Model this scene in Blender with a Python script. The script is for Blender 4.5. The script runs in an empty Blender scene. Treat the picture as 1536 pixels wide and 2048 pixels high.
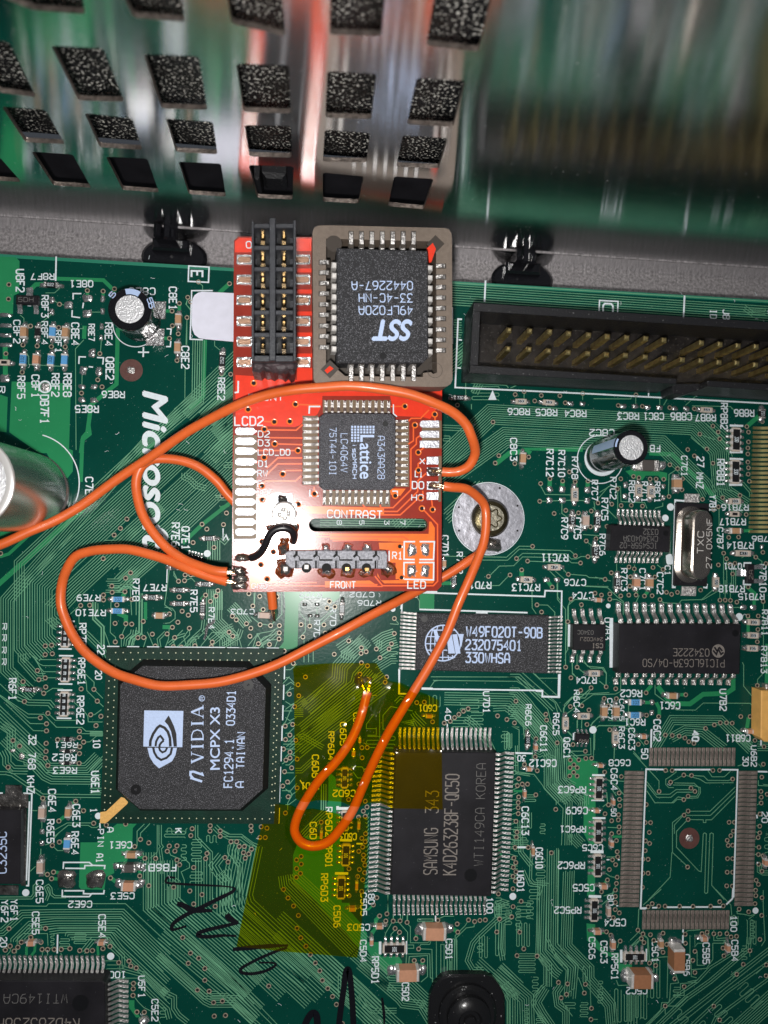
import bpy, bmesh, math, random
from mathutils import Vector, Matrix
from mathutils.geometry import tessellate_polygon
random.seed(7)
R = math.radians
sc = bpy.context.scene
COL = sc.collection
# ------------------------------------------------------------------ camera
FPX, D = 1500.0, 9.9                      # focal length in photo pixels, camera height in cm (1 unit = 1 cm)
NX, NY = 655.0, 1080.0                    # the pixel straight below the camera
ROLL = R(2.1)
zc = -Vector((NX - 768, -(NY - 1024), -FPX)).normalized()
xc = Vector((math.cos(ROLL), -math.sin(ROLL), 0)); xc -= zc * xc.dot(zc); xc.normalize()
yc = zc.cross(xc)
ROT = Matrix((xc, yc, zc))
CAMP = Vector((0, 0, D))
cam_d = bpy.data.cameras.new('camera'); cam = bpy.data.objects.new('camera', cam_d); COL.objects.link(cam)
cam.matrix_world = Matrix.Translation(CAMP) @ ROT.to_4x4()
cam_d.lens = FPX / 2048 * 36; cam_d.sensor_width = 36; cam_d.clip_start = 0.1; cam_d.clip_end = 500
cam_d.dof.use_dof = True; cam_d.dof.focus_distance = 9.55; cam_d.dof.aperture_fstop = 0.27
sc.camera = cam
# ------------------------------------------------------------------ light: dim room, phone flash beside the lens
w = bpy.data.worlds.new('World'); sc.world = w; w.use_nodes = True
w.node_tree.nodes['Background'].inputs[0].default_value = (0.78, 0.86, 1.0, 1)
w.node_tree.nodes['Background'].inputs[1].default_value = 0.06
sc.view_settings.view_transform = 'Standard'; sc.view_settings.look = 'None'
sc.view_settings.exposure = 0; sc.view_settings.gamma = 1

def ray(px, py):
    return ROT @ Vector((px - 768, -(py - 1024), -FPX)).normalized()
class Frame:
    "a plane with its own axes; loc() turns a photo pixel at height h over it into its local (u, v)"
    def __init__(s, M): s.M = M; s.I = M.inverted()
    def loc(s, px, py, h=0.0):
        o = s.I @ CAMP; d = s.I.to_3x3() @ ray(px, py)
        t = (h - o.z) / d.z
        p = o + d * t
        return Vector((p.x, p.y))
    def at(s, px, py, h=0.0):
        q = s.loc(px, py, h); return Vector((q.x, q.y, h))
    def k(s, px, py, h=0.0):             # cm per pixel there
        return (s.loc(px + 5, py, h) - s.loc(px - 5, py, h)).length / 10
B = Frame(Matrix.Identity(4))
lp = B.at(600, 1218, 0)
ld = bpy.data.lights.new('phone_flash', 'AREA'); ld.shape = 'DISK'; ld.size = 0.55; ld.energy = 1000; ld.color = (1.0, 0.98, 0.95)
lo = bpy.data.objects.new('phone_flash', ld); COL.objects.link(lo); lo.location = (lp.x, lp.y, D + 0.05)

# ------------------------------------------------------------------ materials
MATS = {}
def mat(name, col, rough=0.5, metal=0.0, bump=0.0, bscale=40.0, var=0.0, vscale=8.0, speck=0.0, sscale=150.0, scol=(0.8, 0.8, 0.8), coat=0.0,
        spec=0.5, stretch=None, aniso=0.0, sth=0.66):
    m = bpy.data.materials.new(name); m.use_nodes = True; nt = m.node_tree; n = nt.nodes; l = nt.links
    b = n['Principled BSDF']; b.inputs['Base Color'].default_value = (*col, 1)
    b.inputs['Roughness'].default_value = rough; b.inputs['Metallic'].default_value = metal
    b.inputs['Coat Weight'].default_value = coat; b.inputs['Coat Roughness'].default_value = 0.12
    b.inputs['Specular IOR Level'].default_value = spec
    b.inputs['Anisotropic'].default_value = aniso
    tc = n.new('ShaderNodeTexCoord'); vec = tc.outputs['Object']
    if stretch:
        mp = n.new('ShaderNodeMapping'); mp.inputs['Scale'].default_value = stretch; l.new(vec, mp.inputs[0]); vec = mp.outputs[0]
    cs = None
    if var:
        t = n.new('ShaderNodeTexNoise'); t.inputs['Scale'].default_value = vscale; t.inputs['Detail'].default_value = 5; l.new(vec, t.inputs['Vector'])
        r = n.new('ShaderNodeValToRGB'); l.new(t.outputs['Fac'], r.inputs[0])
        r.color_ramp.elements[0].position = .3; r.color_ramp.elements[1].position = .7
        r.color_ramp.elements[0].color = (*[c * (1 - var) for c in col], 1); r.color_ramp.elements[1].color = (*[min(1, c * (1 + var)) for c in col], 1)
        cs = r.outputs[0]
    if speck:
        t = n.new('ShaderNodeTexNoise'); t.inputs['Scale'].default_value = sscale; t.inputs['Detail'].default_value = 1; l.new(vec, t.inputs['Vector'])
        r = n.new('ShaderNodeValToRGB'); l.new(t.outputs['Fac'], r.inputs[0])
        r.color_ramp.elements[0].position = sth; r.color_ramp.elements[0].color = (0, 0, 0, 1)
        r.color_ramp.elements[1].position = min(1, sth + .08); r.color_ramp.elements[1].color = (speck,) * 3 + (1,)
        mx = n.new('ShaderNodeMix'); mx.data_type = 'RGBA'; l.new(r.outputs[0], mx.inputs[0])
        if cs: l.new(cs, mx.inputs[6])
        else: mx.inputs[6].default_value = (*col, 1)
        mx.inputs[7].default_value = (*scol, 1); cs = mx.outputs[2]
    if cs: l.new(cs, b.inputs['Base Color'])
    if bump:
        t = n.new('ShaderNodeTexNoise'); t.inputs['Scale'].default_value = bscale; t.inputs['Detail'].default_value = 4; l.new(vec, t.inputs['Vector'])
        bp = n.new('ShaderNodeBump'); bp.inputs['Strength'].default_value = bump; bp.inputs['Distance'].default_value = 0.02
        l.new(t.outputs['Fac'], bp.inputs['Height']); l.new(bp.outputs[0], b.inputs['Normal'])
    MATS[name] = m; return m
mat('solder_mask_green', (0.0016, 0.052, 0.037), .22, spec=.2, var=.12, vscale=1.3, speck=.6, sscale=42, sth=.725, scol=(.35, .5, .45), bump=.05, bscale=25)
mat('trace_green', (0.135, 0.35, 0.205), .35, spec=.35, var=.15, vscale=3)
mat('trace_bare', (0.6, 0.62, 0.42), .35, var=.1)
mat('pour_green', (0.022, 0.23, 0.09), .26, spec=.22, var=.06, vscale=2, speck=.5, sscale=45, sth=.735, scol=(.3, .55, .4))
mat('mask_edge', (0.012, 0.20, 0.12), .5)
mat('silk_white', (0.72, 0.80, 0.84), .6, var=.06, vscale=30)
mat('via_ring', (0.36, 0.31, 0.23), .4, metal=.2, var=.3, vscale=25)
mat('hole_black', (0.004, 0.004, 0.004), .8)
mat('solder', (0.80, 0.78, 0.77), .24, metal=.9, bump=.7, bscale=22, var=.35, vscale=14)
mat('solder_dark', (0.30, 0.28, 0.26), .25, metal=.9, bump=.8, bscale=18, var=.7, vscale=9)
mat('tin', (0.68, 0.65, 0.63), .30, metal=.85, bump=.9, bscale=45, var=.25, vscale=20)
mat('tin_white', (0.72, 0.69, 0.66), .45, metal=.25, var=.15, vscale=30)
mat('pad_brown', (0.22, 0.18, 0.158), .48, metal=.35, bump=.6, bscale=60, var=.4, vscale=22, stretch=(1, 1, 1), speck=.6, sscale=40, sth=.72, scol=(.8, .78, .75))
mat('pad_disc', (0.115, 0.050, 0.042), .42, bump=.15, bscale=40, var=.2, vscale=9)
mat('epoxy', (0.022, 0.022, 0.025), .5, spec=.4, bump=.6, bscale=110, speck=.8, sscale=85, sth=.575, scol=(.20, .20, .22))
mat('epoxy_sheen', (0.040, 0.040, 0.046), .45, spec=.5, bump=.7, bscale=110, speck=.9, sscale=130, sth=.55, scol=(.26, .26, .29))  # black epoxy with specular sheen painted in: lighter grey base, stronger specks
mat('epoxy_plain', (0.015, 0.014, 0.017), .42, spec=.3, bump=.16, bscale=120, var=.3, vscale=3, speck=.5, sscale=40, sth=.75, scol=(.2, .2, .22))
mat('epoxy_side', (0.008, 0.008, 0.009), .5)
mat('dimple', (0.006, 0.006, 0.007), .35)
mat('print_blue', (0.50, 0.62, 0.88), .55, var=.08, vscale=60)
mat('print_etch', (0.21, 0.185, 0.165), .6, var=.15, vscale=60)
mat('print_dim', (0.15, 0.145, 0.14), .6, var=.15, vscale=60)
mat('substrate_dark', (0.003, 0.026, 0.016), .45, spec=.2, bump=.25, bscale=90, var=.3, vscale=4, speck=.5, sscale=60, sth=.72, scol=(.12, .18, .15))
mat('gold_mark', (0.80, 0.45, 0.13), .5, var=.12, vscale=40)
mat('gold', (0.95, 0.62, 0.26), .2, metal=1)
mat('brass_pin', (0.98, 0.68, 0.30), .38, metal=1, var=.3, vscale=9)
mat('plastic_black', (0.013, 0.013, 0.015), .42, bump=.3, bscale=40, speck=.6, sscale=38, sth=.70, scol=(.22, .22, .22))
mat('plastic_floor', (0.022, 0.019, 0.018), .3, bump=.35, bscale=14, var=.5, vscale=7, speck=.5, sscale=30, sth=.66, scol=(.16, .15, .14))
mat('rubber_black', (0.010, 0.010, 0.011), .25, bump=.2, bscale=12, speck=.7, sscale=28, sth=.73, scol=(.4, .4, .4))
mat('orange_wire', (0.76, 0.135, 0.026), .38, var=.06, vscale=6, coat=.12)
mat('black_wire', (0.012, 0.011, 0.013), .3)
mat('socket_tan', (0.175, 0.135, 0.105), .52, bump=.25, bscale=60, var=.1, vscale=20, speck=.3, sscale=90, sth=.68, scol=(.4, .36, .3))
mat('socket_dark', (0.045, 0.034, 0.026), .6)
mat('header_grey', (0.036, 0.038, 0.045), .45, bump=.25, bscale=40, var=.2, vscale=12)
mat('header_worn', (0.055, 0.036, 0.040), .5, bump=1.0, bscale=18, var=.6, vscale=12)
mat('header_glare', (0.30, 0.30, 0.34), .32, bump=.5, bscale=50, var=.4, vscale=30)  # grey-white flash glare on the connector strip, put into its base colour
mat('mask_red', (0.31, 0.032, 0.018), .20, bump=.04, coat=.3, bscale=60, var=.12, vscale=5)
mat('pour_red', (0.86, 0.050, 0.020), .22, bump=.04, coat=.3, bscale=60, var=.06, vscale=10)
mat('trace_red', (0.90, 0.13, 0.03), .24, coat=.3)
mat('pour_orange', (0.92, 0.19, 0.03), .22, coat=.4, var=.08, vscale=12)
mat('bare_fibre', (0.16, 0.10, 0.05), .5, var=.1, vscale=30)
mat('pcb_edge', (0.34, 0.18, 0.10), .6)
mat('pad_silver', (0.60, 0.61, 0.66), .30, metal=.7, bump=.4, bscale=50, var=.12, vscale=35)
mat('pad_pink', (0.46, 0.27, 0.18), .4, metal=.5, bump=.4, bscale=50)
mat('flux', (0.16, 0.035, 0.008), .12, bump=.6, bscale=20, coat=.5, var=.5, vscale=14)
mat('cap_tan', (0.46, 0.26, 0.14), .5, var=.08, vscale=20)
mat('cap_orange', (0.56, 0.28, 0.17), .5, var=.08, vscale=20)
mat('cap_pale', (0.52, 0.38, 0.31), .5, var=.08, vscale=20)
mat('cap_brown', (0.38, 0.17, 0.085), .45, var=.08, vscale=20)
mat('res_black', (0.012, 0.012, 0.013), .35)
mat('res_blue', (0.10, 0.34, 0.66), .45)
mat('res_edge', (0.55, 0.47, 0.40), .5)
mat('bead_grey', (0.085, 0.075, 0.07), .4, bump=.2)
mat('tantalum', (0.85, 0.46, 0.13), .45, var=.1, vscale=8)
mat('aluminium', (0.95, 0.95, 0.97), .38, metal=.8, bump=.5, bscale=55)
mat('sleeve_black', (0.008, 0.008, 0.010), .12, coat=.6)
mat('sleeve_metal', (0.28, 0.27, 0.28), .16, metal=.95, var=.2, vscale=2)
mat('sleeve_print', (0.45, 0.58, 0.85), .35)
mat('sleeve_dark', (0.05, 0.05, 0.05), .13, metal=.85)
mat('sleeve_bright', (0.52, 0.50, 0.48), .26, metal=.9, bump=.02, bscale=6, coat=.3)
mat('washer_tin', (0.44, 0.44, 0.49), .40, metal=.6, bump=.3, bscale=14, var=.25, vscale=12)
mat('screw_olive', (0.085, 0.07, 0.035), .32, metal=.8, bump=.3, bscale=25, var=.4, vscale=6)
mat('screw_bright', (0.85, 0.78, 0.60), .25, metal=.9, bump=.3, bscale=20)
mat('can_metal', (0.50, 0.44, 0.39), .24, metal=.95, bump=.06, bscale=40, var=.1, vscale=12)
mat('sticker_white', (0.78, 0.78, 0.90), .5, var=.04)
mat('marker_ink', (0.004, 0.004, 0.007), .3, bump=.2, bscale=40)
mat('tray_steel', (0.27, 0.25, 0.255), .5, metal=.2, bump=.8, bscale=35, var=.4, vscale=26, speck=.7, sscale=45, sth=.66, scol=(.5, .48, .48))
mat('wire_strand', (0.80, 0.62, 0.42), .2, metal=1, bump=.5, bscale=30)
mat('rim_cut', (0.42, 0.35, 0.31), .3, metal=.85, bump=.6, bscale=60, var=.5, vscale=20)
mat('foam_black', (0.008, 0.008, 0.009), .25, bump=1.0, bscale=16, var=.8, vscale=4, speck=1, sscale=34, sth=.58, scol=(.70, .68, .62))
mat('trim_white', (0.72, 0.70, 0.68), .28, metal=.4)

def patchy_foam():
    m = MATS['foam_black']; nt = m.node_tree; n = nt.nodes; l = nt.links; b = n['Principled BSDF']
    src = b.inputs['Base Color'].links[0].from_socket
    t = n.new('ShaderNodeTexNoise'); t.inputs['Scale'].default_value = 2.6; t.inputs['Detail'].default_value = 3
    tc = n.new('ShaderNodeTexCoord'); l.new(tc.outputs['Object'], t.inputs['Vector'])
    r = n.new('ShaderNodeValToRGB'); r.color_ramp.elements[0].position = .30; r.color_ramp.elements[1].position = .52; l.new(t.outputs['Fac'], r.inputs[0])
    mx = n.new('ShaderNodeMix'); mx.data_type = 'RGBA'; l.new(r.outputs[0], mx.inputs[0]); mx.inputs[6].default_value = (.012, .011, .010, 1); l.new(src, mx.inputs[7]); l.new(mx.outputs[2], b.inputs['Base Color'])
patchy_foam()
def sheet_steel():
    m = mat('sheet_steel', (0.9, 0.9, 0.91), .105, metal=1.0, aniso=1.0)
    nt = m.node_tree; n = nt.nodes; l = nt.links; b = n['Principled BSDF']; b.inputs['Anisotropic Rotation'].default_value = .25
    tg = n.new('ShaderNodeTangent'); tg.direction_type = 'UV_MAP'; tg.uv_map = 'UVMap'; l.new(tg.outputs[0], b.inputs['Tangent'])
    tc = n.new('ShaderNodeTexCoord')
    mp = n.new('ShaderNodeMapping'); mp.inputs['Scale'].default_value = (1.2, 60, 60); l.new(tc.outputs['Object'], mp.inputs[0])
    t = n.new('ShaderNodeTexNoise'); t.inputs['Scale'].default_value = 1; t.inputs['Detail'].default_value = 4; l.new(mp.outputs[0], t.inputs['Vector'])
    bp = n.new('ShaderNodeBump'); bp.inputs['Strength'].default_value = .35; bp.inputs['Distance'].default_value = .0015
    t2 = n.new('ShaderNodeTexNoise'); t2.inputs['Scale'].default_value = .55; t2.inputs['Detail'].default_value = 1; l.new(tc.outputs['Object'], t2.inputs['Vector'])
    bp2 = n.new('ShaderNodeBump'); bp2.inputs['Strength'].default_value = .10; bp2.inputs['Distance'].default_value = .05
    l.new(t.outputs['Fac'], bp.inputs['Height']); l.new(t2.outputs['Fac'], bp2.inputs['Height'])
    l.new(bp2.outputs[0], bp.inputs['Normal']); l.new(bp.outputs[0], b.inputs['Normal'])
    # dust: pale dull specks
    s = n.new('ShaderNodeTexNoise'); s.inputs['Scale'].default_value = 36; s.inputs['Detail'].default_value = 1; l.new(tc.outputs['Object'], s.inputs['Vector'])
    r = n.new('ShaderNodeValToRGB'); r.color_ramp.elements[0].position = .725; r.color_ramp.elements[1].position = .78; l.new(s.outputs['Fac'], r.inputs[0])
    d = n.new('ShaderNodeBsdfDiffuse'); d.inputs[0].default_value = (.45, .45, .45, 1)
    mx = n.new('ShaderNodeMixShader'); l.new(r.outputs[0], mx.inputs[0]); l.new(b.outputs[0], mx.inputs[1]); l.new(d.outputs[0], mx.inputs[2])
    l.new(mx.outputs[0], n['Material Output'].inputs[0])
sheet_steel()
def film():
    m = bpy.data.materials.new('polyimide_film'); m.use_nodes = True; n = m.node_tree.nodes; l = m.node_tree.links
    n.remove(n['Principled BSDF'])
    t = n.new('ShaderNodeBsdfTransparent'); t.inputs[0].default_value = (.96, .77, .02, 1)
    g = n.new('ShaderNodeBsdfGlossy'); g.inputs[0].default_value = (1, .95, .8, 1); g.inputs['Roughness'].default_value = .14
    tc = n.new('ShaderNodeTexCoord'); ns = n.new('ShaderNodeTexNoise'); ns.inputs['Scale'].default_value = 2.5; l.new(tc.outputs['Object'], ns.inputs['Vector'])
    bp = n.new('ShaderNodeBump'); bp.inputs['Strength'].default_value = .25; bp.inputs['Distance'].default_value = .03; l.new(ns.outputs['Fac'], bp.inputs['Height'])
    l.new(bp.outputs[0], g.inputs['Normal'])
    mx = n.new('ShaderNodeMixShader'); mx.inputs[0].default_value = .035
    df = n.new('ShaderNodeBsdfDiffuse'); df.inputs[0].default_value = (.40, .30, .004, 1); m2 = n.new('ShaderNodeMixShader'); m2.inputs[0].default_value = .045
    l.new(t.outputs[0], m2.inputs[1]); l.new(df.outputs[0], m2.inputs[2]); l.new(m2.outputs[0], mx.inputs[1]); l.new(g.outputs[0], mx.inputs[2]); l.new(mx.outputs[0], n['Material Output'].inputs[0])
    MATS['polyimide_film'] = m
film()

# ------------------------------------------------------------------ mesh building
def offs(pts, d, closed=False):
    "parallel polyline at distance d (mitred)"
    n = len(pts); out = []
    for i in range(n):
        a = pts[i - 1] if (i > 0 or closed) else None
        c = pts[(i + 1) % n] if (i < n - 1 or closed) else None
        p = pts[i]
        if a is not None and c is not None:
            d1 = (p - a); d2 = (c - p)
            if d1.length < 1e-9 or d2.length < 1e-9:
                out.append(Vector((p.x, p.y))); continue
            d1 = d1.normalized(); d2 = d2.normalized()
            n1 = Vector((-d1.y, d1.x)); n2 = Vector((-d2.y, d2.x)); m = n1 + n2
            if m.length < .2: m = n1
            else: m = m / max(.35, m.dot(m) / 2)
            out.append(p + m * d)
        else:
            dd = (c - p) if c is not None else (p - a)
            dd = dd.normalized(); out.append(p + Vector((-dd.y, dd.x)) * d)
    return out
class MB:
    def __init__(s, *mats): s.v = []; s.f = []; s.m = []; s.mats = list(mats) or ['epoxy']
    def mi(s, m):
        if m is None: return 0
        if m not in s.mats: s.mats.append(m)
        return s.mats.index(m)
    def add(s, vs, fs, m=None):
        b = len(s.v); k = s.mi(m); s.v += [tuple(x) for x in vs]
        for f in fs: s.f.append([b + i for i in f]); s.m.append(k)
    def box(s, x0, x1, y0, y1, z0, z1, m=None, bv=0.0):
        s.slab([Vector((x0, y0)), Vector((x1, y0)), Vector((x1, y1)), Vector((x0, y1))], z0, z1, bv, m)
    def slab(s, poly, z0, z1, ch=0.0, m=None, mtop=None, bottom=True):
        P = [Vector((p[0], p[1])) for p in poly]
        ar = sum(P[i - 1].x * P[i].y - P[i].x * P[i - 1].y for i in range(len(P)))
        if ar < 0: P.reverse()
        n = len(P)
        rings = [(P, z0)] + ([(P, z1 - ch), (offs(P, ch, True), z1)] if ch > 0 else [(P, z1)])
        vs = [(p.x, p.y, z) for r, z in rings for p in r]; fs = []
        for k in range(len(rings) - 1):
            for i in range(n):
                j = (i + 1) % n; fs.append([k * n + i, k * n + j, (k + 1) * n + j, (k + 1) * n + i])
        if bottom: fs.append(list(range(n))[::-1])
        s.add(vs, fs, m)
        top = rings[-1][0]; s.add([(p.x, p.y, z1) for p in top], [list(range(n))], mtop or m)
    def flat(s, poly, z, m=None, holes=()):
        loops = [[Vector((p[0], p[1], 0)) for p in poly]] + [[Vector((p[0], p[1], 0)) for p in h] for h in holes]
        tri = tessellate_polygon(loops); vs = [(p.x, p.y, z) for lp_ in loops for p in lp_]
        fs = []
        for a, b_, c in tri:
            A, Bb, C = (Vector(vs[i]) for i in (a, b_, c))
            fs.append([a, b_, c] if (Bb - A).cross(C - A).z > 0 else [a, c, b_])
        s.add(vs, fs, m)
    def ribbon(s, pts, w_, z, m=None, closed=False):
        P = [Vector((p[0], p[1])) for p in pts]
        if len(P) < 2: return
        a = offs(P, w_ / 2, closed); b = offs(P, -w_ / 2, closed); n = len(P)
        vs = [(p.x, p.y, z) for p in b] + [(p.x, p.y, z) for p in a]
        fs = [[i, (i + 1) % n, n + (i + 1) % n, n + i] for i in range(n if closed else n - 1)]
        s.add(vs, fs, m)
    def disc(s, c, r, z, m=None, n=20, r0=0.0):
        vs = [(c[0] + r * math.cos(2 * math.pi * i / n), c[1] + r * math.sin(2 * math.pi * i / n), z) for i in range(n)]
        if r0 <= 0: s.add(vs, [list(range(n))], m)
        else:
            vs += [(c[0] + r0 * math.cos(2 * math.pi * i / n), c[1] + r0 * math.sin(2 * math.pi * i / n), z) for i in range(n)]
            s.add(vs, [[i, (i + 1) % n, n + (i + 1) % n, n + i] for i in range(n)], m)
    def lathe(s, prof, c=(0, 0), m=None, n=32, sx=1, sy=1):
        vs = []; fs = []
        for r, z in prof:
            vs += [(c[0] + sx * r * math.cos(2 * math.pi * i / n), c[1] + sy * r * math.sin(2 * math.pi * i / n), z) for i in range(n)]
        for k in range(len(prof) - 1):
            for i in range(n):
                j = (i + 1) % n; fs.append([k * n + i, k * n + j, (k + 1) * n + j, (k + 1) * n + i])
        if prof[-1][0] > 1e-4: fs.append([(len(prof) - 1) * n + i for i in range(n)])
        s.add(vs, fs, m)
    def tube(s, pts, r, n=14, m=None, cap=True):
        P = [Vector(p) for p in pts]; vs = []; fs = []; up = Vector((0, 0, 1)); rr = r if isinstance(r, (list, tuple)) else [r] * len(P)
        for i, p in enumerate(P):
            t = (P[min(i + 1, len(P) - 1)] - P[max(i - 1, 0)]).normalized()
            a = t.cross(up)
            if a.length < .05: a = t.cross(Vector((1, 0, 0)))
            a.normalize(); b = a.cross(t)
            vs += [tuple(p + (a * math.cos(2 * math.pi * k / n) + b * math.sin(2 * math.pi * k / n)) * rr[i]) for k in range(n)]
        for i in range(len(P) - 1):
            for k in range(n):
                j = (k + 1) % n; fs.append([i * n + k, (i + 1) * n + k, (i + 1) * n + j, i * n + j])
        if cap: fs += [list(range(n)), [(len(P) - 1) * n + k for k in range(n)][::-1]]
        s.add(vs, fs, m)
    def blob(s, c, sx, sy, h, m=None, seed=None, z=0.0, n=12, jit=.18):
        rnd = random.Random(seed if seed is not None else (c[0] * 31.7 + c[1] * 17.3))
        k = [1 + rnd.uniform(-jit, jit) for _ in range(n)]
        prof = [(1.0, 0.0), (.9, .35), (.66, .75), (.34, .95)]; vs = []; fs = []
        for r, zz in prof:
            for i in range(n):
                a = 2 * math.pi * i / n; q = abs(math.cos(a)) ** 4 + abs(math.sin(a)) ** 4; q = q ** -.25
                vs.append((c[0] + sx * r * k[i] * q * math.cos(a), c[1] + sy * r * k[i] * q * math.sin(a), z + h * zz * (1 + rnd.uniform(-.1, .1))))
        vs.append((c[0], c[1], z + h))
        for q in range(3):
            for i in range(n):
                j = (i + 1) % n; fs.append([q * n + i, q * n + j, (q + 1) * n + j, (q + 1) * n + i])
        for i in range(n): fs.append([3 * n + i, 3 * n + (i + 1) % n, 4 * n])
        s.add(vs, fs, m)
    def mesh(s, name, o=(0, 0, 0), smooth=True):
        me = bpy.data.meshes.new(name)
        me.from_pydata([(a - o[0], b - o[1], c - o[2]) for a, b, c in s.v], [], s.f)
        for m in s.mats: me.materials.append(MATS[m])
        me.polygons.foreach_set('material_index', s.m)
        if smooth:
            me.shade_smooth(); me.set_sharp_from_angle(angle=R(32))
        me.update(); return me
ORG = {}
def tag(o, label=None, cat=None, group=None, kind=None):
    if label: o['label'] = label
    if cat: o['category'] = cat
    if group: o['group'] = group
    if kind: o['kind'] = kind
    return o
def root(name, F, o, label=None, cat=None, group=None, mb=None, kind=None):
    "top-level thing: an Empty (or its own mesh) at its base point o, in frame F"
    o = Vector(o); ob = bpy.data.objects.new(name, mb.mesh(name, o) if mb else None); COL.objects.link(ob)
    ob.matrix_world = F.M @ Matrix.Translation(o); ORG[ob.name] = o
    if not mb: ob.empty_display_size = .05
    return tag(ob, label, cat, group, kind)
def part(name, mb, parent, smooth=True, kind=None, label=None):
    o = ORG[parent.name]; ob = bpy.data.objects.new(name, mb.mesh(name, o, smooth)); COL.objects.link(ob); ob.parent = parent; ORG[ob.name] = o
    if kind: ob['kind'] = kind
    if label: ob['label'] = label
    return ob
def inst(name, me, parent, loc, rz=0.0, sc_=(1, 1, 1)):
    "one more object sharing mesh me, at frame position loc"
    o = ORG[parent.name]; ob = bpy.data.objects.new(name, me); COL.objects.link(ob); ob.parent = parent
    ob.location = Vector(loc) - o; ob.rotation_euler = (0, 0, rz); ob.scale = sc_; return ob
def copy_tree(o, parent=None):
    c = o.copy(); COL.objects.link(c); c.parent = parent
    for ch in list(o.children): copy_tree(ch, c)
    return c

# ------------------------------------------------------------------ stroke lettering
G = {
 'A': '0,0 0,4 1,6 3,6 4,4 4,0|0,2.3 4,2.3', 'B': '0,0 0,6 3,6 3.8,5.4 3.8,3.8 3,3.2 0,3.2|3,3.2 4,2.5 4,.7 3.1,0 0,0', 'C': '4,4.8 3.4,5.8 2.4,6 1.6,6 .6,5.8 0,4.8 0,1.2 .6,.2 1.6,0 2.4,0 3.4,.2 4,1.2',
 'D': '0,0 0,6 2.4,6 3.4,5.6 4,4.6 4,1.4 3.4,.4 2.4,0 0,0', 'E': '4,6 0,6 0,0 4,0|0,3.1 3,3.1', 'F': '4,6 0,6 0,0|0,3.1 3,3.1', 'G': '4,4.8 3.2,6 .9,6 0,4.9 0,1.1 .9,0 3.1,0 4,1 4,2.8 2.3,2.8',
 'H': '0,0 0,6|4,0 4,6|0,3.1 4,3.1', 'I': '1,0 3,0|2,0 2,6|1,6 3,6', 'J': '4,6 4,1.2 3.1,0 .9,0 0,1.2', 'K': '0,0 0,6|4,6 0,2.6|1.3,3.7 4,0', 'L': '0,6 0,0 4,0', 'M': '0,0 0,6 2,2.8 4,6 4,0', 'N': '0,0 0,6 4,0 4,6',
 'O': '.9,0 0,1.2 0,4.8 .9,6 3.1,6 4,4.8 4,1.2 3.1,0 .9,0', 'P': '0,0 0,6 3,6 4,5.2 4,3.5 3,2.7 0,2.7', 'Q': '.9,0 0,1.2 0,4.8 .9,6 3.1,6 4,4.8 4,1.2 3.1,0 .9,0|2.4,1.6 4,-.3', 'R': '0,0 0,6 3,6 4,5.2 4,3.7 3,2.9 0,2.9|2,2.9 4,0',
 'S': '4,5 3.2,6 .9,6 0,5.1 0,4 .9,3.2 3.1,2.8 4,2 4,.9 3.1,0 .8,0 0,1', 'T': '0,6 4,6|2,6 2,0', 'U': '0,6 0,1.2 .9,0 3.1,0 4,1.2 4,6', 'V': '0,6 2,0 4,6', 'W': '0,6 1,0 2,4 3,0 4,6', 'X': '0,0 4,6|0,6 4,0', 'Y': '0,6 2,3.1 4,6|2,3.1 2,0', 'Z': '0,6 4,6 0,0 4,0',
 '0': '.9,0 0,1.2 0,4.8 .9,6 3.1,6 4,4.8 4,1.2 3.1,0 .9,0', '1': '.8,4.8 2.2,6 2.2,0|.8,0 3.6,0', '2': '0,4.8 .8,6 3.2,6 4,5 4,3.8 0,.6 0,0 4,0', '3': '0,6 4,6 2,3.6 3.2,3.4 4,2.5 4,1 3.1,0 .8,0 0,1', '4': '3,0 3,6 0,2 4,2', '5': '4,6 .2,6 0,3.3 3,3.5 4,2.6 4,1 3,0 .8,0 0,1',
 '6': '3.4,6 1.2,5.6 0,3.4 0,1.1 .9,0 3.1,0 4,1 4,2.5 3.1,3.4 .9,3.4 0,2.5', '7': '0,6 4,6 1.6,0', '8': '.9,3.3 0,4.1 0,5.2 .9,6 3.1,6 4,5.2 4,4.1 3.1,3.3 .9,3.3 0,2.4 0,.9 .9,0 3.1,0 4,.9 4,2.4 3.1,3.3', '9': '.6,0 2.8,.4 4,2.6 4,4.9 3.1,6 .9,6 0,5 0,3.5 .9,2.6 3.1,2.6 4,3.5',
 '-': '.4,3 3.6,3', '_': '0,-.3 4,-.3', '.': '1.7,0 2.3,0 2.3,.6 1.7,.6 1.7,0', '/': '0,-.4 4,6.4', ',': '2,.6 1.6,-.8', 'n': '0,0 .5,4|.4,3 1.6,4 3,4 3.4,3 3,0 3.8,.3', 'i': '2,0 2,4|2,5.3 2,5.9', 's': '4,3.4 3,4 .9,4 0,3.2 .9,2.2 3.1,1.8 4,.9 3.1,0 .8,0 0,.6', 'p': '0,-1.8 0,4 3,4 4,3.1 4,.9 3,0 0,0',
}
GL = {c: [[tuple(float(q) for q in p.split(',')) for p in pl.split()] for pl in s_.split('|')] for c, s_ in G.items()}
LZ = [0]
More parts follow.
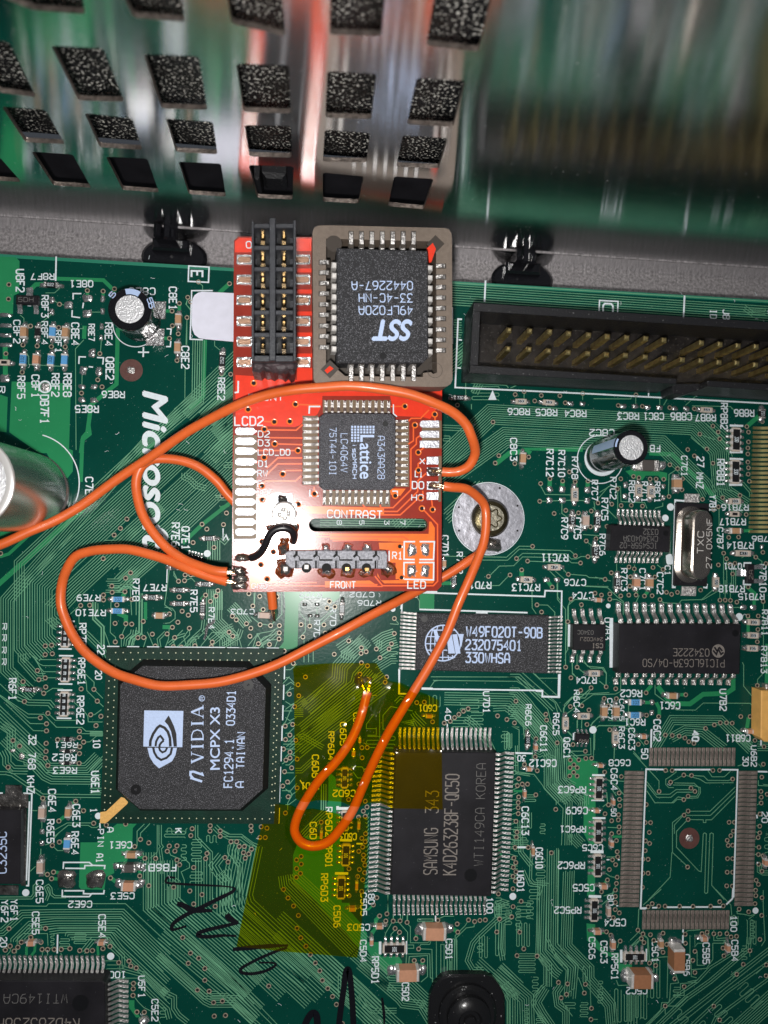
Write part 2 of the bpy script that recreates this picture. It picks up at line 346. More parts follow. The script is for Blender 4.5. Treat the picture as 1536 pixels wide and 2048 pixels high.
def letters(mb, F, s, p0, p1, h, z=0.0, wt=None, m=None, adv=5.6, zj=0.0, italic=0.0):
    "string s from photo pixel p0 to p1 (its baseline), letter height h pixels, on F at height z"
    a = F.loc(*p0, z); b = F.loc(*p1, z); u = (b - a); n = len(s); L = u.length; u.normalize(); v = Vector((-u.y, u.x))
    H = h * F.k(*p0, z); cw = L / (adv * n - (adv - 4)); ch = H / 6; wd = (wt or .175) * H
    k = 0; LZ[0] = (LZ[0] + 1) % 5; zj = LZ[0] * .00021
    for i, c in enumerate(s):
        for pl in GL.get(c, []):
            pts = [a + u * ((i * adv + x + italic * y) * cw) + v * (y * ch) for x, y in pl]
            mb.ribbon(pts, wd, z + zj + .0003 * (k % 6), m, closed=False); k += 1
def V(mb, F, t, s, x, y0, y1, h, **k):   # reads down the page, letter tops to the right
    letters(mb, F, s, t(x, y0), t(x, y1), h / t.s, **k)
def U(mb, F, t, s, x0, x1, y, h, **k):   # upside down: starts at the right
    letters(mb, F, s, t(x0, y), t(x1, y), h / t.s, **k)
def N(mb, F, t, s, x0, x1, y, h, **k):   # upright
    letters(mb, F, s, t(x0, y), t(x1, y), h / t.s, **k)
class T:
    "coordinates as read in one enlarged tile of the photo"
    def __init__(s, ox, oy, sc__): s.o = (ox, oy); s.s = sc__
    def __call__(s, x, y): return (s.o[0] + x / s.s, s.o[1] + y / s.s)
Z1 = T(0, 0, 2.954); Z2 = T(500, 0, 2.954); Z4 = T(0, 500, 3.84); Z5 = T(360, 430, 5.12); Z6 = T(600, 430, 4.8); Z7 = T(900, 500, 4.8); Z8 = T(1200, 500, 4.571)
B1 = T(0, 850, 3.339); B2 = T(440, 780, 6.4); B3 = T(660, 780, 5.908); B4 = T(440, 980, 6.4); B5 = T(660, 1000, 5.908); B6 = T(880, 830, 4.518); B7 = T(1190, 850, 4.439); B8 = T(780, 1150, 3.491)
C1 = T(1130, 1150, 3.783); C2 = T(0, 1130, 5.12); C3 = T(180, 1260, 3.657); C4 = T(560, 1280, 4.518); C5 = T(700, 1430, 4.267); C6 = T(1020, 1350, 5.85); C7 = T(1220, 1400, 4.861); C8 = T(0, 1500, 5.12)
D1 = T(0, 1760, 4.518); D2 = T(300, 1560, 4.8); D3 = T(580, 1580, 6.4); D4 = T(320, 1820, 3.84); D5 = T(700, 1780, 4.518); D6 = T(1000, 1700, 5.12); D7 = T(1260, 1780, 5.565); D8 = T(330, 1060, 4.151)
P = T(0, 0, 1.0)
def pp(F, t, pts, z=0.0): return [F.loc(*t(x, y), z) for x, y in pts]
def prs(s): return [tuple(float(q) for q in a.split(',')) for a in s.split()]
# ================================================================== the green circuit board (the surface everything stands on)
e0 = B.loc(0, 508); e1 = B.loc(1536, 600); ed = (e1 - e0).normalized(); en = Vector((ed.y, -ed.x))
bl = e0 - ed * 1.6; br = e1 + ed * 1.6
bp_ = [bl, br, br + en * 11.2, bl + en * 11.2]
mb = MB('mask_edge'); mb.slab(bp_[::-1], -.16, 0, 0)
board = root('circuit_board', B, (0, 0, 0), 'green circuit board crowded with chips, white print and fine copper tracks', 'circuit board', None, mb, 'structure')
ins = [bl + en * .045, br + en * .045, br + en * 11.1, bl + en * 11.1]
mb = MB('solder_mask_green'); mb.flat(ins, .0015); part('solder_mask', mb, board, False)

# ---- copper pours (pale green areas)
mb = MB('pour_green')
PZ = [0]
def pz(): PZ[0] += 1; return .0018 + PZ[0] * .0000135
def pour(t, s): mb.flat(pp(B, t, prs(s)), pz())
def wide(t, s, w_): z = pz(); mb.ribbon(pp(B, t, prs(s)), w_ / t.s * B.k(*t(*prs(s)[0])), z)
pour(Z4, '-60,48 120,55 150,85 148,330 105,350 100,490 -60,490'); pour(Z4, '90,1010 545,1025 530,1560 300,1560 72,1400')
pour(Z4, '-60,1090 60,1130 50,1400 -60,1385')
wide(Z4, '435,220 795,232 890,325', 30); wide(Z4, '905,600 895,1030 830,1080 700,1190 672,1400 638,1440 622,1560', 32); wide(Z4, '650,582 645,682', 32); wide(Z4, '230,310 275,265 340,262', 34)
wide(Z4, '672,310 672,370', 26); wide(Z4, '793,318 790,375', 24); wide(Z4, '1378,412 1378,480', 26); wide(Z4, '1270,468 1320,470', 26); wide(Z4, '1260,678 1300,680', 26); wide(Z4, '40,740 42,960', 38); wide(Z4, '172,880 172,940', 30)
wide(Z5, '505,705 400,800', 44); wide(Z5, '258,1280 240,1860 100,1985', 38); wide(Z5, '425,1560 425,1625', 34)
wide(B1, '592,0 600,60 550,100 540,380', 26); wide(B1, '1040,120 940,215 0,1055 -60,1110', 34); wide(B1, '1536,520 1350,665 1220,790', 26); wide(B1, '0,880 60,860 200,730', 22)
pour(B1, '0,680 190,672 60,790 0,800'); pour(Z4, '300,1440 560,1540 560,1700 480,1800 380,1600')
wide(B6, '820,345 770,308 1290,312', 42); wide(B6, '505,440 625,345 740,330', 42); wide(B6, '992,577 990,660', 38); wide(B6, '1107,597 1105,660', 38); wide(B6, '1220,603 1222,650', 38); wide(B6, '1335,597 1332,660', 38); wide(B6, '737,1400 737,1455', 40); wide(B6, '965,1490 1012,1555', 34)
wide(B6, '-60,1520 110,1520', 32)
wide(B7, '480,250 690,262 860,430 1075,655', 38); pour(B7, '270,410 390,380 640,425 640,490 600,500 560,450 450,450 420,490 330,470'); wide(B7, '1330,1420 1420,1500 1430,1560', 34); wide(B7, '370,1440 370,1500', 26); wide(B7, '495,1440 440,1515', 30); wide(B7, '1320,940 1400,935', 26)
pour(B8, '205,115 310,118 308,238 205,235')
wide(C1, '1272,770 1272,860 1220,895 1045,902 945,975 800,972 700,840', 34); wide(C1, '655,835 610,885', 26); wide(C1, '585,965 655,965', 24); wide(C1, '690,965 713,1010 713,1065', 26); wide(C1, '1388,1078 1372,1180', 28); wide(C1, '1385,320 1385,430', 24); wide(C1, '1385,90 1430,140 1430,240', 24); wide(C1, '1530,520 1525,860', 30); wide(C1, '850,905 915,905', 24)
wide(Z8, '1450,1520 1340,1615', 40)
pour(C6, '680,965 800,965 1030,1015 1030,1165 985,1200 1000,1500 1000,1990 935,1990 860,1850 860,1390 700,1240 668,1180'); wide(C6, '40,1358 170,1358', 26); wide(C6, '1200,1890 1310,1890', 26); wide(C6, '300,745 305,820', 26)
pour(D6, '900,180 975,200 970,480 890,470'); pour(D6, '885,750 975,760 970,890 1060,1010 1110,1048 1215,1050 1230,1165 1350,1170 1350,1250 1215,1242 1180,1110 1050,1062 890,925'); wide(D6, '1010,850 1085,840', 26); wide(D6, '1098,305 1045,370', 26); wide(D6, '-20,-30 15,60', 20)
pour(C8, '825,945 990,945 1050,870 1200,755 1400,755 1360,800 1355,960 1300,1140 1165,1150 1170,1260 1085,1300 1070,1430 830,1425 808,1400'); wide(C8, '440,492 440,580', 34); wide(C8, '777,523 700,570', 30); wide(C8, '605,725 660,680', 36); wide(C8, '550,1248 600,1255', 34); wide(C8, '530,1315 590,1320', 34); wide(C8, '1133,1308 1190,1350', 40); wide(C8, '1380,1080 1485,1107', 30); wide(C8, '1432,1287 1430,1180', 30); wide(C8, '430,1265 485,1272', 30); wide(C8, '610,940 660,940', 28)
wide(D1, '240,600 240,680', 24); wide(D1, '318,560 315,640 285,680', 24); wide(D1, '882,590 888,680', 22); pour(D1, '1165,1085 1215,1085 1215,1150 1265,1240 1230,1240 1165,1150'); wide(D1, '280,515 318,555', 24)
pour(D3, '40,830 110,640 180,590 460,590 480,150 640,175 640,700 690,1000 660,1440 760,1445 780,1560 900,1700 985,1830 985,1900 1010,2048 900,2048 690,1790 130,1220 35,1140')
wide(C4, '100,-60 130,10 110,60', 30); pour(C4, '440,1190 500,1240 510,1330 560,1340 550,1536 435,1500'); 
wide(D3, '400,410 400,500', 36); wide(D3, '878,345 882,420', 36); wide(D3, '1150,1610 1095,1660 1100,1720', 40); wide(D3, '1110,1760 1050,1820 1045,1880', 42); wide(D3, '950,1230 1000,1230', 36); wide(D3, '1067,1465 1010,1525 900,1535', 26)
wide(D5, '267,232 235,270 230,340', 32); wide(D5, '225,350 195,400', 32); pour(D5, '190,470 280,470 280,600 440,600 470,640 470,690 430,740 340,760 200,610 110,470'); wide(D5, '930,350 973,378', 36); wide(D5, '595,437 600,400', 26); wide(D5, '580,635 580,700', 34); wide(D5, '657,635 650,700', 34)
pour(D8, '990,512 1450,512 1450,560 1400,600 1370,560 1165,550 1110,610 1100,980 930,1000 985,930 1000,640'); wide(D8, '338,540 300,580', 32); wide(D8, '-20,695 37,697', 34); wide(D8, '-20,805 62,807', 34); wide(D8, '785,670 815,660', 24)
wide(C2, '1283,275 1255,330', 44); wide(C2, '1205,495 1290,530 1290,600', 44); wide(C2, '1490,380 1490,560', 34); wide(C2, '238,1193 232,1250', 36); wide(C2, '592,1787 650,1790', 30)
wide(B4, '0,230 100,200 150,120 150,-40', 40)
part('copper_pour', mb, board, False, 'stuff')

# ---- fine tracks
mb = MB('trace_green')
TZ = [0]
def tr(t, s, w_=1.3, m=None):
    TZ[0] = (TZ[0] + 1) % 12
    a = prs(s); mb.ribbon(pp(B, t, a), w_ * B.k(*t(*a[0])), .0042 + TZ[0] * .00018, m)
def bun(t, s, n, pitch, w_=1.3, side=1, jit=0.0, m=None, skip=()):
    "n parallel tracks; the first follows s, the others step to its side by pitch photo pixels"
    g = pp(B, t, prs(s)); k = B.k(768, 1024)
    for i in range(n):
        if i in skip: continue
        TZ[0] = (TZ[0] + 1) % 12
        q = offs(g, side * i * pitch * k)
        if jit:
            d = (q[-1] - q[-2]).normalized(); q[-1] = q[-1] - d * random.uniform(0, jit) * k; d = (q[0] - q[1]).normalized(); q[0] = q[0] - d * random.uniform(0, jit) * k
        mb.ribbon(q, w_ * k, .0042 + TZ[0] * .00018, m)
def snake(t, x, y, n, amp, pitch, ang=0.0, w_=1.25):
    "meander: n folds of length amp stepping by pitch (tile pixels), rotated by ang degrees"
    pts = []; c, s_ = math.cos(R(ang)), math.sin(R(ang)); ch = pitch * .3
    for i in range(n):
        a, b = (0, amp) if i % 2 == 0 else (amp, 0); sg = 1 if b > a else -1
        pts += [(a + sg * ch, i * pitch), (b - sg * ch, i * pitch), (b, i * pitch + ch)]
        if i < n - 1: pts += [(b, (i + 1) * pitch - ch)]
    q = [(x + px * c - py * s_, y + px * s_ + py * c) for px, py in pts]
    TZ[0] = (TZ[0] + 1) % 12
    mb.ribbon(pp(B, t, q), w_ * B.k(768, 1024), .0042 + TZ[0] * .00018)
# upper left: band falling to the lower left and turning down
bun(P, '386,680 384,795 283,880 2,1195 2,1345 60,1400', 6, 4.5, side=1)
bun(P, '520,640 470,700 300,868 29,1122 29,1300 50,1325', 5, 4.6, side=1)
bun(P, '560,690 480,760 120,1092 50,1160 50,1290 80,1322', 12, 4.6, side=1)
bun(P, '600,735 480,846 128,1170 90,1210 90,1240 115,1262', 9, 4.6, side=1, jit=10)
bun(P, '480,905 330,1045 255,1110 215,1150', 10, 4.6, side=1, jit=26)
bun(P, '470,760 412,812 398,826', 9, 4.6, 1.6, 1); bun(P, '466,850 425,888 408,906', 7, 4.8, 1.6, 1)
for s in ('-40,955 60,895', ): tr(P, s)
tr(Z4, '585,1536 580,760 645,690'); tr(Z4, '780,680 772,790'); tr(Z4, '1422,910 1420,1140'); tr(Z4, '1437,525 1435,730'); tr(Z4, '1443,370 1432,420 1475,480'); tr(Z4, '505,605 640,605 640,590'); tr(Z4, '205,790 222,820 222,880 490,895'); tr(Z4, '155,500 185,525 185,570'); tr(Z4, '405,490 315,560'); tr(Z4, '405,385 458,415 500,425'); tr(Z4, '690,478 780,478'); tr(Z4, '632,950 630,1040'); tr(Z4, '465,290 420,330 350,330')
tr(Z5, '190,690 232,725 232,775'); tr(Z5, '85,843 60,915 110,965'); tr(Z5, '70,1055 62,1330'); tr(Z5, '355,1290 355,1340 410,1385'); bun(Z5, '133,1280 125,1840 -60,1990', 4, 4.6, side=1); bun(Z5, '540,1700 330,1890 100,2100', 5, 5, side=-1)
tr(B1, '1440,475 1490,475'); bun(B1, '700,770 780,770 860,690 1060,520', 5, 4.4, side=-1); bun(B1, '700,1028 790,1028 1100,760', 7, 4.3, side=-1, jit=8); bun(B1, '1215,320 1215,360 1260,380 1300,420 1370,440', 3, 5)
tr(B1, '760,1075 800,1075 830,1062 880,1062 910,1090 910,1269'); tr(B1, '760,1112 800,1112 820,1090 870,1090 880,1269'); tr(B1, '1135,930 1120,1060 1100,1200 1150,1240'); tr(B1, '1160,980 1190,1040'); tr(B1, '640,1190 640,1269'); tr(B1, '655,1190 655,1269')
# left middle and resistor networks
for i in range(4): tr(C2, f'{300+i*22},{905+i*18} {390+i*14},{968+i*62-i*18} {440+i*4},{968+i*62} 575,{968+i*62}')
bun(C2, '570,660 530,640 505,600 505,540', 4, 4.4, side=-1); bun(C2, '265,880 265,960 400,1110 480,1110', 4, 4.6, side=-1, jit=6)
bun(C2, '150,1085 185,1120 185,1320 300,1380 520,1385 570,1445', 3, 5, side=-1); tr(C2, '450,1313 480,1300 540,1262 640,1265 700,1320'); tr(C2, '252,1397 190,1395 0,1215'); tr(C2, '390,1250 420,1290 450,1313')
bun(C2, '0,1330 290,1525 450,1528 580,1660 840,1662 880,1700 1050,1703', 1, 5); tr(C2, '478,1625 310,1622 130,1450 0,1340'); tr(C2, '478,1697 345,1695 60,1420'); tr(C2, '415,1563 290,1563 60,1380'); tr(C2, '833,1725 1050,1728'); tr(C2, '493,1517 570,1590 780,1590'); tr(C2, '765,1030 850,1110 885,1200 890,1285 998,1393 1060,1450'); tr(C2, '765,1100 800,1140 830,1200'); tr(C2, '870,1110 965,1200 963,1272 1055,1365'); tr(C2, '755,1400 870,1505 900,1545 905,1605 1050,1607'); tr(C2, '930,1532 970,1532 1040,1480'); tr(C2, '860,1812 920,1810 990,1750 1050,1750'); tr(C2, '690,530 690,570'); tr(C2, '690,530 800,430 827,413'); tr(C2, '810,510 810,600'); tr(C2, '780,690 810,655'); bun(C2, '860,710 1000,850 1040,900 1060,960', 3, 4.6)
bun(C2, '978,380 978,545 1065,630 1065,840', 2, 4.8, 2.6, side=-1); bun(C2, '1430,290 1425,690 1340,745 1320,820', 2, 5, 2.6, side=1); tr(C2, '1138,380 1130,690 1185,740 1182,787'); tr(C2, '1150,215 1175,235 1205,235 1245,200 1340,200 1390,250', 2.6); tr(C2, '1150,280 1220,262 1260,222 1330,222 1370,262', 2.6); tr(C2, '1373,815 1373,780 1413,743')
bun(C2, '0,1440 320,1745 480,1894', 6, 5.2, side=-1); bun(C2, '0,1670 75,1720 75,1894', 4, 5, side=1)
# below: rows running right into the graphics chip
bun(C8, '-20,250 60,250 120,265 430,478 640,482 1030,486', 2, 5.4, side=1)
bun(C8, '0,-80 180,100 270,130 430,300 520,345 1028,350', 5, 4.6, side=1); bun(C8, '150,-60 320,110 400,140 470,230 900,230 1040,90', 5, 4.4, side=1)
bun(C8, '0,20 30,80 30,150 120,240 280,245', 4, 5, side=1); tr(C8, '245,110 250,150 330,152'); tr(C8, '85,175 110,215 290,215')
tr(C8, '430,730 430,800'); tr(C8, '420,1010 418,1090'); tr(C8, '290,618 385,620'); tr(C8, '310,1240 365,1190'); tr(C8, '540,980 590,1028 650,1028'); tr(C8, '470,850 500,850 690,745 900,745 962,745'); tr(C8, '550,890 700,768 905,770 940,792 990,792 1030,765'); tr(C8, '465,970 500,960 560,900 600,850'); tr(C8, '740,137 800,137')
tr(C8, '1438,925 1440,850 1500,790 1536,750'); tr(C8, '1380,987 1405,980 1405,830 1480,755')
bun(D1, '-20,172 290,170 320,130 320,60 350,30', 2, 4, side=1); bun(D1, '410,180 430,130 400,60 440,35 470,70 475,120 500,140 600,140', 2, 4, side=-1)
bun(D1, '-20,230 420,235 440,212 1135,212 1540,590', 1, 5); bun(D1, '-40,440 10,435 190,272 450,265 1120,262 1540,670', 4, 4.6, side=-1); bun(D1, '100,560 100,530 260,372 500,345 1100,345 1540,760', 5, 4.6, side=-1)
bun(D1, '445,445 540,430 1050,430 1540,900', 3, 4.6, side=-1); bun(D1, '590,505 600,470 1010,470 1110,600 1536,1000', 4, 4.6, side=-1); bun(D1, '730,635 830,515 960,515 1125,670 1130,780 1310,830 1540,1050', 3, 4.8, side=-1)
snake(D1, 670, 485, 5, 110, 22); snake(D1, 540, 530, 5, 90, 22); snake(D1, 460, 485, 6, 30, 20); snake(D1, 240, 410, 2, 140, 30); tr(D1, '60,680 95,640 95,595'); tr(D1, '150,660 160,520 210,482 430,482 435,590'); tr(D1, '560,680 550,660'); tr(D1, '385,680 382,625'); tr(D1, '432,680 432,625'); tr(D1, '480,600 455,620'); tr(D1, '950,728 1060,728 1075,745'); snake(D1, 960, 765, 3, 160, 34); tr(D1, '950,885 1300,885 1400,1000 1536,1120'); tr(D1, '1240,930 1165,930'); tr(D1, '1205,1040 1250,1100 1300,1150 1400,1200 1450,1301'); bun(D1, '1240,935 1340,1040 1490,1180 1510,1260', 3, 4.6)
# field under the marker strokes and the film
bun(D2, '35,900 35,1235 760,1900 1000,2150', 1, 5); bun(D2, '-20,780 -20,1260 700,1900 900,2100', 12, 5.2, side=1)
bun(D2, '65,690 65,1190 780,1850 1100,2160', 6, 5.0, side=-1); bun(D2, '235,930 290,970 290,1140 1000,1760 1300,2040', 5, 5.4, side=-1)
bun(D2, '545,760 545,1200 1400,1960 1560,2110', 5, 5.2, side=-1); bun(D2, '700,980 700,1290 1500,2000', 2, 5.2, side=-1); bun(D2, '750,830 780,870 780,1210 1536,1880', 6, 5.4, side=-1)
bun(D2, '1030,640 920,1140 930,1180 1700,1880', 1, 5); bun(D2, '1080,640 985,1100 1000,1150 1800,1900', 11, 6.1, side=-1); bun(D2, '1370,900 1380,970 1800,1400 2000,1600', 7, 4.6, side=-1)
tr(D2, '70,430 70,690 0,750'); bun(D2, '110,430 110,610 130,640 110,660 125,760 125,900', 2, 4.6, side=-1); snake(D2, 140, 490, 3, 200, 28); snake(D2, 400, 570, 9, 95, 26); snake(D2, 385, 880, 5, 120, 30); snake(D2, 165, 520, 5, 60, 45, -90); bun(D2, '460,430 460,545 600,690 600,1190', 2, 4.6, side=-1); snake(D2, 545, 600, 4, 70, 30, -90); bun(D2, '640,430 680,470 770,520 880,520 990,600 1040,620', 3, 5, side=-1); tr(D2, '690,540 900,545 1020,640'); tr(D2, '690,485 760,520'); snake(D2, 640, 880, 2, 260, 40, 90)
bun(D2, '720,745 660,820 690,870 780,960 790,1200', 4, 5.2, side=-1); tr(D2, '835,590 750,625 745,700 800,760 850,830 860,1190'); bun(D2, '860,640 840,680 850,760 890,800 885,1200', 3, 5, side=-1); tr(D2, '320,1510 360,1520 560,1700'); tr(D2, '320,745 380,800 380,840 300,880 330,960 330,1030'); tr(D2, '180,680 200,720 300,760'); snake(D2, 300, 620, 6, 50, 30)
bun(D4, '-30,230 560,730 700,876', 5, 5.4, side=1); bun(D4, '0,330 230,540 350,640 520,640 640,760 800,900', 3, 5, side=-1); bun(D4, '0,420 190,590 330,720 380,745 560,745 700,876', 6, 4.4, side=1); tr(D4, '190,210 260,260 600,560 900,876'); tr(D4, '345,450 390,450 620,640 860,876'); tr(D4, '380,622 440,622 560,740'); bun(D4, '0,620 30,650 90,680 90,760 130,820 200,876', 3, 4.6); snake(D4, 0, 750, 4, 45, 24)
bun(D4, '620,-20 1536,800', 2, 5); bun(D4, '1000,60 1536,560 1900,900', 10, 5.4, side=-1); bun(D4, '900,60 1536,640 1700,800', 4, 5.4, side=1)
# under the small red board and round the lower left wire joints
bun(D8, '470,490 472,735 600,860 600,960', 8, 4.1, side=-1); bun(D8, '455,60 455,250', 6, 4.6, 1.6, -1); bun(D8, '580,600 640,660 720,760', 6, 4.0, 1.6, -1); bun(D8, '470,735 610,870', 6, 4.0, 1.6, -1)
tr(D8, '535,850 390,850 300,960 300,996'); tr(D8, '205,815 205,870 100,970'); tr(D8, '0,640 60,650 85,680 85,735 40,770 0,775'); bun(D8, '310,740 300,820 190,920 190,985', 3, 4.6, side=1); tr(D8, '165,420 220,400 250,430'); tr(D8, '75,340 75,380 113,425'); tr(D8, '175,375 240,385 380,385'); tr(D8, '443,490 395,550 435,600 430,740 320,830'); tr(D8, '740,520 740,620'); tr(D8, '950,805 880,840 770,860 690,960'); tr(D8, '945,855 820,890 720,996'); tr(D8, '945,907 850,915 800,960'); tr(D8, '877,793 970,700 970,510'); tr(D8, '715,720 790,780 870,790'); tr(D8, '1120,590 1165,570 1340,560'); tr(D8, '1120,600 1120,690 1165,740 1165,840 1110,900'); tr(D8, '1202,797 1202,720'); tr(D8, '1280,790 1400,680'); tr(D8, '1410,640 1290,750'); tr(D8, '1262,640 1262,710'); bun(D8, '1536,880 1420,960', 4, 5)
bun(B4, '30,1290 30,1536', 6, 4.2, side=-1); tr(B4, '740,1300 740,1350'); tr(B4, '450,1310 440,1480')
bun(B2, '-20,640 160,500', 6, 4.8, side=1); bun(B4, '-10,640 60,700 130,620', 4, 4.5); bun(P, '430,1000 466,1000', 3, 4.6); snake(P, 448, 925, 3, 18, 5)
# right of the red board: rows along the top edge, rows below the ribbon header
bun(P, '560,552 905,571 1700,624', 9, 5.0, side=-1, w_=1.4); tr(P, '905,566 1600,607', 2.2)
bun(P, '905,640 926,641', 8, 5, side=-1, jit=4); bun(P, '900,706 930,682', 12, 4.8, side=-1, jit=6)
bun(P, '840,935 975,809 1395,832 1455,892 1462,975 1500,1000', 10, 4.4, side=-1); bun(P, '860,960 1005,855 1330,872 1420,960 1434,985', 9, 4.4, side=-1, jit=8); bun(P, '880,1028 960,955', 6, 5, side=-1, jit=14); bun(P, '884,760 940,720', 6, 5, jit=5)
bun(P, '884,860 930,862', 3, 5); snake(P, 886, 872, 3, 14, 5); bun(P, '955,790 965,770', 4, 5)
snake(Z7, 210, 1310, 5, 260, 32); tr(Z7, '150,1270 150,1400'); tr(Z7, '205,1530 205,1480'); tr(Z7, '200,1280 540,1300 560,1325'); tr(Z7, '710,1375 710,1430'); tr(Z7, '1272,1390 1272,1440'); tr(Z7, '580,1325 640,1300 700,1240')
tr(Z8, '-60,1360 280,1362 290,1330'); tr(Z8, '325,1340 325,1420'); tr(Z8, '545,1350 545,1430'); tr(Z8, '580,1420 620,1350'); tr(Z8, '780,1420 870,1340'); tr(Z8, '840,1425 1190,1432 1260,1500'); bun(Z8, '1300,540 1390,610', 3, 5); snake(Z8, 1360, 540, 3, 150, 25); bun(Z8, '940,1560 1140,1750', 4, 5, jit=8)
tr(B7, '930,85 1060,130'); tr(B7, '990,215 920,170 850,110'); tr(B7, '1045,340 1050,450'); bun(B7, '1040,100 1180,240 1200,290', 4, 5, jit=8); tr(B7, '1085,560 1230,590 1290,625'); tr(B7, '1135,650 1120,600 1090,570'); bun(B7, '1300,520 1370,600 1370,640', 2, 5); tr(B7, '1100,730 1100,1100'); tr(B7, '1140,1140 1140,1500'); tr(B7, '730,390 655,440 650,635'); tr(B7, '30,650 120,545 225,545 230,680 440,690 460,740'); tr(B7, '100,740 190,830'); tr(B7, '600,690 600,720 530,740'); tr(B7, '200,560 200,740'); tr(B7, '-20,730 20,770 70,830'); tr(B7, '1165,1190 1170,1500'); bun(B7, '1210,1260 1210,1480', 3, 4.4); tr(B7, '940,1554 1050,1460'); tr(B7, '1300,1180 1345,1150'); tr(B7, '1380,1140 1480,1210 1480,1300'); tr(B7, '0,1350 140,1385'); tr(B7, '350,1240 350,1310'); tr(B7, '190,1230 192,1320'); tr(B7, '600,1280 550,1240')
for s in ('908,640 950,718 1185,722', '915,780 1180,770 1330,775', '1100,800 1100,890 1150,925', '20,1275 600,1285 715,1185 815,1187', '340,1310 610,1312 715,1212 1175,1225 1220,1265', '700,1290 745,1250 1140,1255 1185,1300 1230,1300 1275,1278 1320,1280',
          '450,1450 535,1365 665,1362 745,1282 1140,1290 1185,1335 1250,1337', '790,1320 1005,1328 1080,1350', '622,1450 535,1540 340,1545', '1175,1440 1320,1450 1345,1468 1470,1475', '1100,1380 1140,1425', '990,1410 1060,1480', '1040,1410 1120,1480', '1310,1545 1520,1550', '1062,1510 1062,1640 1080,1672', '830,1560 832,1640', '1135,865 1135,880', '1390,780 1400,860', '1320,1140 1370,1180', '1340,1280 1380,1280', '530,370 620,290', '1440,700 1536,640', '250,1540 262,1500', '1290,1080 1440,1090', '1365,1020 1390,1000'):
    tr(B6, s)
bun(B8, '340,735 310,740 270,800', 1, 5); bun(B8, '285,710 890,712 1150,890 1170,960', 1, 5); bun(B8, '300,735 885,742 1060,850', 1, 5)
bun(B8, '380,820 860,830 1010,980 1075,1060', 6, 4.8, side=-1); snake(B8, 350, 840, 4, 80, 25, 90); snake(B8, 490, 870, 5, 130, 20); snake(B8, 560, 960, 5, 90, 20); bun(B8, '720,950 800,945 880,1000 960,1080', 3, 5); bun(B8, '1010,690 1040,720 1180,720', 1, 5); bun(B8, '990,110 992,230 1020,270', 1, 5); tr(B8, '1025,208 1100,210 1150,260 1150,290'); tr(B8, '1165,60 1168,170 1225,240 1225,640'); tr(B8, '1245,330 1245,210 1290,170 1400,175'); tr(B8, '1460,740 1510,780'); tr(B8, '180,143 205,180 205,235'); tr(B8, '30,303 60,340'); bun(B8, '0,340 60,345', 1, 5); bun(B8, '-60,560 0,520 60,500', 9, 4.6, 1.7, 1); tr(B8, '1305,560 1305,640 1360,690'); tr(B8, '1340,600 1400,650 1480,650 1510,690 1508,780'); tr(B8, '1270,600 1272,690 1310,720'); tr(B8, '1530,820 1290,835 1210,930 1210,1000 1230,1047')
for s in ('145,465 150,495', '120,225 120,265', '55,640 55,740 100,790', '90,600 90,700 150,745', '130,630 170,690 290,700 312,740 308,845', '198,852 60,975', '420,740 420,880 380,900 210,905 10,1050', '680,830 680,900 840,1020 985,1022 1045,968 1400,970 1430,1010', '1340,660 1350,680 1350,840 1425,930', '1455,835 1455,790 1500,740', '715,182 745,210 860,215', '1175,110 1045,185 880,190 860,215', '340,183 390,185 435,210', '150,85 320,95 400,170 440,200 440,300', '560,155 530,220', '480,940 480,1120', '545,880 590,890', '250,1140 480,1140 600,1290', '225,1180 222,1324', '230,1140 205,1160', '310,1070 250,1075 190,1140', '375,1280 375,1324', '90,1100 90,1160', '125,1100 125,1160', '1245,245 1350,245', '1500,200 1500,740', '1210,200 1210,40', '1250,195 1250,60', '1170,190 1170,60', '330,1100 470,1105 520,1160', '20,1180 50,1210', '10,340 20,560 0,600', '40,190 20,240 20,350', '700,1190 680,1220', '10,980 50,930 150,930 200,860'):
    tr(C1, s)
bun(C1, '650,1290 730,1160 790,1062 1190,1065 1430,1300', 5, 4.6, side=-1); bun(C1, '760,1215 900,1140 1050,1150 1240,1300', 5, 4.6, side=-1, jit=10); bun(C1, '1230,1180 1400,1324', 4, 4.8, jit=6)
for s in ('225,515 475,785 475,880', '790,732 910,740 950,780 1150,782 1185,767', '715,728 750,735 870,768 930,805 1200,803', '587,797 650,765 700,735', '640,685 640,700 580,745 540,770 540,820 570,850 620,850', '560,685 560,700', '625,805 815,808 862,850 862,900 840,935 770,935', '610,825 800,828 875,850 878,900 850,950 730,955 660,940 600,998', '757,1080 970,1080 1215,845', '718,1120 975,1120 1215,885', '770,1160 905,1163 905,1190 930,1190 930,1163 985,1163 1215,930',
          '745,1085 605,1190 605,1480 745,1610', '710,1120 625,1215 625,1300', '750,1165 645,1275 645,1430 860,1660 885,1668 905,1300 920,1290 935,1300 918,1870 932,1880 948,1870 970,1300 985,1290 1003,1300 987,1800 1110,1940', '600,1480 583,1720 500,1810 370,1944', '355,790 450,915 580,915 640,870 785,870', '355,820 455,945 590,945 650,895 820,895', '355,880 435,998 615,998 650,965 715,967', '1240,640 1290,625', '1440,620 1470,650', '950,685 990,745 1110,745 1170,690', '1430,870 1460,880', '1425,1020 1460,1000', '1420,1220 1450,1225', '1410,1280 1450,1290', '1400,1360 1440,1335', '1400,1425 1440,1430', '1395,1500 1440,1500', '100,890 140,920', '95,965 140,970', '60,930 20,870', '100,745 140,745', '-10,780 140,790'):
    tr(C7, s)
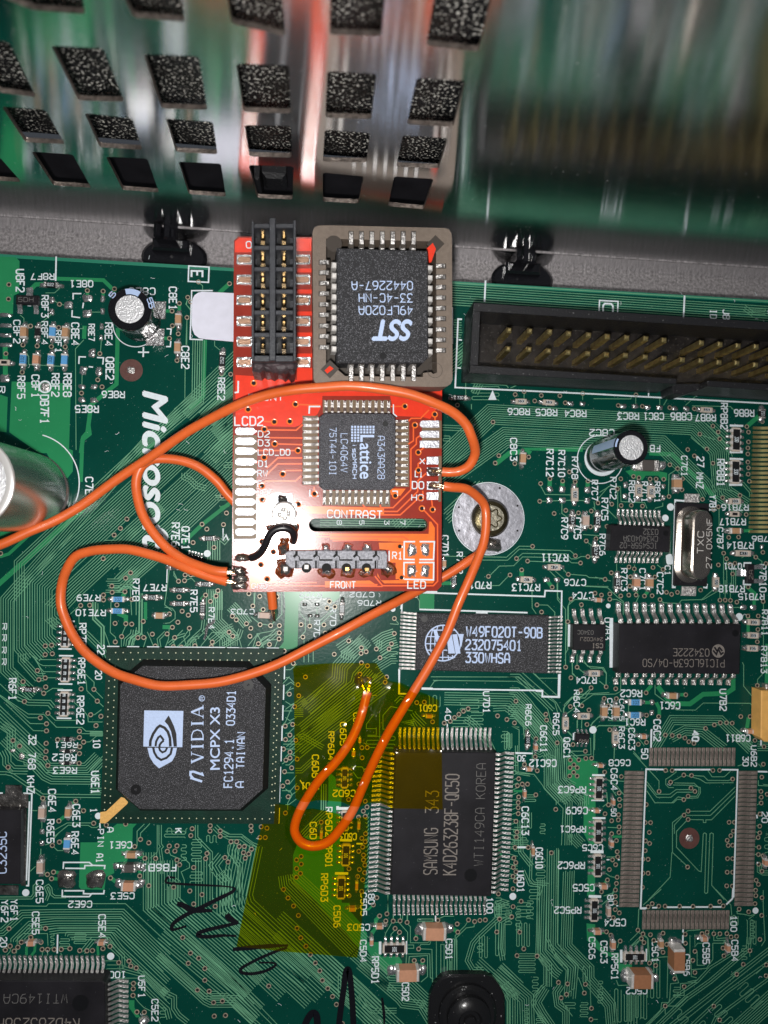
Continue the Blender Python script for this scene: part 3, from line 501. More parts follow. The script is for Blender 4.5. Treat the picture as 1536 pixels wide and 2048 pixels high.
bun(C7, '1430,490 1560,492', 5, 4.4); tr(C7, '1490,820 1540,825'); tr(C7, '1440,780 1440,830 1540,835'); snake(C7, 1500, 1300, 8, 40, 36); bun(C7, '1430,1600 1430,1670 1480,1700 1560,1700', 3, 4.2, side=1)
tr(D7, '345,-10 145,165'); tr(D7, '950,-10 1120,165 1130,280'); tr(D7, '95,210 85,440')
# right of the memory chip, lower right
bun(C6, '-40,20 60,25 440,400 480,560 600,740 620,800', 1, 4); bun(C6, '-20,150 100,150 240,290 300,370 520,620 620,760 640,1200 880,1480 860,1560', 5, 4.2, side=-1, jit=6); bun(C6, '-30,340 140,350 330,560 560,860 560,1250 700,1400 700,1520', 8, 4.0, side=-1, jit=8)
bun(C6, '0,20 100,20 500,420', 2, 5.0); tr(C6, '130,-40 540,320 600,430'); tr(C6, '240,-50 560,250'); bun(C6, '260,880 260,1000', 2, 5); bun(C6, '-20,460 90,470 150,540 160,680 170,740', 1, 5); tr(C6, '105,610 20,600 105,640 105,900'); snake(C6, 0, 680, 4, 190, 22, 90); snake(C6, 170, 1400, 4, 130, 26); snake(C6, 250, 1600, 5, 190, 26, 90); bun(C6, '300,940 350,960 380,940 420,1000 450,1010 440,1290 650,1510 640,1990', 4, 4.4, side=1); tr(C6, '690,890 860,890'); bun(C6, '800,970 720,900 640,960 630,1220 760,1290', 2, 4.4); bun(C6, '680,1850 690,1930 800,2040', 6, 4.2, side=1, jit=4); bun(C6, '620,1360 820,1460 820,1540', 5, 4.3, side=1, jit=4)
bun(C6, '620,750 940,740 945,930 720,945', 1, 4); tr(C6, '970,630 1000,620 1040,590 1270,590 1400,640'); tr(C6, '980,660 975,960'); tr(C6, '1220,830 1215,980'); tr(C6, '1050,480 960,560 950,600'); tr(C6, '1120,1210 1250,1300 1330,1400'); tr(C6, '1130,1370 1140,1500 1085,1540'); tr(C6, '1440,890 1530,990'); tr(C6, '650,640 730,720'); tr(C6, '840,520 835,620'); tr(C6, '790,520 785,620'); tr(C6, '820,180 640,340 625,440'); tr(C6, '950,150 840,250 720,260 650,330'); snake(C6, 40, 1780, 6, 150, 30); snake(C6, 350, 1740, 5, 60, 28); snake(C6, 20, 1930, 5, 190, 24); tr(C6, '1140,1780 1260,1785'); tr(C6, '40,1110 110,1150 280,1160 380,1290 400,1330 620,1560 600,1990'); 
bun(D6, '595,-20 585,950 770,1190 760,1420', 1, 4.6); bun(D6, '602,-20 590,965 800,1180 770,1530', 6, 4.7, side=-1, jit=6); bun(D6, '760,200 735,960 960,1190 960,1300 1100,1460 1180,1560 1200,1782', 6, 4.4, side=-1, jit=5)
bun(D6, '480,300 460,1030 600,1210 640,1240', 5, 4.6, side=-1); bun(D6, '250,200 310,340 440,360 430,400 400,490 410,1090 470,1180 470,1380 370,1480 360,1600 500,1782', 2, 4.6, side=-1); bun(D6, '310,0 300,300 340,350 480,360 470,900 560,1090 640,1180', 2, 4.2)
snake(D6, 370, 90, 9, 90, 28); snake(D6, 300, 370, 5, 100, 32); snake(D6, 270, 520, 7, 70, 30); snake(D6, 190, 1060, 9, 170, 24); snake(D6, 330, 1300, 6, 60, 28); snake(D6, 300, 745, 6, 240, 26, 90); snake(D6, 160, 600, 8, 50, 30); snake(D6, 50, 740, 4, 340, 32, 90); snake(D6, 370, 1700, 6, 70, 22); snake(D6, 250, 1620, 8, 40, 22); snake(D6, 1000, 1340, 9, 50, 28); snake(D6, 820, 1560, 7, 80, 24); snake(D6, 650, 1560, 3, 120, 28)
bun(D6, '0,1180 340,1480 350,1782', 7, 4.6, side=-1); bun(D6, '0,1400 80,1520 80,1782', 5, 4.8, side=1); bun(D6, '500,1430 420,1560 470,1650 560,1782', 5, 4.4, side=-1); bun(D6, '380,1085 480,1180 480,1400', 3, 4.6); bun(D6, '600,1360 540,1450 560,1600 640,1660 640,1782', 4, 4.4); bun(D6, '690,1370 690,1200 560,1060', 1, 4.6); tr(D6, '870,1372 890,1310 860,1260 840,1240 860,1180'); tr(D6, '930,1610 925,1480 915,1180'); tr(D6, '930,1732 1000,1732'); tr(D6, '680,1475 750,1420'); tr(D6, '625,1512 640,1560 740,1700'); tr(D6, '862,1462 840,1400 800,1300'); bun(D6, '1220,930 1200,1000', 1, 5); tr(D6, '1090,70 1200,68'); tr(D6, '1080,235 1130,270 1190,280'); tr(D6, '1060,470 1150,440 1190,350'); tr(D6, '1040,560 1120,490 1180,410'); tr(D6, '1410,818 1420,600'); tr(D6, '1460,860 1330,990'); tr(D6, '1445,905 1370,990'); tr(D6, '1462,800 1470,860 1510,900 1510,1120 1530,1150'); snake(D6, 1240, 1420, 3, 340, 34, 90); snake(D6, 1400, 1460, 4, 330, 30, 90); tr(D6, '1190,1330 1210,1385 1340,1380'); snake(D6, 1500, 1470, 3, 260, 30, 90)
bun(D7, '-20,1720 540,1170 760,1020 900,870 1140,720', 2, 4.6, side=1); bun(D7, '120,1650 610,1180 880,990 1290,640 1300,520', 3, 4.6, side=-1); bun(D7, '300,1600 1536,640', 2, 5.0, side=-1); bun(D7, '420,1600 1600,660', 1, 5); bun(D7, '560,1600 1060,1130 1600,740', 2, 5, side=-1); bun(D7, '1000,1600 1600,1060', 9, 4.6, side=-1); bun(D7, '880,1600 960,1430 1600,960', 2, 5)
snake(D7, 690, 1560, 9, 170, 42, -42); snake(D7, 900, 1350, 9, 130, 46, -42); snake(D7, 1180, 1120, 7, 150, 46, -42); snake(D7, 480, 1370, 9, 90, 56, -40); snake(D7, 480, 1080, 5, 80, 27); snake(D7, 330, 770, 3, 430, 34, 90); snake(D7, 260, 900, 3, 300, 34, 90); snake(D7, 1200, 280, 4, 110, 30, 90); snake(D7, 1340, 340, 8, 45, 28); snake(D7, 1400, 330, 4, 270, 32, 90); snake(D7, 1240, 620, 6, 60, 30); snake(D7, 150, 1170, 4, 250, 30, 90); snake(D7, 20, 1160, 4, 300, 28, 90)
for s in ('95,470 200,540 215,780 330,745 420,740 410,1200', '605,480 640,450 780,440', '720,490 720,630 750,590 820,590', '665,500 665,700 680,880', '745,680 745,835 830,835', '600,1070 600,1170 480,1170', '640,1020 740,1000', '560,1100 560,1040 740,1025', '930,500 930,560 1050,560 1040,590 920,590 920,770 850,870 680,885 680,960 740,975', '990,500 960,520 970,540 1070,530', '1075,500 1080,440', '1390,1288 540,1170', '390,1288 520,1290 640,1180', '390,1310 390,1380', '1190,230 1190,260 1280,270 1330,285 1380,270', '1210,235 1180,240', '1320,320 1390,270', '1480,0 1480,180 1500,560 1460,620', '1330,690 1330,740', '1260,840 1120,940', '90,470 0,560', '125,540 20,620', '1185,940 1140,970', '1500,840 1400,930', '870,510 880,440', '930,480 930,440', '245,150 200,200', '550,185 550,210', '500,950 480,900', '440,740 540,1030 450,1040 440,1200 430,1250 350,1250 340,1340 200,1491'):
    if s != '1390,1288 540,1170': tr(D7, s)
bun(D5, '0,610 320,900 480,905 620,1040 700,1100', 7, 4.6, side=1); bun(D5, '180,610 340,760 340,790 620,800', 4, 4.6, side=1); bun(D5, '60,700 420,1010 460,1060 620,1080 700,1211', 5, 4.4, side=1); bun(D5, '60,960 120,1060 200,1110 420,1110', 3, 4.6, side=1); bun(D5, '250,1160 300,1211', 3, 5); bun(D5, '10,760 10,900 200,1100 320,1211', 6, 5, side=-1)
for s in ('390,290 440,290 520,380 520,460', '390,225 390,265', '475,225 475,265', '520,225 520,280', '515,300 545,330 545,475 700,475 730,450', '610,260 750,260 750,280 610,280 610,260', '790,262 850,235 940,235', '407,360 370,400 370,440', '380,290 320,390 315,440', '447,395 420,420 420,440', '520,495 575,495 575,525 520,525', '640,530 740,535 745,830 770,835', '625,515 640,490 720,490 730,460', '510,570 505,690', '530,680 535,600 700,590 700,780 640,830', '520,575 720,575 725,790 750,800', '780,460 780,800', '820,790 820,490 850,490 850,780', '880,790 880,640', '910,790 910,640', '940,760 950,410 1040,320 1070,270', '965,740 960,430 1050,340 1120,330 1125,285', '245,80 243,70', '340,40 345,210'):
    tr(D5, s)
bun(D5, '1300,120 1310,250 1150,400 1090,470 1040,640 1100,740 1210,740', 3, 4.6, side=1); snake(D5, 965, 440, 5, 300, 22, 90); snake(D5, 1240, 410, 4, 200, 24, 90); snake(D5, 1150, 480, 4, 50, 26); snake(D5, 1310, 70, 5, 60, 26); bun(D5, '1360,260 1370,150 1440,120', 2, 4.6); bun(D5, '1400,630 1380,520 1390,300 1480,250', 3, 4.6); bun(D5, '1180,610 1300,720 1536,940', 4, 5, side=-1); bun(D5, '1350,690 1536,870', 3, 4.6); bun(D5, '1150,680 1400,900 1440,1000 1440,1211', 4, 4.8, side=-1); snake(D5, 1400, 180, 6, 60, 26)
# between film, memory chip and screw
tr(C4, '250,575 340,480 430,390'); bun(C4, '180,575 470,330 480,210 620,60 740,-60', 7, 4.8, side=-1, jit=4); bun(C4, '150,780 640,370 660,300 760,190', 9, 4.8, side=-1, jit=5); bun(C4, '140,1100 260,1000 1030,420', 9, 4.9, side=1, jit=20); bun(C4, '170,620 250,560', 4, 4.6); bun(C4, '130,690 210,690', 5, 3.6)
bun(C4, '130,910 200,890 380,990', 3, 4.4); bun(C4, '140,1200 200,1200 320,1090', 3, 4.4); tr(C4, '900,660 900,900 920,900'); tr(C4, '850,670 780,760 780,800 870,800'); tr(C4, '1050,800 930,805 930,680 1000,600 1200,640'); snake(C4, 780, 870, 3, 260, 35); tr(C4, '810,970 1040,975'); tr(C4, '790,860 870,860 870,790'); tr(C4, '645,1145 740,1145 760,1170'); tr(C4, '660,1190 700,1245 760,1245'); tr(C4, '905,160 970,160 1070,110'); bun(C4, '880,290 1010,210 1070,210', 6, 4.6, side=1, jit=6); bun(C4, '880,0 870,80', 3, 4.6); bun(C4, '300,200 300,0', 3, 9); bun(C4, '550,170 560,100 720,-20', 6, 4.8, side=-1); tr(C4, '30,640 110,640'); tr(C4, '20,770 50,740 110,600'); tr(C4, '60,480 100,420'); tr(C4, '20,400 85,330'); tr(C4, '20,1120 90,1065'); tr(C4, '30,940 200,940'); bun(C4, '375,1300 375,1536', 3, 4.4); bun(C4, '1050,570 1090,530 1200,560', 2, 5); bun(C4, '1180,670 1200,700 1290,790', 3, 5); bun(C4, '1180,720 1220,790', 2, 5); tr(C4, '20,1360 90,1360 110,1400 70,1470 70,1536')
bun(D3, '400,0 395,260', 3, 4.6, side=1); bun(D3, '100,580 330,340 430,250', 4, 4.6, side=-1); bun(D3, '-20,1130 600,1700 900,2000', 6, 4.6, side=1); bun(D3, '960,660 1010,620', 1, 4); 
for i in range(20): tr(D3, f'{955+random.randint(-15,20)},{310+i*52} {985},{330+i*50} 1010,{290+i*58-i*8}')
for i in range(26): tr(C5, f'{1395-i*1.5+0},{345+i*42} 1430,{345+i*42+random.choice((-20,0,20))}')
bun(C5, '1000,0 1080,60 1180,180 1240,300', 4, 4.6, side=-1); snake(C5, 870, 20, 4, 150, 26); snake(C5, 1290, 140, 4, 60, 28); bun(C5, '1410,260 1415,500 1536,520', 2, 4.4); snake(C5, 1380, 150, 3, 130, 20, 90); bun(C5, '1430,900 1440,1180 1536,1300', 3, 4.4); bun(C5, '1240,1600 1300,1570 1360,1590', 4, 4.2, side=-1); snake(C5, 1400, 1040, 5, 60, 30); snake(C5, 1240, 1620, 5, 120, 26); snake(C5, 1420, 1600, 5, 120, 30); tr(C5, '370,1760 370,1700'); tr(C5, '430,1755 430,1700'); tr(C5, '487,1760 487,1700'); tr(C5, '320,1690 325,1530'); bun(C5, '540,40 440,60 540,90', 3, 4.6)
# tracks round the graphics chip, top and right
for i in range(16):
    x = 150 + i * 80; tr(C3, f'{x},130 {x+random.choice((-25,0,25))},{60+random.randint(-20,30)} {x+random.choice((-50,30,50))},{random.randint(-30,40)}')
bun(C3, '280,120 285,80 330,40 335,0', 3, 4.4); bun(C3, '520,130 510,70 560,20', 2, 4.6); bun(C3, '700,130 760,70 800,60', 2, 4.4); bun(C3, '900,110 1010,20 1060,0', 4, 4.4, side=1); bun(C3, '980,130 1100,60 1120,0', 3, 4.4); bun(C3, '1240,130 1340,60 1380,20', 3, 4.6); bun(C3, '580,110 640,60 700,40', 2, 4.6)
for i in range(18):
    y = 290 + i * 58; tr(C3, f'1430,{y} {1450+random.randint(0,20)},{y+random.choice((-25,0,25))} {1490+random.randint(0,30)},{y+random.choice((-40,0,40))}')
for i in range(5): tr(C3, f'0,{745+i*7} 95,{745+i*7}')
bun(C3, '0,1020 95,920', 4, 4.2, side=-1); bun(C3, '0,1190 90,1190', 3, 4.4, side=1)
bun(P, '600,1040 625,1062 640,1075', 8, 4.6, side=-1); bun(P, '640,1036 870,1040', 6, 4.6, side=-1); bun(P, '800,1066 850,1020', 7, 4.6)
part('copper_tracks', mb, board, False, 'stuff')
# ---- plated holes
VIA = [
 (Z4, '70,267 67,378 458,418 672,313 793,318 236,585 452,597 178,730 287,738 396,743 502,745 172,940 47,797 768,797 752,998 785,1052 627,1100 1378,412 1322,470 1325,583 1302,680 1370,645 1360,850 1443,365 1437,520 1465,400 880,300 855,340'),
 (Z5, '190,687 508,705 425,1625 520,1632'),
 (B1, '65,693 5,858 848,628 805,690 763,735 690,892 873,987 840,1022 748,1075 750,1117 835,1113 692,1135 692,1168 1485,475 1513,588 1350,663 1382,695 1493,665 1430,818 1290,785 540,1205 600,1203 1217,1243 1258,1269'),
 (Z7, '710,1360 625,1388 875,1397 1053,1400 812,1450 1105,1468 1272,1378 412,1652 70,1490 65,1585'),
 (Z8, '327,1325 165,1422 385,1430 635,1442 860,1452 1030,1610 1078,1665 910,1683 1092,1727 1340,1615 1482,1570 1355,1665 1355,1755 975,1820 800,1825'),
 (B7, '930,80 1045,10 1060,60 1105,122 990,215 818,230 880,275 1045,340 730,388 662,353 340,457 388,468 487,480 540,480 608,482 775,478 770,575 655,635 227,478 197,568 147,703 230,715 320,713 420,720 25,692 105,900 952,660 1130,645 1285,625 1093,727 1050,752 1340,795 1185,998 1272,995 1140,1138 1165,1188 1425,1173 1488,1130 1093,1242 1192,1235 1240,1228 1220,1322 1357,1438 300,1260 347,1277 513,1265 602,1283 143,1312 88,1370 312,1348 530,1350 307,1430 632,1485 730,1485 678,1503 935,1465 130,1500 227,1517 298,1510 363,1508 505,1515 437,1518 575,1550 1355,18 1355,60 1355,155 1355,205 1355,258 1355,330 1360,380 1358,437 1368,500 1515,1230'),
 (B6, '478,65 530,368 498,435 800,380 675,440 908,620 900,780 992,577 1107,597 1220,603 1335,597 1168,515 1030,890 1135,862 1250,885 1365,868 1358,1010 1320,1138 1408,1118 1335,1280 1268,1337 1222,1272 835,1187 690,1297 790,1320 632,1445 437,1458 737,1400 1158,1440 1012,1555 1487,1487 1420,790'),
 (B8, '180,143 30,303 30,408 10,480 1025,208 1057,258 1262,168 1430,127 1335,207 1240,325 1225,643 1305,643 1262,717 878,880 545,933 512,950 480,972 450,995 420,1020 378,1033 750,983 815,1008 868,1032 1087,972 1092,1012 1330,805 1403,787 1508,780 1258,918 1338,912 1388,942 1498,32 1475,140'),
 (C1, '45,182 275,152 340,143 337,183 422,158 485,153 537,150 598,158 657,155 715,182 1022,112 1170,190 1210,190 1250,192 1298,205 1497,200 20,353 1382,310 1460,310 1457,412 1453,505 1453,835 382,860 612,890 912,905 295,933 387,935 125,985 38,995 180,1020 615,1060 707,1070 1328,1070 1398,1070 1128,1133 1173,1117 1220,1117 1263,1120 1062,1160 758,1210 810,1213 862,1218 905,1232 935,1260 973,1273 615,1265 553,1280 337,1170 165,1130 1435,1250'),
 (C2, '1342,77 1288,137 1148,215 1150,280 1283,275 1060,305 1062,358 1350,352 827,413 922,410 1198,408 1180,597 1290,600 1350,605 1468,577 1247,732 1413,743 1473,742 1182,787 465,828 530,820 465,917 538,908 962,932 385,1080 465,1155 400,1173 238,1193 470,1248 450,1313 252,1397 833,1268 963,1272 998,1393 493,1517 415,1563 930,1532 1035,1548 478,1625 985,1643 478,1697 815,1700 815,1765 858,1812 818,1860 135,1795 203,1853 475,1825 592,1787'),
 (C3, '185,88 232,48 350,55 392,55 457,30 565,28 620,55 478,117 610,122 668,125 768,115 895,88 888,122 1018,15 1045,45 1170,45 1232,100 1313,105 1278,180 1420,153 1385,20 1383,65 1487,243 1458,468 1497,560 1428,702 1483,690 1462,767 1430,800 1415,870 1463,892 1463,935 1433,950 1475,1007 1423,1035 1445,1110 1410,1140 1450,1218 58,518 30,433 80,632 8,618 42,697 30,190 28,1412 120,1425 262,1418 370,1530 748,1452 738,1502 880,1430 878,1468 953,1468 953,1507'),
 (C4, '120,212 230,333 163,403 170,503 130,603 115,763 48,780 85,487 88,858 50,897 143,905 92,1010 30,988 92,1063 155,1075 105,1155 45,1188 68,1282 30,1317 155,1335 78,1415 490,128 38,97 735,70 732,120 778,105 903,160 870,80 985,80 1005,35 735,205 790,232 722,307 792,355 963,333 950,380 1235,565 1303,560 1378,738 1483,748 788,970 740,972 742,1063 775,1180 713,1300 447,1120 620,1440 770,1455'),
 (C6, '710,35 948,148 1123,137 1233,160 830,180 840,355 705,368 418,462 425,530 70,303 50,560 550,792 302,745 293,955 705,993 803,992 885,975 952,972 745,1048 700,1083 785,1083 743,1137 697,1180 783,1180 1105,1135 100,1212 85,1293 142,1275 203,1275 317,1118 168,1045 1300,1187 1275,1378 1278,1453 1150,1517 1282,1528 1268,1633 533,1570 100,1425 95,1490 95,1550 95,1620 68,1710 80,1835 73,1895 1187,1703 1265,1693 1110,1622 1275,1775 1272,1838 1187,1855 1243,1935 1165,640 735,812 880,890 57,2015 212,2015 1145,360 300,1400'),
 (C7, '1013,242 927,275 542,340 603,343 670,348 727,370 762,405 815,423 538,683 602,683 998,683 1063,683 715,728 790,732 1190,767 587,797 785,855 823,887 475,887 757,933 715,967 757,1078 718,1118 757,1160 350,1015 340,1190 392,1190 380,1285 343,1368 383,1393 340,1463 318,1545 368,1547 318,1682 368,1682 313,1818 1155,1187 1207,1187 1197,1273 1172,1318 1137,1363 1147,1412 1190,1410 1140,1540 1190,1540 1137,1672 1190,1672 1132,1805 1187,1807 752,1622 1488,623 1473,748 1465,887 1468,943 1467,1000 1455,1107 1453,1225 1453,1290 1437,1335 1445,1430 1440,1500 1485,1513 1440,1540 1443,1595 1475,1663 1418,1750 1440,1790 1413,1848 1415,1900 1475,1920 1495,453 1525,915'),
 (C8, '473,12 815,35 468,80 492,157 812,135 85,175 440,492 777,523 605,725 857,620 962,747 1080,760 1285,765 610,940 538,975 550,1248 530,1315 487,1272 1438,925 1380,987 1485,1107 1432,1287 1133,1308 1525,948 1525,1387'),
 (D1, '83,437 413,435 280,515 195,560 372,560 93,595 163,605 130,640 50,630 382,625 432,625 492,625 555,625 633,617 722,635 787,637 837,635 995,597 932,617 1075,743 1167,730 1183,775 1232,792 1207,932 1205,980 1203,1040 1238,1190 1305,1192'),
 (D2, '408,468 392,530 580,438 580,492 675,485 672,540 970,440 972,485 778,590 833,590 858,636 907,636 975,662 898,695 948,707 915,748 720,742 750,785 548,703 535,752 186,632 260,630 167,682 240,680 260,765 285,812 420,838 55,752 228,1027 383,1063 500,1098 420,1188 627,1210 315,1510 1322,20 1277,58 1328,160 1300,315 1068,447 1123,460 1055,550 1107,550 1282,1048 1325,1130 1378,1207 1425,1298 1412,1420 1447,1512 1497,1593 1407,765 1452,805 1407,848 1445,895 1405,932'),
 (D3, '143,848 750,120 965,145 985,215 938,268 963,335 878,345 400,410 967,557 918,615 962,660 930,727 880,782 940,830 940,893 957,957 755,1005 888,1015 955,1055 865,1105 930,1147 917,1295 1110,1375 1067,1465 755,1350'),
 (D4, '175,210 235,328 298,368 218,407 345,447 345,537 288,612 378,622 412,708 480,697 417,813 503,807 835,582 1155,340 1193,405 1227,465 1247,538 1288,600 1325,662 1355,723 1400,870'),
 (D5, '333,213 267,232 323,277 390,278 452,277 515,290 407,345 447,380 595,437 620,530 793,272 968,305 973,378 1070,268 1125,283 1173,272 1222,268 1350,260 1460,240 1472,148 1340,33 1325,377 1508,590 580,635 657,635'),
 (D6, '525,27 140,80 160,127 135,175 162,220 132,268 157,315 132,395 215,523 135,577 120,680 200,838 242,1010 173,1080 378,1083 597,1353 690,1368 873,1372 862,1462 680,1475 625,1512 935,1618 930,1732 1198,15 1203,68 1150,98 1182,148 1118,198 1197,277 1190,340 1098,305 1038,425 1180,407 1180,473 1180,535 1178,607 1220,642 1158,690 1088,835 1133,870 1228,930 1410,818 1462,857 1445,905 1472,945'),
 (D7, '200,185 245,150 318,178 388,178 550,178 698,180 895,178 1035,175 995,128 87,445 143,483 225,495 263,558 365,478 365,690 405,603 612,490 615,590 720,680 697,780 720,915 800,483 855,467 930,485 998,485 1075,483 1122,520 1183,513 1032,643 1043,730 1332,673 1258,825 1185,935 1212,210 1318,240 1462,280 1388,150 1397,62 1468,75 1443,547 1515,830 1512,952 495,985 600,1072 390,1288 995,1443 215,810 283,837 930,1290'),
 (D8, '97,158 410,142 168,373 215,372 163,420 113,425 117,555 145,670 198,708 338,540 378,592 440,503 425,548 108,765 203,815 37,697 62,807 20,862 85,893 245,962 535,850 565,883 392,930 697,528 787,550 930,553 730,630 815,660 560,715 593,745 677,777 713,815 790,785 877,793 950,793 947,855 945,907 705,883 775,947 868,950 1365,592 1345,647 1410,637 1130,785 1320,787 1202,797 1145,888 1330,855 1525,920'),
 (B4, '35,80 85,298 45,445 372,1330 508,1355'),
]
def via_mesh(r):
    m = MB('via_ring', 'hole_black')
    n = 12; vs = []; 
    for rr, z in ((r, .0074), (r * .93, .0092), (r * .66, .0092), (r * .60, .0078)):
        vs += [(rr * math.cos(2 * math.pi * i / n), rr * math.sin(2 * math.pi * i / n), z) for i in range(n)]
    m.add(vs, [[k * n + i, k * n + (i + 1) % n, (k + 1) * n + (i + 1) % n, (k + 1) * n + i] for k in range(3) for i in range(n)], 'via_ring')
    m.disc((0, 0), r * .61, .0079, 'hole_black', 12)
    return m
seen = []; VR = .0315
for t, s in VIA:
    for x, y in prs(s):
        p = B.loc(*t(x, y))
        if all((p - q).length > .055 for q in seen): seen.append(p)
vm = via_mesh(VR).mesh('via', (0, 0, 0))
rest = MB('via_ring', 'hole_black')
order = sorted(range(len(seen)), key=lambda i: seen[i].length)
for k, i in enumerate(order):
    p = seen[i]
    if k < 290: inst('plated_hole', vm, board, (p.x, p.y, random.uniform(0, .0004)))
    else:
        v = via_mesh(VR); b0 = len(rest.v)
        rest.v += [(a + p.x, b + p.y, c) for a, b, c in v.v]; rest.f += [[b0 + j for j in f] for f in v.f]; rest.m += v.m
part('small_plated_holes', rest, board, False, 'stuff')

# ---- white print
mb = MB('silk_white')
SK = dict(z=.0068)
def VV(t, data):
    for a in data: V(mb, B, t, *a, **SK)
def UU(t, data):
    for a in data: U(mb, B, t, *a, **SK)
VV(Z4, [("U8F2", 125, 150, 320, 60), ("R8F3", 320, 350, 515, 50), ("R8F4", 320, 550, 725, 45), ("C8F2", 105, 540, 715, 50), ("R8F1", 425, 620, 785, 45), ("C8E4", 550, 560, 730, 55), ("R8E7", 680, 570, 695, 45), ("R8E4", 808, 560, 735, 52), ("Q8E2", 815, 825, 995, 58), ("C8E1", 1300, 285, 455, 55), ("C8E2", 1395, 740, 910, 55), ("R8F5", 135, 970, 1140, 55), ("C8F1", 245, 960, 1130, 55), ("R8F2", 398, 950, 1125, 55), ("R8E8", 488, 950, 1125, 58), ("DB7F1", 312, 1115, 1330, 60), ("R", -5, 1050, 1095, 42)])
UU(Z4, [("R8F7", 415, 240, 180, 48), ("Q8E1", 712, 540, 235, 50), ("C8E3", 1190, 990, 292, 52), ("R8E6", 955, 785, 1085, 50), ("R8E5", 755, 580, 1195, 53)])
VV(Z5, [("E", 118, 572, 635, 112), ("R8E2", 388, 1670, 1895, 68)])
VV(Z8, [("J8", 1125, 545, 630, 58), ("ID", 1008, 545, 625, 56), ("RP8B2", 1105, 1400, 1635, 58)])
V(mb, B, P, "C", 1206, 607, 628, 20, **SK)
UU(Z7, [("R8C6", 762, 557, 1522, 58), ("R8C5", 1025, 825, 1528, 60), ("R8C4", 1305, 1100, 1538, 60)])
UU(Z8, [("R8C3", 352, 163, 1488, 58), ("C8C1", 580, 400, 1490, 58), ("C8B6", 835, 648, 1490, 62), ("R8B7", 1055, 875, 1502, 58), ("R8B6", 1405, 1228, 1460, 58)])
U(mb, B, P, "C8C2", 1228, 1179, 859, 12, **SK)
VV(B1, [("C7E3", 572, 350, 505, 48), ("R7E6", 1147, 655, 810, 50), ("Q7E1", 1215, 680, 830, 48)])
UU(B1, [("R7E7", 1110, 962, 1065, 42)])
VV(B7, [("R7C2", 135, 465, 655, 52), ("R7C5", 58, 650, 845, 55), ("R7C6", 40, 970, 1155, 50), ("R8C2", 302, 495, 685, 50), ("R7C1", 415, 505, 680, 50), ("R8C1", 530, 505, 685, 46), ("C7C1", 768, 275, 450, 50), ("27", 905, 280, 370, 60), ("MHZ", 900, 425, 560, 60), ("RP8B1", 1085, 305, 540, 62), ("Y7B1", 1018, 625, 765, 55), ("C7B7", 1085, 910, 1095, 50), ("R7C3", 232, 1275, 1470, 52), ("C7C1", 397, 1275, 1465, 50), ("C7C2", 552, 1310, 1500, 52), ("C1", 622, 1250, 1330, 46), ("R7B10", 1462, 1240, 1480, 56)])
UU(B7, [("FB", 575, 490, 180, 55), ("R7B16", 1360, 1125, 705, 50), ("R7B17", 1335, 1110, 830, 54), ("R7B14", 1405, 1170, 1040, 54), ("R7B18", 1325, 1100, 1425, 54), ("R7B15", 1500, 1275, 1497, 50), ("C7B6", 1590, 1395, 987, 44), ("Q7D1", 1300, 1145, 1228, 48)])
VV(B6, [("C8C3", 637, 210, 410, 56), ("R7C12", 962, 310, 555, 60), ("R7C10", 1070, 320, 556, 56), ("R7C8", 1192, 380, 575, 52), ("R7C7", 1372, 590, 770, 52), ("R7C9", 1097, 930, 1120, 56), ("C7C5", 1212, 930, 1118, 60), ("C7D1", 15, 1090, 1280, 58), ("R7D2", 150, 1240, 1430, 52)])
UU(B6, [("R7C11", 1155, 920, 1258, 60), ("R7C13", 900, 655, 1527, 58), ("R7D1", 460, 270, 1507, 58), ("C7C6", 1315, 1125, 1485, 54), ("C7C4", 1385, 1195, 1602, 56)])
VV(B8, [("U7D1", 652, 815, 960, 42), ("40", 385, 930, 1015, 38), ("R6C6", 947, 905, 1050, 38), ("R6C4", 1284, 805, 960, 38), ("U7B3", 1500, 300, 450, 34)])
UU(B8, [("R7C4", 1440, 1300, 712, 42), ("C6D1", 325, 203, 908, 42)])
VV(C1, [("U7B2", 1172, 865, 1025, 48), ("C6B8", 1432, 895, 1060, 42), ("C6C7", 322, 935, 1090, 34), ("C6C5", 412, 940, 1100, 34), ("R6C3", 407, 1150, 1310, 42), ("C6C3", 482, 1160, 1320, 44), ("C6C2", 672, 1095, 1255, 50), ("40", 962, 1185, 1260, 46), ("R7B11", 1490, 265, 455, 42), ("R7B13", 1485, 540, 740, 42)])
UU(C1, [("R6C2", 580, 422, 870, 48), ("C6C1", 868, 720, 962, 48), ("R6C1", 605, 455, 1088, 46), ("C6B11", 1400, 1218, 1210, 46)])
VV(C2, [("R6F1", 92, 1165, 1380, 72), ("RP7E1", 812, 600, 880, 68), ("RP6E1", 800, 955, 1225, 68), ("RP6E2", 787, 1345, 1630, 70), ("R7E8", 1360, 145, 365, 64), ("22", 1000, 820, 915, 68), ("20", 978, 1085, 1170, 62), ("10", 957, 1785, 1870, 66), ("32", 297, 1740, 1840, 70), ("R", 25, 600, 660, 44), ("R", 22, 715, 778, 44), ("R", 20, 842, 903, 44), ("R", 20, 962, 1022, 44)])
UU(C2, [("R7E9", 1025, 790, 305, 62), ("R7E10", 1080, 780, 457, 62), ("R6E1", 795, 565, 1817, 52)])
VV(C4, [("C6D4", 665, 660, 830, 46), ("C6D5", 545, 745, 950, 52), ("RP6D4", 437, 830, 1085, 50), ("C6D6", 292, 1040, 1240, 56)])
UU(C4, [("C6D2", 680, 480, 1357, 55), ("R6D1", 350, 195, 1290, 55)])
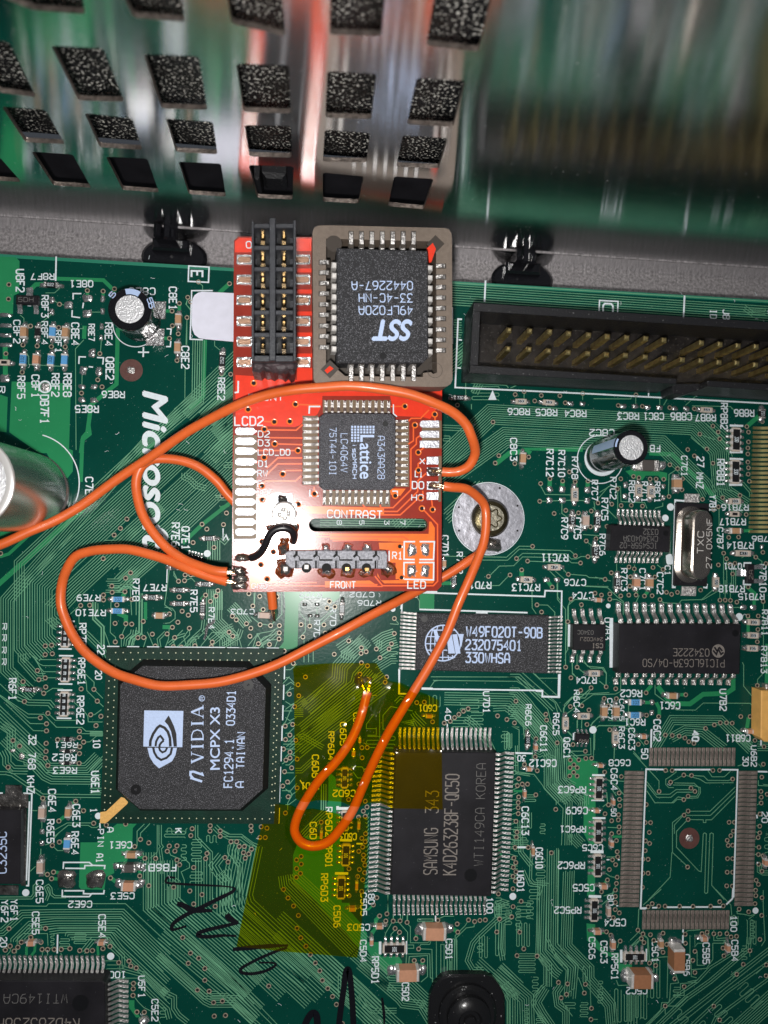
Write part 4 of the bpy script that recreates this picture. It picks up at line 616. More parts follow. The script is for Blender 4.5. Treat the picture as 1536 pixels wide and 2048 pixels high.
VV(C5, [("80", 157, 1530, 1612, 50), ("100", 1167, 1560, 1690, 50), ("U6D1", 1427, 1335, 1510, 56), ("C6C13", 1467, 785, 1020, 56), ("C5D5", 92, 1520, 1710, 48)])
UU(C5, [("30", 1500, 1432, 345, 46)])
VV(C6, [("C6C11", 357, 595, 900, 72), ("R6C5", 505, 450, 700, 68), ("Q6C1", 630, 735, 975, 70), ("C6C4", 1182, 1095, 1345, 72), ("50", 1185, 1565, 1650, 55)])
UU(C6, [("C6C12", 540, 230, 992, 76), ("RP6C3", 885, 570, 1302, 72), ("C6C9", 905, 660, 1547, 74), ("RP6C1", 885, 590, 1767, 68), ("C6C8", 1405, 1160, 992, 66), ("C6C5", 1085, 850, 1985, 66)])
VV(C7, [("50", 307, 475, 570, 60), ("40", 802, 300, 395, 60), ("30", 1292, 550, 640, 52), ("U6B2", 1372, 445, 645, 52), ("20", 1477, 1090, 1190, 55)])
VV(C8, [("768", 292, 30, 195, 70), ("KHZ", 278, 270, 440, 72), ("C6E4", 497, 405, 635, 72), ("R6E5", 482, 715, 950, 70), ("C6E3", 747, 560, 785, 70), ("R6E4", 732, 840, 1070, 70), ("C6E5", 372, 1335, 1565, 68), ("A", 1097, 795, 840, 62), ("PIN", 1002, 815, 985, 58), ("A1", 988, 1065, 1150, 64), ("U6E1", 938, 220, 445, 74), ("1", 928, 600, 635, 62)])
UU(C8, [("R6E2", 780, 540, 42, 66), ("R6E3", 785, 550, 177, 62), ("C6E1", 1350, 1125, 940, 64), ("C6E2", 940, 705, 1547, 64), ("C5E3", 1375, 1140, 1462, 62)])
VV(D1, [("Y6F1", 97, 180, 370, 60), ("Y6F2", 12, 185, 380, 60), ("C5E5", 292, 290, 490, 60), ("C5E4", 892, 315, 520, 60), ("U5F1", 1252, 870, 1060, 56), ("C5E2", 1372, 1080, 1275, 56), ("20", 5, 520, 605, 56)])
UU(D1, [("100", 1138, 990, 827, 56)])
UU(D2, [("FB6E1", 250, -75, 808, 64)]); VV(D2, [("K", 242, 468, 508, 60)])
VV(D3, [("C6D7", 257, 415, 700, 80), ("RP6D2", 457, 225, 600, 80), ("RP6D1", 457, 690, 985, 80), ("RP6D3", 397, 1075, 1425, 84), ("C5D6", 562, 1485, 1755, 80)])
UU(D3, [("C5D3", 1020, 740, 1717, 76), ("C6D3", 850, 650, 555, 80)])
VV(D5, [("C5D4", 92, 455, 650, 54), ("RP5D1", 197, 605, 845, 60), ("C5D1", 867, 445, 625, 54), ("C5D2", 472, 840, 1000, 58)])
VV(D6, [("C6C10", 367, -20, 185, 68), ("C5C6", 912, 895, 1115, 60), ("C5C3", 1032, 935, 1155, 64), ("RP5C1", 1142, 1065, 1325, 64), ("80", 1102, 465, 565, 60)])
UU(D6, [("RP6C2", 865, 595, 122, 64), ("C5C5", 965, 750, 352, 64), ("RP5C2", 830, 560, 582, 62), ("C5C4", 1285, 1070, 707, 66), ("C5C2", 1505, 1295, 1407, 62)])
VV(D7, [("C5C1", 247, 575, 800, 66), ("C5B6", 600, 720, 950, 62), ("C5B5", 812, 590, 820, 70), ("C5B4", 1132, 560, 790, 68), ("100", 1122, 290, 460, 64)])
VV(D8, [("R7E5", 212, 500, 680, 54), ("R7E4", 362, 645, 820, 46), ("R7D7", 1372, 640, 850, 46), ("R7D8", 1237, 750, 940, 46)])
UU(D8, [("R7D9", 1300, 1120, 520, 42), ("C7D3", 740, 550, 657, 40)])
VV(P, [('8', 674, 1041, 1049, 9), ('5', 719, 1041, 1049, 9), ('3', 769, 1041, 1049, 9), ('7', 800, 1040, 1049, 10)])
UU(B5, [("C7D2", 520, 235, 1090, 55), ("R7D6", 600, 330, 1187, 58)])
# outlines, bars and dots
SZ = [0]
def sz_(): SZ[0] += 1; return .0088 + SZ[0] * .0000125
def sl(t, s, w_=2.6, closed=False):
    a = prs(s); mb.ribbon(pp(B, t, a, .0068), w_ * B.k(*t(*a[0])), sz_(), None, closed)
def dot(t, x, y, r): mb.disc(B.loc(*t(x, y)), r / t.s * B.k(*t(x, y)), sz_(), None, 24)
sl(Z4, '432,50 428,238', 3); sl(Z4, '625,335 562,335 562,380'); sl(Z4, '642,405 635,447'); sl(Z4, '555,462 553,512 615,520'); sl(Z4, '660,822 608,820 606,875'); sl(Z4, '745,826 795,828 790,880'); sl(Z4, '682,896 715,900'); sl(Z4, '1280,605 1315,607 1310,652'); sl(Z4, '1312,700 1308,742 1275,742'); sl(Z4, '1060,785 1145,786', 3); sl(Z4, '1102,745 1100,822', 3); sl(Z4, '212,428 240,430', 2)
sl(Z5, '90,522 298,534 292,690 85,680', 2.8, True); sl(Z5, '335,775 120,775 105,1272 235,1278', 2.6)
sl(Z7, '115,665 77,663 50,1320 1500,1388', 3); sl(P, '1205,789 1700,816', 3); sl(Z7, '82,862 115,865'); sl(Z7, '22,550 22,900', 2.5); sl(Z7, '70,1130 105,1135'); mb.flat(pp(B, Z7, [(408, 1345), (365, 1440), (446, 1440)]), sz_())
sl(P, '1198,623 1199,601 1236,603 1235,625', 2.8); sl(P, '971,561 969,604', 3.4); sl(P, '1369,591 1367,634', 3.4); sl(P, '1297,786 1297,793'); sl(P, '1350,788 1350,796')
sl(B1, '1490,690 1490,770 1510,735 1525,770', 2.5); sl(B1, '515,545 515,598', 3); sl(B1, '488,572 545,573', 3); dot(B1, 1385, 858, 23)
a_ = [(60 + 99 * math.cos(R(q)), 966 + 99 * math.sin(R(q))) for q in range(-75, 50, 5)]; mb.ribbon([B.loc(*q) for q in a_], .014, sz_())
a_ = [(272 + 46 * math.cos(R(q)), 648 + 46 * math.sin(R(q))) for q in range(60, 185, 8)]; mb.ribbon([B.loc(*q) for q in a_], .012, sz_())
mb.disc(B.loc(*Z4(348, 1052)), .083, sz_(), None, 28, .062)
a_ = [(1200 + 46 * math.cos(R(q)), 919 + 48 * math.sin(R(q))) for q in range(20, 300, 8)]; mb.ribbon([B.loc(*q) for q in a_], .012, sz_())
sl(B7, '1195,5 1315,8', 4); sl(B7, '1195,240 1310,240', 4.5); sl(B7, '1195,300 1315,305', 4); sl(B7, '1190,530 1305,530', 4.5); dot(B7, 668, 728, 31); dot(B7, 622, 826, 29); mb.blob(B.loc(*B7(662, 1195)), .052, .085, .006); sl(B7, '112,920 112,1070', 4)
sl(B7, '1388,1225 1325,1225 1320,1260', 3); sl(B7, '1320,1375 1318,1415 1385,1418', 3); sl(B7, '715,1440 690,1440 712,668 800,675', 3.6); sl(B7, '960,1440 990,1446 995,1410', 3)
sl(B6, '-160,1605 945,1640 950,1587 1100,1592 1095,1870', 3); sl(B8, '200,112 330,118', 3); sl(B8, '85,200 82,256', 2.5); sl(B8, '205,240 960,263', 3); sl(B8, '66,660 62,828 140,830', 3); sl(B8, '220,795 1065,806 1062,850 1182,853 1187,690', 3); dot(B8, 20, 238, 18); dot(B8, 1522, 215, 16); sl(B8, '600,262 682,264', 3)
sl(B8, '1250,345 1250,500', 4.5)
sl(C1, '350,325 350,700', 7); dot(C1, 1315, 317, 28); dot(C1, 210, 1170, 27); sl(C1, '75,1190 70,1235', 4); sl(C1, '1530,868 1490,868 1482,1290', 3.2); sl(C1, '655,1165 650,1310', 3)
for a in ('605,928 752,930', '598,1217 742,1219', '590,1280 740,1282', '582,1568 732,1570', '670,575 765,577', '600,858 735,860'): sl(C2, a, 3)
for i in range(9): sl(C3, f'{125+i*146},{120+i*1.5} {215+i*146},{121+i*1.5}', 2.4)
for i in range(7): sl(C3, f'{1424-i*6},{250+i*150} {1421-i*6},{360+i*150}', 2.4)
sl(C3, '72,1412 75,1450', 2.6); sl(C3, '1385,1300 1380,1410 1350,1412', 2.6); dot(C8, 1008, 672, 34)
sl(C6, '68,915 265,917', 2.8); sl(C6, '570,-10 565,255 378,250 378,190 300,186', 3); dot(C6, 965, 640, 40); sl(C6, '960,1170 1110,1172', 3.6); sl(C6, '950,1465 1100,1467', 2.6); sl(C6, '965,1672 1115,1674', 3.6); sl(C6, '745,680 742,760', 3.5); sl(C6, '85,2012 185,2012', 3)
sl(C7, '400,290 398,450', 3); sl(C7, '520,675 350,672 300,1944', 3); sl(C7, '625,676 975,676', 3); sl(C7, '1085,676 1240,678 1200,1920', 3); sl(C7, '1435,695 1530,697', 3); sl(C7, '1425,1115 1430,1150', 3); sl(C7, '1425,1580 1440,1582', 3); sl(C7, '1478,1580 1500,1582', 3)
sl(C8, '-20,440 30,440'); sl(C8, '240,442 328,446 292,1388 268,1388', 3); sl(C8, '303,525 272,1335', 3); dot(C8, 267, 1457, 37); sl(C8, '648,1215 652,1150 915,1150 950,1180 1075,1183 1070,1218', 2.8); sl(C8, '668,1210 868,1212 870,1182 950,1182', 2.8); sl(C8, '640,1430 638,1500 915,1500 940,1470 1062,1470 1068,1432', 2.8); sl(C8, '660,1440 858,1440 856,1470 935,1472', 2.8); sl(C8, '1525,1180 1528,1240', 3)
sl(D1, '522,492 518,662', 3); dot(D1, 1002, 685, 33); dot(C5, 1388, 1545, 29); sl(C5, '1410,322 1536,326', 3); sl(C5, '1435,1130 1500,1130', 3); sl(C5, '730,1710 730,1760', 2.6); sl(C5, '830,75 830,100', 2.4)
sl(C4, '1075,260 1078,485 1180,487', 3); sl(C4, '1280,435 1380,437', 3)
sl(D3, '610,205 610,235 770,235 770,205', 5.5); sl(D3, '640,640 795,642', 5); sl(D3, '575,1065 745,1067', 5); sl(D3, '850,685 930,687', 3)
sl(D2, '1237,270 1235,405 1200,410', 2.8); sl(D2, '1243,0 1240,215', 3); sl(D2, '1440,0 1490,75', 2)
sl(D5, '272,465 272,580', 5); sl(D5, '510,460 510,580', 2.8); dot(D5, 1468, 55, 29)
sl(D6, '925,15 1060,18', 5.5); sl(D6, '907,472 1035,476', 5); sl(D6, '1240,1020 1240,1150', 5); sl(D6, '1498,1010 1495,1140', 2.8); sl(D6, '1460,20 1440,598 1490,600', 3); sl(D6, '1090,98 1120,98', 2.4); sl(D6, '1205,98 1225,98', 2.4); sl(D6, '1190,570 1210,570', 2.4)
sl(D7, '128,-20 115,200 185,200', 3); 
for a in ('245,195 300,195', '410,190 530,190', '575,190 680,190', '728,188 870,188', '920,187 1015,187', '1070,160 1138,95 1145,-20', '590,435 588,470', '588,500 586,590'): sl(D7, a, 3)
dot(D7, 1392, 225, 33)
sl(D8, '0,972 500,975', 2.4); sl(D8, '540,980 980,990', 2.4); dot(D8, 352, 195, 29); sl(D8, '20,290 15,440', 2)
sl(B5, '850,1195 835,1290', 2.4); dot(B5, 740, 1285, 28)
part('silkscreen', mb, board, False, 'stuff')
# bold name running down the board
def bold_word(F, t, s, x, y0, y1, h, z, m, parent, name='printed_name', shear=.25, up=0.0, offset=.0, thick=0.0):
    cu = bpy.data.curves.new('lettering', 'FONT'); cu.body = s; cu.shear = shear; cu.offset = offset
    ob = bpy.data.objects.new('lettering', cu); COL.objects.link(ob); bpy.context.view_layer.update()
    me = bpy.data.meshes.new_from_object(ob); bpy.data.objects.remove(ob)
    xs = [v.co.x for v in me.vertices]; x0, x1 = min(xs), max(xs); hh = .73
    if up == 'V': a = F.loc(*t(x, y0), z); b = F.loc(*t(x, y1), z)
    elif up == 'W': a = F.loc(*t(x, y0), z); b = F.loc(*t(x, y1), z)
    else: a = F.loc(*t(x, y0), z); b = F.loc(*t(y1, up), z)
    u = (b - a); L = u.length; u.normalize(); v = Vector((-u.y, u.x)); H = h / t.s * F.k(*t(x, y0), z)
    m2 = MB(m)
    for i, (du, dv) in enumerate(((0, 0), (thick, 0), (-thick, 0), (0, thick), (0, -thick)) if thick else ((0, 0),)):
        m2.add([tuple((a + u * ((q.co.x - x0) / (x1 - x0) * L + du * H) + v * (q.co.y / hh * H + dv * H)).to_3d() + Vector((0, 0, z + i * .0003))) for q in me.vertices], [list(p.vertices) for p in me.polygons])
    bpy.data.meshes.remove(me)
    return part(name, m2, parent, False)
bold_word(B, P, 'Microsoft', 287, 783, 1097, 50, .0117, 'silk_white', board, up='V', shear=.22, offset=.0, thick=.045)

# ---- bare solder lands, tinned pads
def lands(t, data, name='solder_land', h=.022, m='solder'):
    for x, y, w_, hh in data:
        k = B.k(*t(x, y)) / t.s; c = B.loc(*t(x, y)); q = MB(m); q.blob(c, w_ * k / 2, hh * k / 2, h, z=.002, n=14)
        o = bpy.data.objects.new(name, q.mesh(name, (c.x, c.y, 0))); COL.objects.link(o); o.parent = board; o.location = (c.x, c.y, 0)
lands(Z4, [(400, 385, 42, 55), (400, 475, 42, 55), (530, 422, 68, 60), (672, 372, 78, 58), (668, 487, 72, 62), (790, 375, 34, 60), (787, 470, 36, 52), (782, 585, 34, 52), (778, 675, 34, 48), (708, 792, 56, 72), (640, 927, 58, 72), (762, 930, 50, 76), (632, 1050, 58, 40), (722, 1050, 56, 40), (630, 1150, 58, 46), (722, 1155, 60, 44), (45, 500, 100, 36), (45, 580, 100, 34), (45, 655, 100, 34), (45, 730, 100, 34), (35, 985, 74, 66)])
lands(Z7, [(1155, 1475, 66, 44), (1270, 1478, 62, 46)]); lands(Z8, [(212, 1428, 62, 44), (320, 1428, 60, 46), (437, 1438, 62, 44), (545, 1440, 58, 46), (682, 1450, 62, 44), (790, 1452, 58, 46), (905, 1455, 50, 44)])
lands(B6, [(990, 670, 60, 60), (990, 772, 56, 56), (1105, 670, 58, 62), (1105, 772, 58, 56), (1332, 675, 56, 56), (1330, 772, 54, 58), (965, 1490, 62, 46), (1060, 1490, 58, 48)])
lands(B7, [(268, 530, 46, 56), (268, 632, 46, 50), (605, 545, 42, 46), (605, 645, 42, 46), (1178, 937, 46, 42)])
lands(C1, [(1350, 245, 48, 38), (1425, 247, 48, 40), (748, 903, 40, 40), (658, 962, 36, 44), (656, 1042, 36, 40)]); lands(C8, [(433, 835, 58, 56), (430, 955, 56, 56)])
lands(C8, [(680, 1325, 190, 180), (970, 1325, 196, 184)], h=.05, m='solder_dark'); lands(D1, [(1300, 1268, 95, 80)], h=.07); lands(D8, [(1205, 712, 42, 34), (1262, 712, 42, 34), (1160, 618, 40, 30), (1262, 618, 40, 30)])
lands(C8, [(222, 65, 60, 72), (130, 5, 60, 40)], m='tin')
lands(B7, [(1480, 1080, 30, 40), (1460, 1260, 70, 40), (1470, 1385, 70, 40)], h=.02)
def pads(t, data, m='tin', name='bare_pad', z=.012):
    for s in data:
        q = MB(m); P_ = pp(B, t, prs(s)); c = sum(P_, Vector((0, 0))) / len(P_); q.slab(P_, .0, z, .003)
        o = bpy.data.objects.new(name, q.mesh(name, (c.x, c.y, 0), False)); COL.objects.link(o); o.parent = board; o.location = (c.x, c.y, 0)
pads(Z4, ['1150,395 1278,398 1270,532 1148,530', '1128,602 1265,606 1260,738 1120,735'], 'solder')
for t, x, y, r, r2 in ((Z4, 1010, 925, 88, 29), (C7, 768, 1342, 98, 33)):
    c = B.loc(*t(x, y)); k = B.k(*t(x, y)) / t.s; q = MB('pad_disc'); q.disc(c, r * k, .0085, None, 40)
    q.blob(c, r2 * k, r2 * k, .012, 'tin', z=.0085); o = bpy.data.objects.new('test_pad', q.mesh('test_pad', (c.x, c.y, 0))); COL.objects.link(o); o.parent = board; o.location = (c.x, c.y, 0)
c = B.loc(*Z4(348, 1052)); q = MB('tin'); q.blob(c, .052, .052, .012, z=.004, n=20, jit=.03); o = bpy.data.objects.new('test_pad', q.mesh('test_pad', (c.x, c.y, 0))); COL.objects.link(o); o.parent = board; o.location = (c.x, c.y, 0)
# unpopulated hundred-pin footprint: four rows of dull pads
def pad_row(a0, a1, b0, b1, n, fill=.72):
    "row of n pads between the two rails a0-a1 and b0-b1 (photo pixels)"
    A0, A1, B0, B1_ = (B.loc(*q) for q in (a0, a1, b0, b1)); me = None
    q0 = MB('pad_brown'); L = ((A0 + A1) / 2 - (B0 + B1_) / 2).length; W = (A1 - A0).length / n * fill
    q0.slab([Vector((-L / 2, -W / 2)), Vector((L / 2, -W / 2)), Vector((L / 2, W / 2)), Vector((-L / 2, W / 2))], 0, .016, .006)
    me = q0.mesh('footprint_pad', (0, 0, 0), False)
    g = MB('trace_green')
    for i in range(n):
        f = (i + .5) / n; p = A0.lerp(A1, f); q = B0.lerp(B1_, f); c = (p + q) / 2; d = q - p
        inst('footprint_pad', me, board, (c.x, c.y, random.uniform(0, .001)), math.atan2(d.y, d.x) + R(random.uniform(-.5, .5)))
pad_row((1249, 1541), (1238, 1814), (1288, 1541), (1277, 1814), 30, .84); pad_row((1478, 1541), (1468, 1812), (1514, 1541), (1505, 1812), 30, .84)
pad_row((1298, 1495), (1471, 1495), (1297, 1532), (1470, 1532), 20, .8); pad_row((1284, 1820), (1459, 1820), (1283, 1858), (1458, 1858), 20, .84)
for x0, y0 in ((1268, 1540),):
    q = MB('hole_black')
# ================================================================== chips with leads
def lead_mesh(L, h, w_, t=.018, m='tin', foot=.45, j=False, name='lead'):
    "one bent lead: x runs outward from the body edge"
    a = .18 * L
    pr = [(-.02, h), (a, h), (L * (1 - foot), .014), (L, .012)]
    q = MB(m); vs = []
    for x, z in pr: vs += [(x, -w_ / 2, z + t / 2), (x, w_ / 2, z + t / 2), (x, w_ / 2, z - t / 2), (x, -w_ / 2, z - t / 2)]
    fs = [[4 * i + k, 4 * i + (k + 1) % 4, 4 * i + 4 + (k + 1) % 4, 4 * i + 4 + k][::-1] for i in range(3) for k in range(4)] + [[12, 15, 14, 13][::-1]]
    q.add(vs, fs); return q
def lead_row(F, parent, a, b, oa, ob_, n, h, wf=.5, m='tin', foot=.45, t=.018, z=0.0, blob=None, name='lead'):
    pts = []
    for i in range(n):
        f = i / max(1, n - 1); A = F.loc(a[0] + (b[0] - a[0]) * f, a[1] + (b[1] - a[1]) * f, z + h); O = F.loc(oa[0] + (ob_[0] - oa[0]) * f, oa[1] + (ob_[1] - oa[1]) * f, z + .012); pts.append((A, O))
    L = sum((o - a_).length for a_, o in pts) / n; pitch = (pts[-1][0] - pts[0][0]).length / max(1, n - 1) if n > 1 else L
    q = lead_mesh(L, h, pitch * wf, t, m, foot)
    if blob: q.blob((L * .93, 0), L * .17, pitch * wf * .62, .035, blob, seed=3, z=-.008, n=8)
    me = q.mesh(name, (0, 0, 0)); me.name = name
    for A, O in pts:
        d = O - A; inst(name, me, parent, (A.x, A.y, z), math.atan2(d.y, d.x), (d.length / L, 1, 1))
def chip(F, t, top, h, label, cat='chip', name='integrated_circuit', z=0.0, z0=.025, ch=.012, m='epoxy_plain', mside=None, group=None):
    poly = [F.loc(*t(x, y), z + h) for x, y in prs(top)]
    c = sum(poly, Vector((0, 0))) / len(poly)
    r = root(name, F, (c.x, c.y, z), label, cat, group)
    q = MB(m); q.slab(poly, z + z0, z + h, ch, mside or m, m); part('body', q, r, False)
    return r
ICG = 'black surface mount chips on the green board'
# ---- graphics/media chip
sub_ = [B.loc(*C3(x, y), .10) for x, y in prs('120,130 1415,141 1378,1418 75,1412')]
c = sum(sub_, Vector((0, 0))) / 4
mcp = root('ball_grid_chip', B, (c.x, c.y, 0), 'large square black chip with an eye logo, set on a dark green carrier', 'chip', ICG)
q = MB('substrate_dark'); q.slab(sub_, .04, .10, 0); part('carrier', q, mcp, False)
o8 = '385,262 1140,275 1285,425 1262,1165 1095,1312 365,1310 205,1170 222,400'
top8 = [B.loc(*C3(x, y), .225) for x, y in prs(o8)]
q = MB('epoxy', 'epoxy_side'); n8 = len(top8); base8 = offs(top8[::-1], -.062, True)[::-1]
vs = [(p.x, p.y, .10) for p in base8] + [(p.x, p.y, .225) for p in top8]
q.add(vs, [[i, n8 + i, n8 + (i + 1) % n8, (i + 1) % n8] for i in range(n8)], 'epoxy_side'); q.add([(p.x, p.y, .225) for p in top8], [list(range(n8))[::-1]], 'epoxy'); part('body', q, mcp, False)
q = MB('gold_mark'); q.flat(pp(B, C3, prs('75,1332 118,1326 228,1222 250,1228 278,1258 272,1272 130,1402 112,1414 72,1412'), .103), .1035); part('corner_mark', q, mcp, False)
q = MB('trace_bare')
for i in range(22):
    for (x0, y0, x1, y1) in ((160, 165, 1370, 172), (180, 215, 1350, 222), (165, 1375, 1340, 1382), (145, 190, 105, 1340), (185, 240, 145, 1340), (1360, 240, 1325, 1360), (1385, 200, 1345, 1360)):
        f = (i + .5) / 22; q.disc(B.loc(*C3(x0 + (x1 - x0) * f, y0 + (y1 - y0) * f), .103), .0085, .1025, None, 6)
part('tiny_vias', q, mcp, False, 'stuff')
q = MB('print_blue', 'epoxy_side'); zt = .2265
q.flat(pp(B, C3, prs('397,588 683,592 675,857 390,852'), zt), zt)
def rb(s, w_, m, dz=.0): a = prs(s); q.ribbon(pp(B, C3, a, zt), w_ / C3.s * B.k(*C3(*a[0]), zt), zt + dz, m)
q.flat(pp(B, C3, prs('575,625 592,655 615,705 632,760 636,853 612,853 605,800 592,740 570,695 545,668'), zt), zt + .0006, 'epoxy_side')
rb('440,850 442,810 462,760 492,715 512,700 545,715 570,745 585,790 588,852', 20, 'epoxy_side', .0008)
rb('480,850 484,815 500,785 515,775 528,790 540,808', 16, 'epoxy_side', .0009); rb('540,808 520,825 510,840 508,855', 16, 'epoxy_side', .0010)
q.flat(pp(B, C3, prs('420,862 636,862 625,915 600,960 505,1012 465,975 435,925'), zt), zt + .0002, 'print_blue')
rb('462,858 470,895 490,930 520,950 560,935 590,905 600,860', 17, 'epoxy_side', .0008); rb('505,858 512,880 530,895 552,885 565,860', 15, 'epoxy_side', .0009)
part('eye_logo', q, mcp, False)
q = MB('print_blue')
def WT(q_, F, t, s, y0, y1, xb, xb2, h, z, wt=.15, **k): letters(q_, F, s, t(xb, y0), t(xb2, y1), h / t.s, z=z, wt=wt, **k)
WT(q, B, C3, 'FC1294.1', 1150, 800, 1040, 1050, 60, zt); WT(q, B, C3, '0334D1', 695, 445, 1056, 1064, 58, zt); WT(q, B, C3, 'A', 1150, 1110, 1124, 1125, 58, zt); WT(q, B, C3, 'TAIWAN', 1010, 750, 1128, 1134, 56, zt)
q.disc(B.loc(*C3(818, 500), zt), .038, zt, None, 20, .031); WT(q, B, C3, 'R', 511, 489, 830, 830, 24, zt)
part('printed_code', q, mcp, False, 'stuff')
bold_word(B, C3, 'MCPX X3', 948, 1020, 566, 72, zt, 'print_blue', mcp, name='printed_type', up='W', shear=0, thick=.02)
q = MB('print_blue')
def serif(s, x, y0, y1, h):
    "seriffed capitals reading up the page"
    L = (y0 - y1); 
    for k_, (c_, f0, f1) in enumerate(s):
        a = y0 - L * f0; b_ = y0 - L * f1; A = B.loc(*C3(x, a), zt); Bv = B.loc(*C3(x, b_), zt); u = Bv - A; H = h / C3.s * B.k(*C3(x, a), zt); v = Vector((-u.y, u.x)).normalized() * H
        def L_(pts, w_, dz=0): q.ribbon([A + u * p[0] + v * p[1] for p in pts], w_ * H, zt + dz)
        if c_ == 'I': L_([(.5, 0), (.5, 1)], .17); L_([(.1, .03), (.9, .03)], .06, .0003); L_([(.1, .97), (.9, .97)], .06, .0003)
        if c_ == 'V': L_([(.12, 1), (.52, 0)], .17); L_([(.52, 0), (.85, 1)], .07, .0003); L_([(0, .97), (.34, .97)], .06, .0005); L_([(.68, .97), (1, .97)], .06, .0005)
        if c_ == 'A': L_([(.12, 0), (.48, 1)], .07); L_([(.48, 1), (.84, 0)], .17, .0003); L_([(0, .03), (.28, .03)], .06, .0005); L_([(.64, .03), (1, .03)], .06, .0005); L_([(.25, .35), (.68, .35)], .06, .0007)
        if c_ == 'D': L_([(.2, 0), (.2, 1)], .17); L_([(.1, .97), (.5, .96), (.78, .82), (.88, .5), (.78, .18), (.5, .04), (.1, .03)], .09, .0003)
serif([('V', 0, .2), ('I', .235, .325), ('D', .355, .58), ('I', .615, .7), ('A', .735, .96)], 830, 975, 530, 90)
letters(q, B, 'n', C3(820, 1108), C3(822, 1040), 130 / C3.s, z=zt, wt=.13, italic=.28)
part('printed_name', q, mcp, False)
for x, y in ((1157, 403), (335, 1168)):
    q = MB('dimple'); q.disc(B.loc(*C3(x, y), .226), .066, .2262, None, 24); q.blob(B.loc(*C3(x, y), .226), .018, .018, .006, 'epoxy', z=.2263); part('mould_dimple', q, mcp, False)

# ---- tall flash chip with the globe logo
tsop = chip(B, B8, '190,265 1110,285 1100,688 178,665', .115, 'wide black chip with a white globe logo, below the silver screw washer', group=ICG, m='epoxy')
k_ = B8; lead_row(B, tsop, k_(186, 272), k_(172, 655), k_(75, 262), k_(62, 650), 16, .05, .55, foot=.5); lead_row(B, tsop, k_(1112, 296), k_(1102, 676), k_(1205, 292), k_(1192, 676), 16, .05, .55, foot=.5)
q = MB('print_blue'); zt = .1165
for s, x0, x1, y, h in (("W49F020T-90B", 533, 1060, 428, 68), ("232075401", 528, 915, 519, 66), ("330WHSA", 528, 833, 609, 66)): letters(q, B, s, B8(x0, y), B8(x1, y + (x1 - x0) * .02), h / B8.s, z=zt, wt=.16)
part('printed_code', q, tsop, False, 'stuff')
q = MB('print_blue', 'epoxy'); kk = B.k(*B8(370, 475), zt) / B8.s; gc = B.loc(*B8(370, 475), zt)
q.disc(gc, 127 * kk, zt, 'print_blue', 40, 118 * kk)
def gl(s, w_, dz=.0004, m='print_blue'): a = prs(s); q.ribbon(pp(B, B8, a, zt), w_ * kk, zt + dz, m)
gl('285,385 455,385', 7); gl('252,430 380,430', 7); gl('245,480 395,480', 7); gl('255,525 400,525', 7); gl('290,575 455,575', 7)
gl('300,370 285,430 282,520 305,585', 7, .0008); gl('370,350 368,600', 7, .0008); gl('335,352 315,430 312,520 335,598', 7, .0012); gl('405,560 410,596', 7, .0008); gl('435,560 440,585', 7, .0008)
for s in ('300,380 325,380 372,530 350,560', '395,420 430,415 455,548 408,548', '435,415 468,413 492,548 458,548', '478,412 515,412 498,505'): q.flat(pp(B, B8, prs(s), zt), zt + .0016, 'print_blue')
part('globe_logo', q, tsop, False)
q = MB('dimple'); q.disc(B.loc(*B8(240, 307), zt), .044, zt, None, 24); part('mould_dimple', q, tsop, False)

# ---- graphics memory chip under the film
qfp = chip(B, C5, '385,312 1245,320 1205,1550 345,1536', .27, 'tall black chip with pale etched lettering, top left corner under amber film', group=ICG, m='epoxy_plain')
k_ = C5; lead_row(B, qfp, k_(425, 318), k_(1198, 326), k_(428, 105), k_(1195, 108), 20, .13, .5, foot=.42, blob=None)
lead_row(B, qfp, k_(378, 1540), k_(1150, 1548), k_(378, 1705), k_(1150, 1700), 20, .13, .5); lead_row(B, qfp, k_(372, 330), k_(335, 1515), k_(200, 320), k_(152, 1502), 30, .13, .5); lead_row(B, qfp, k_(1250, 335), k_(1212, 1508), k_(1400, 330), k_(1350, 1492), 30, .13, .5)
q = MB('print_etch'); zt = .2715
letters(q, B, 'SAMSUNG', C5(742, 1358), C5(748, 968), 112 / C5.s, z=zt, wt=.085); letters(q, B, '343', C5(752, 836), C5(756, 650), 108 / C5.s, z=zt, wt=.085)
letters(q, B, 'K4D263238F-QC50', C5(905, 1362), C5(930, 508), 112 / C5.s, z=zt, wt=.095); letters(q, B, 'WTI149CA KOREA', C5(1135, 1285), C5(1160, 415), 78 / C5.s, z=zt, wt=.06, m='print_dim')
part('etched_lettering', q, qfp, False, 'stuff')
q = MB('dimple'); q.disc(B.loc(*C5(1030, 1367), zt), .082, zt, None, 32); part('mould_dimple', q, qfp, False)

# ---- cut-off memory chip, lower left
q2 = chip(B, D1, '-420,912 925,912 948,935 955,1900 -420,1900', .27, 'black memory chip running out of the lower left corner', group=ICG, m='epoxy_plain')
k_ = D1; lead_row(B, q2, k_(-60, 905), k_(922, 905), k_(-60, 680), k_(928, 682), 22, .13, .55); lead_row(B, q2, k_(945, 940), k_(950, 1520), k_(1160, 918), k_(1162, 1500), 14, .13, .55)
q = MB('print_dim'); letters(q, B, 'WTI149CA', D1(612, 1030), D1(38, 1030), 82 / D1.s, z=zt, wt=.07); letters(q, B, 'K4D263238F', D1(715, 1250), D1(-20, 1250), 105 / D1.s, z=zt, wt=.09, m='print_etch'); part('etched_lettering', q, q2, False, 'stuff')
q = MB('dimple'); q.disc(B.loc(*D1(727, 1112), zt), .098, zt, None, 32); part('mould_dimple', q, q2, False)

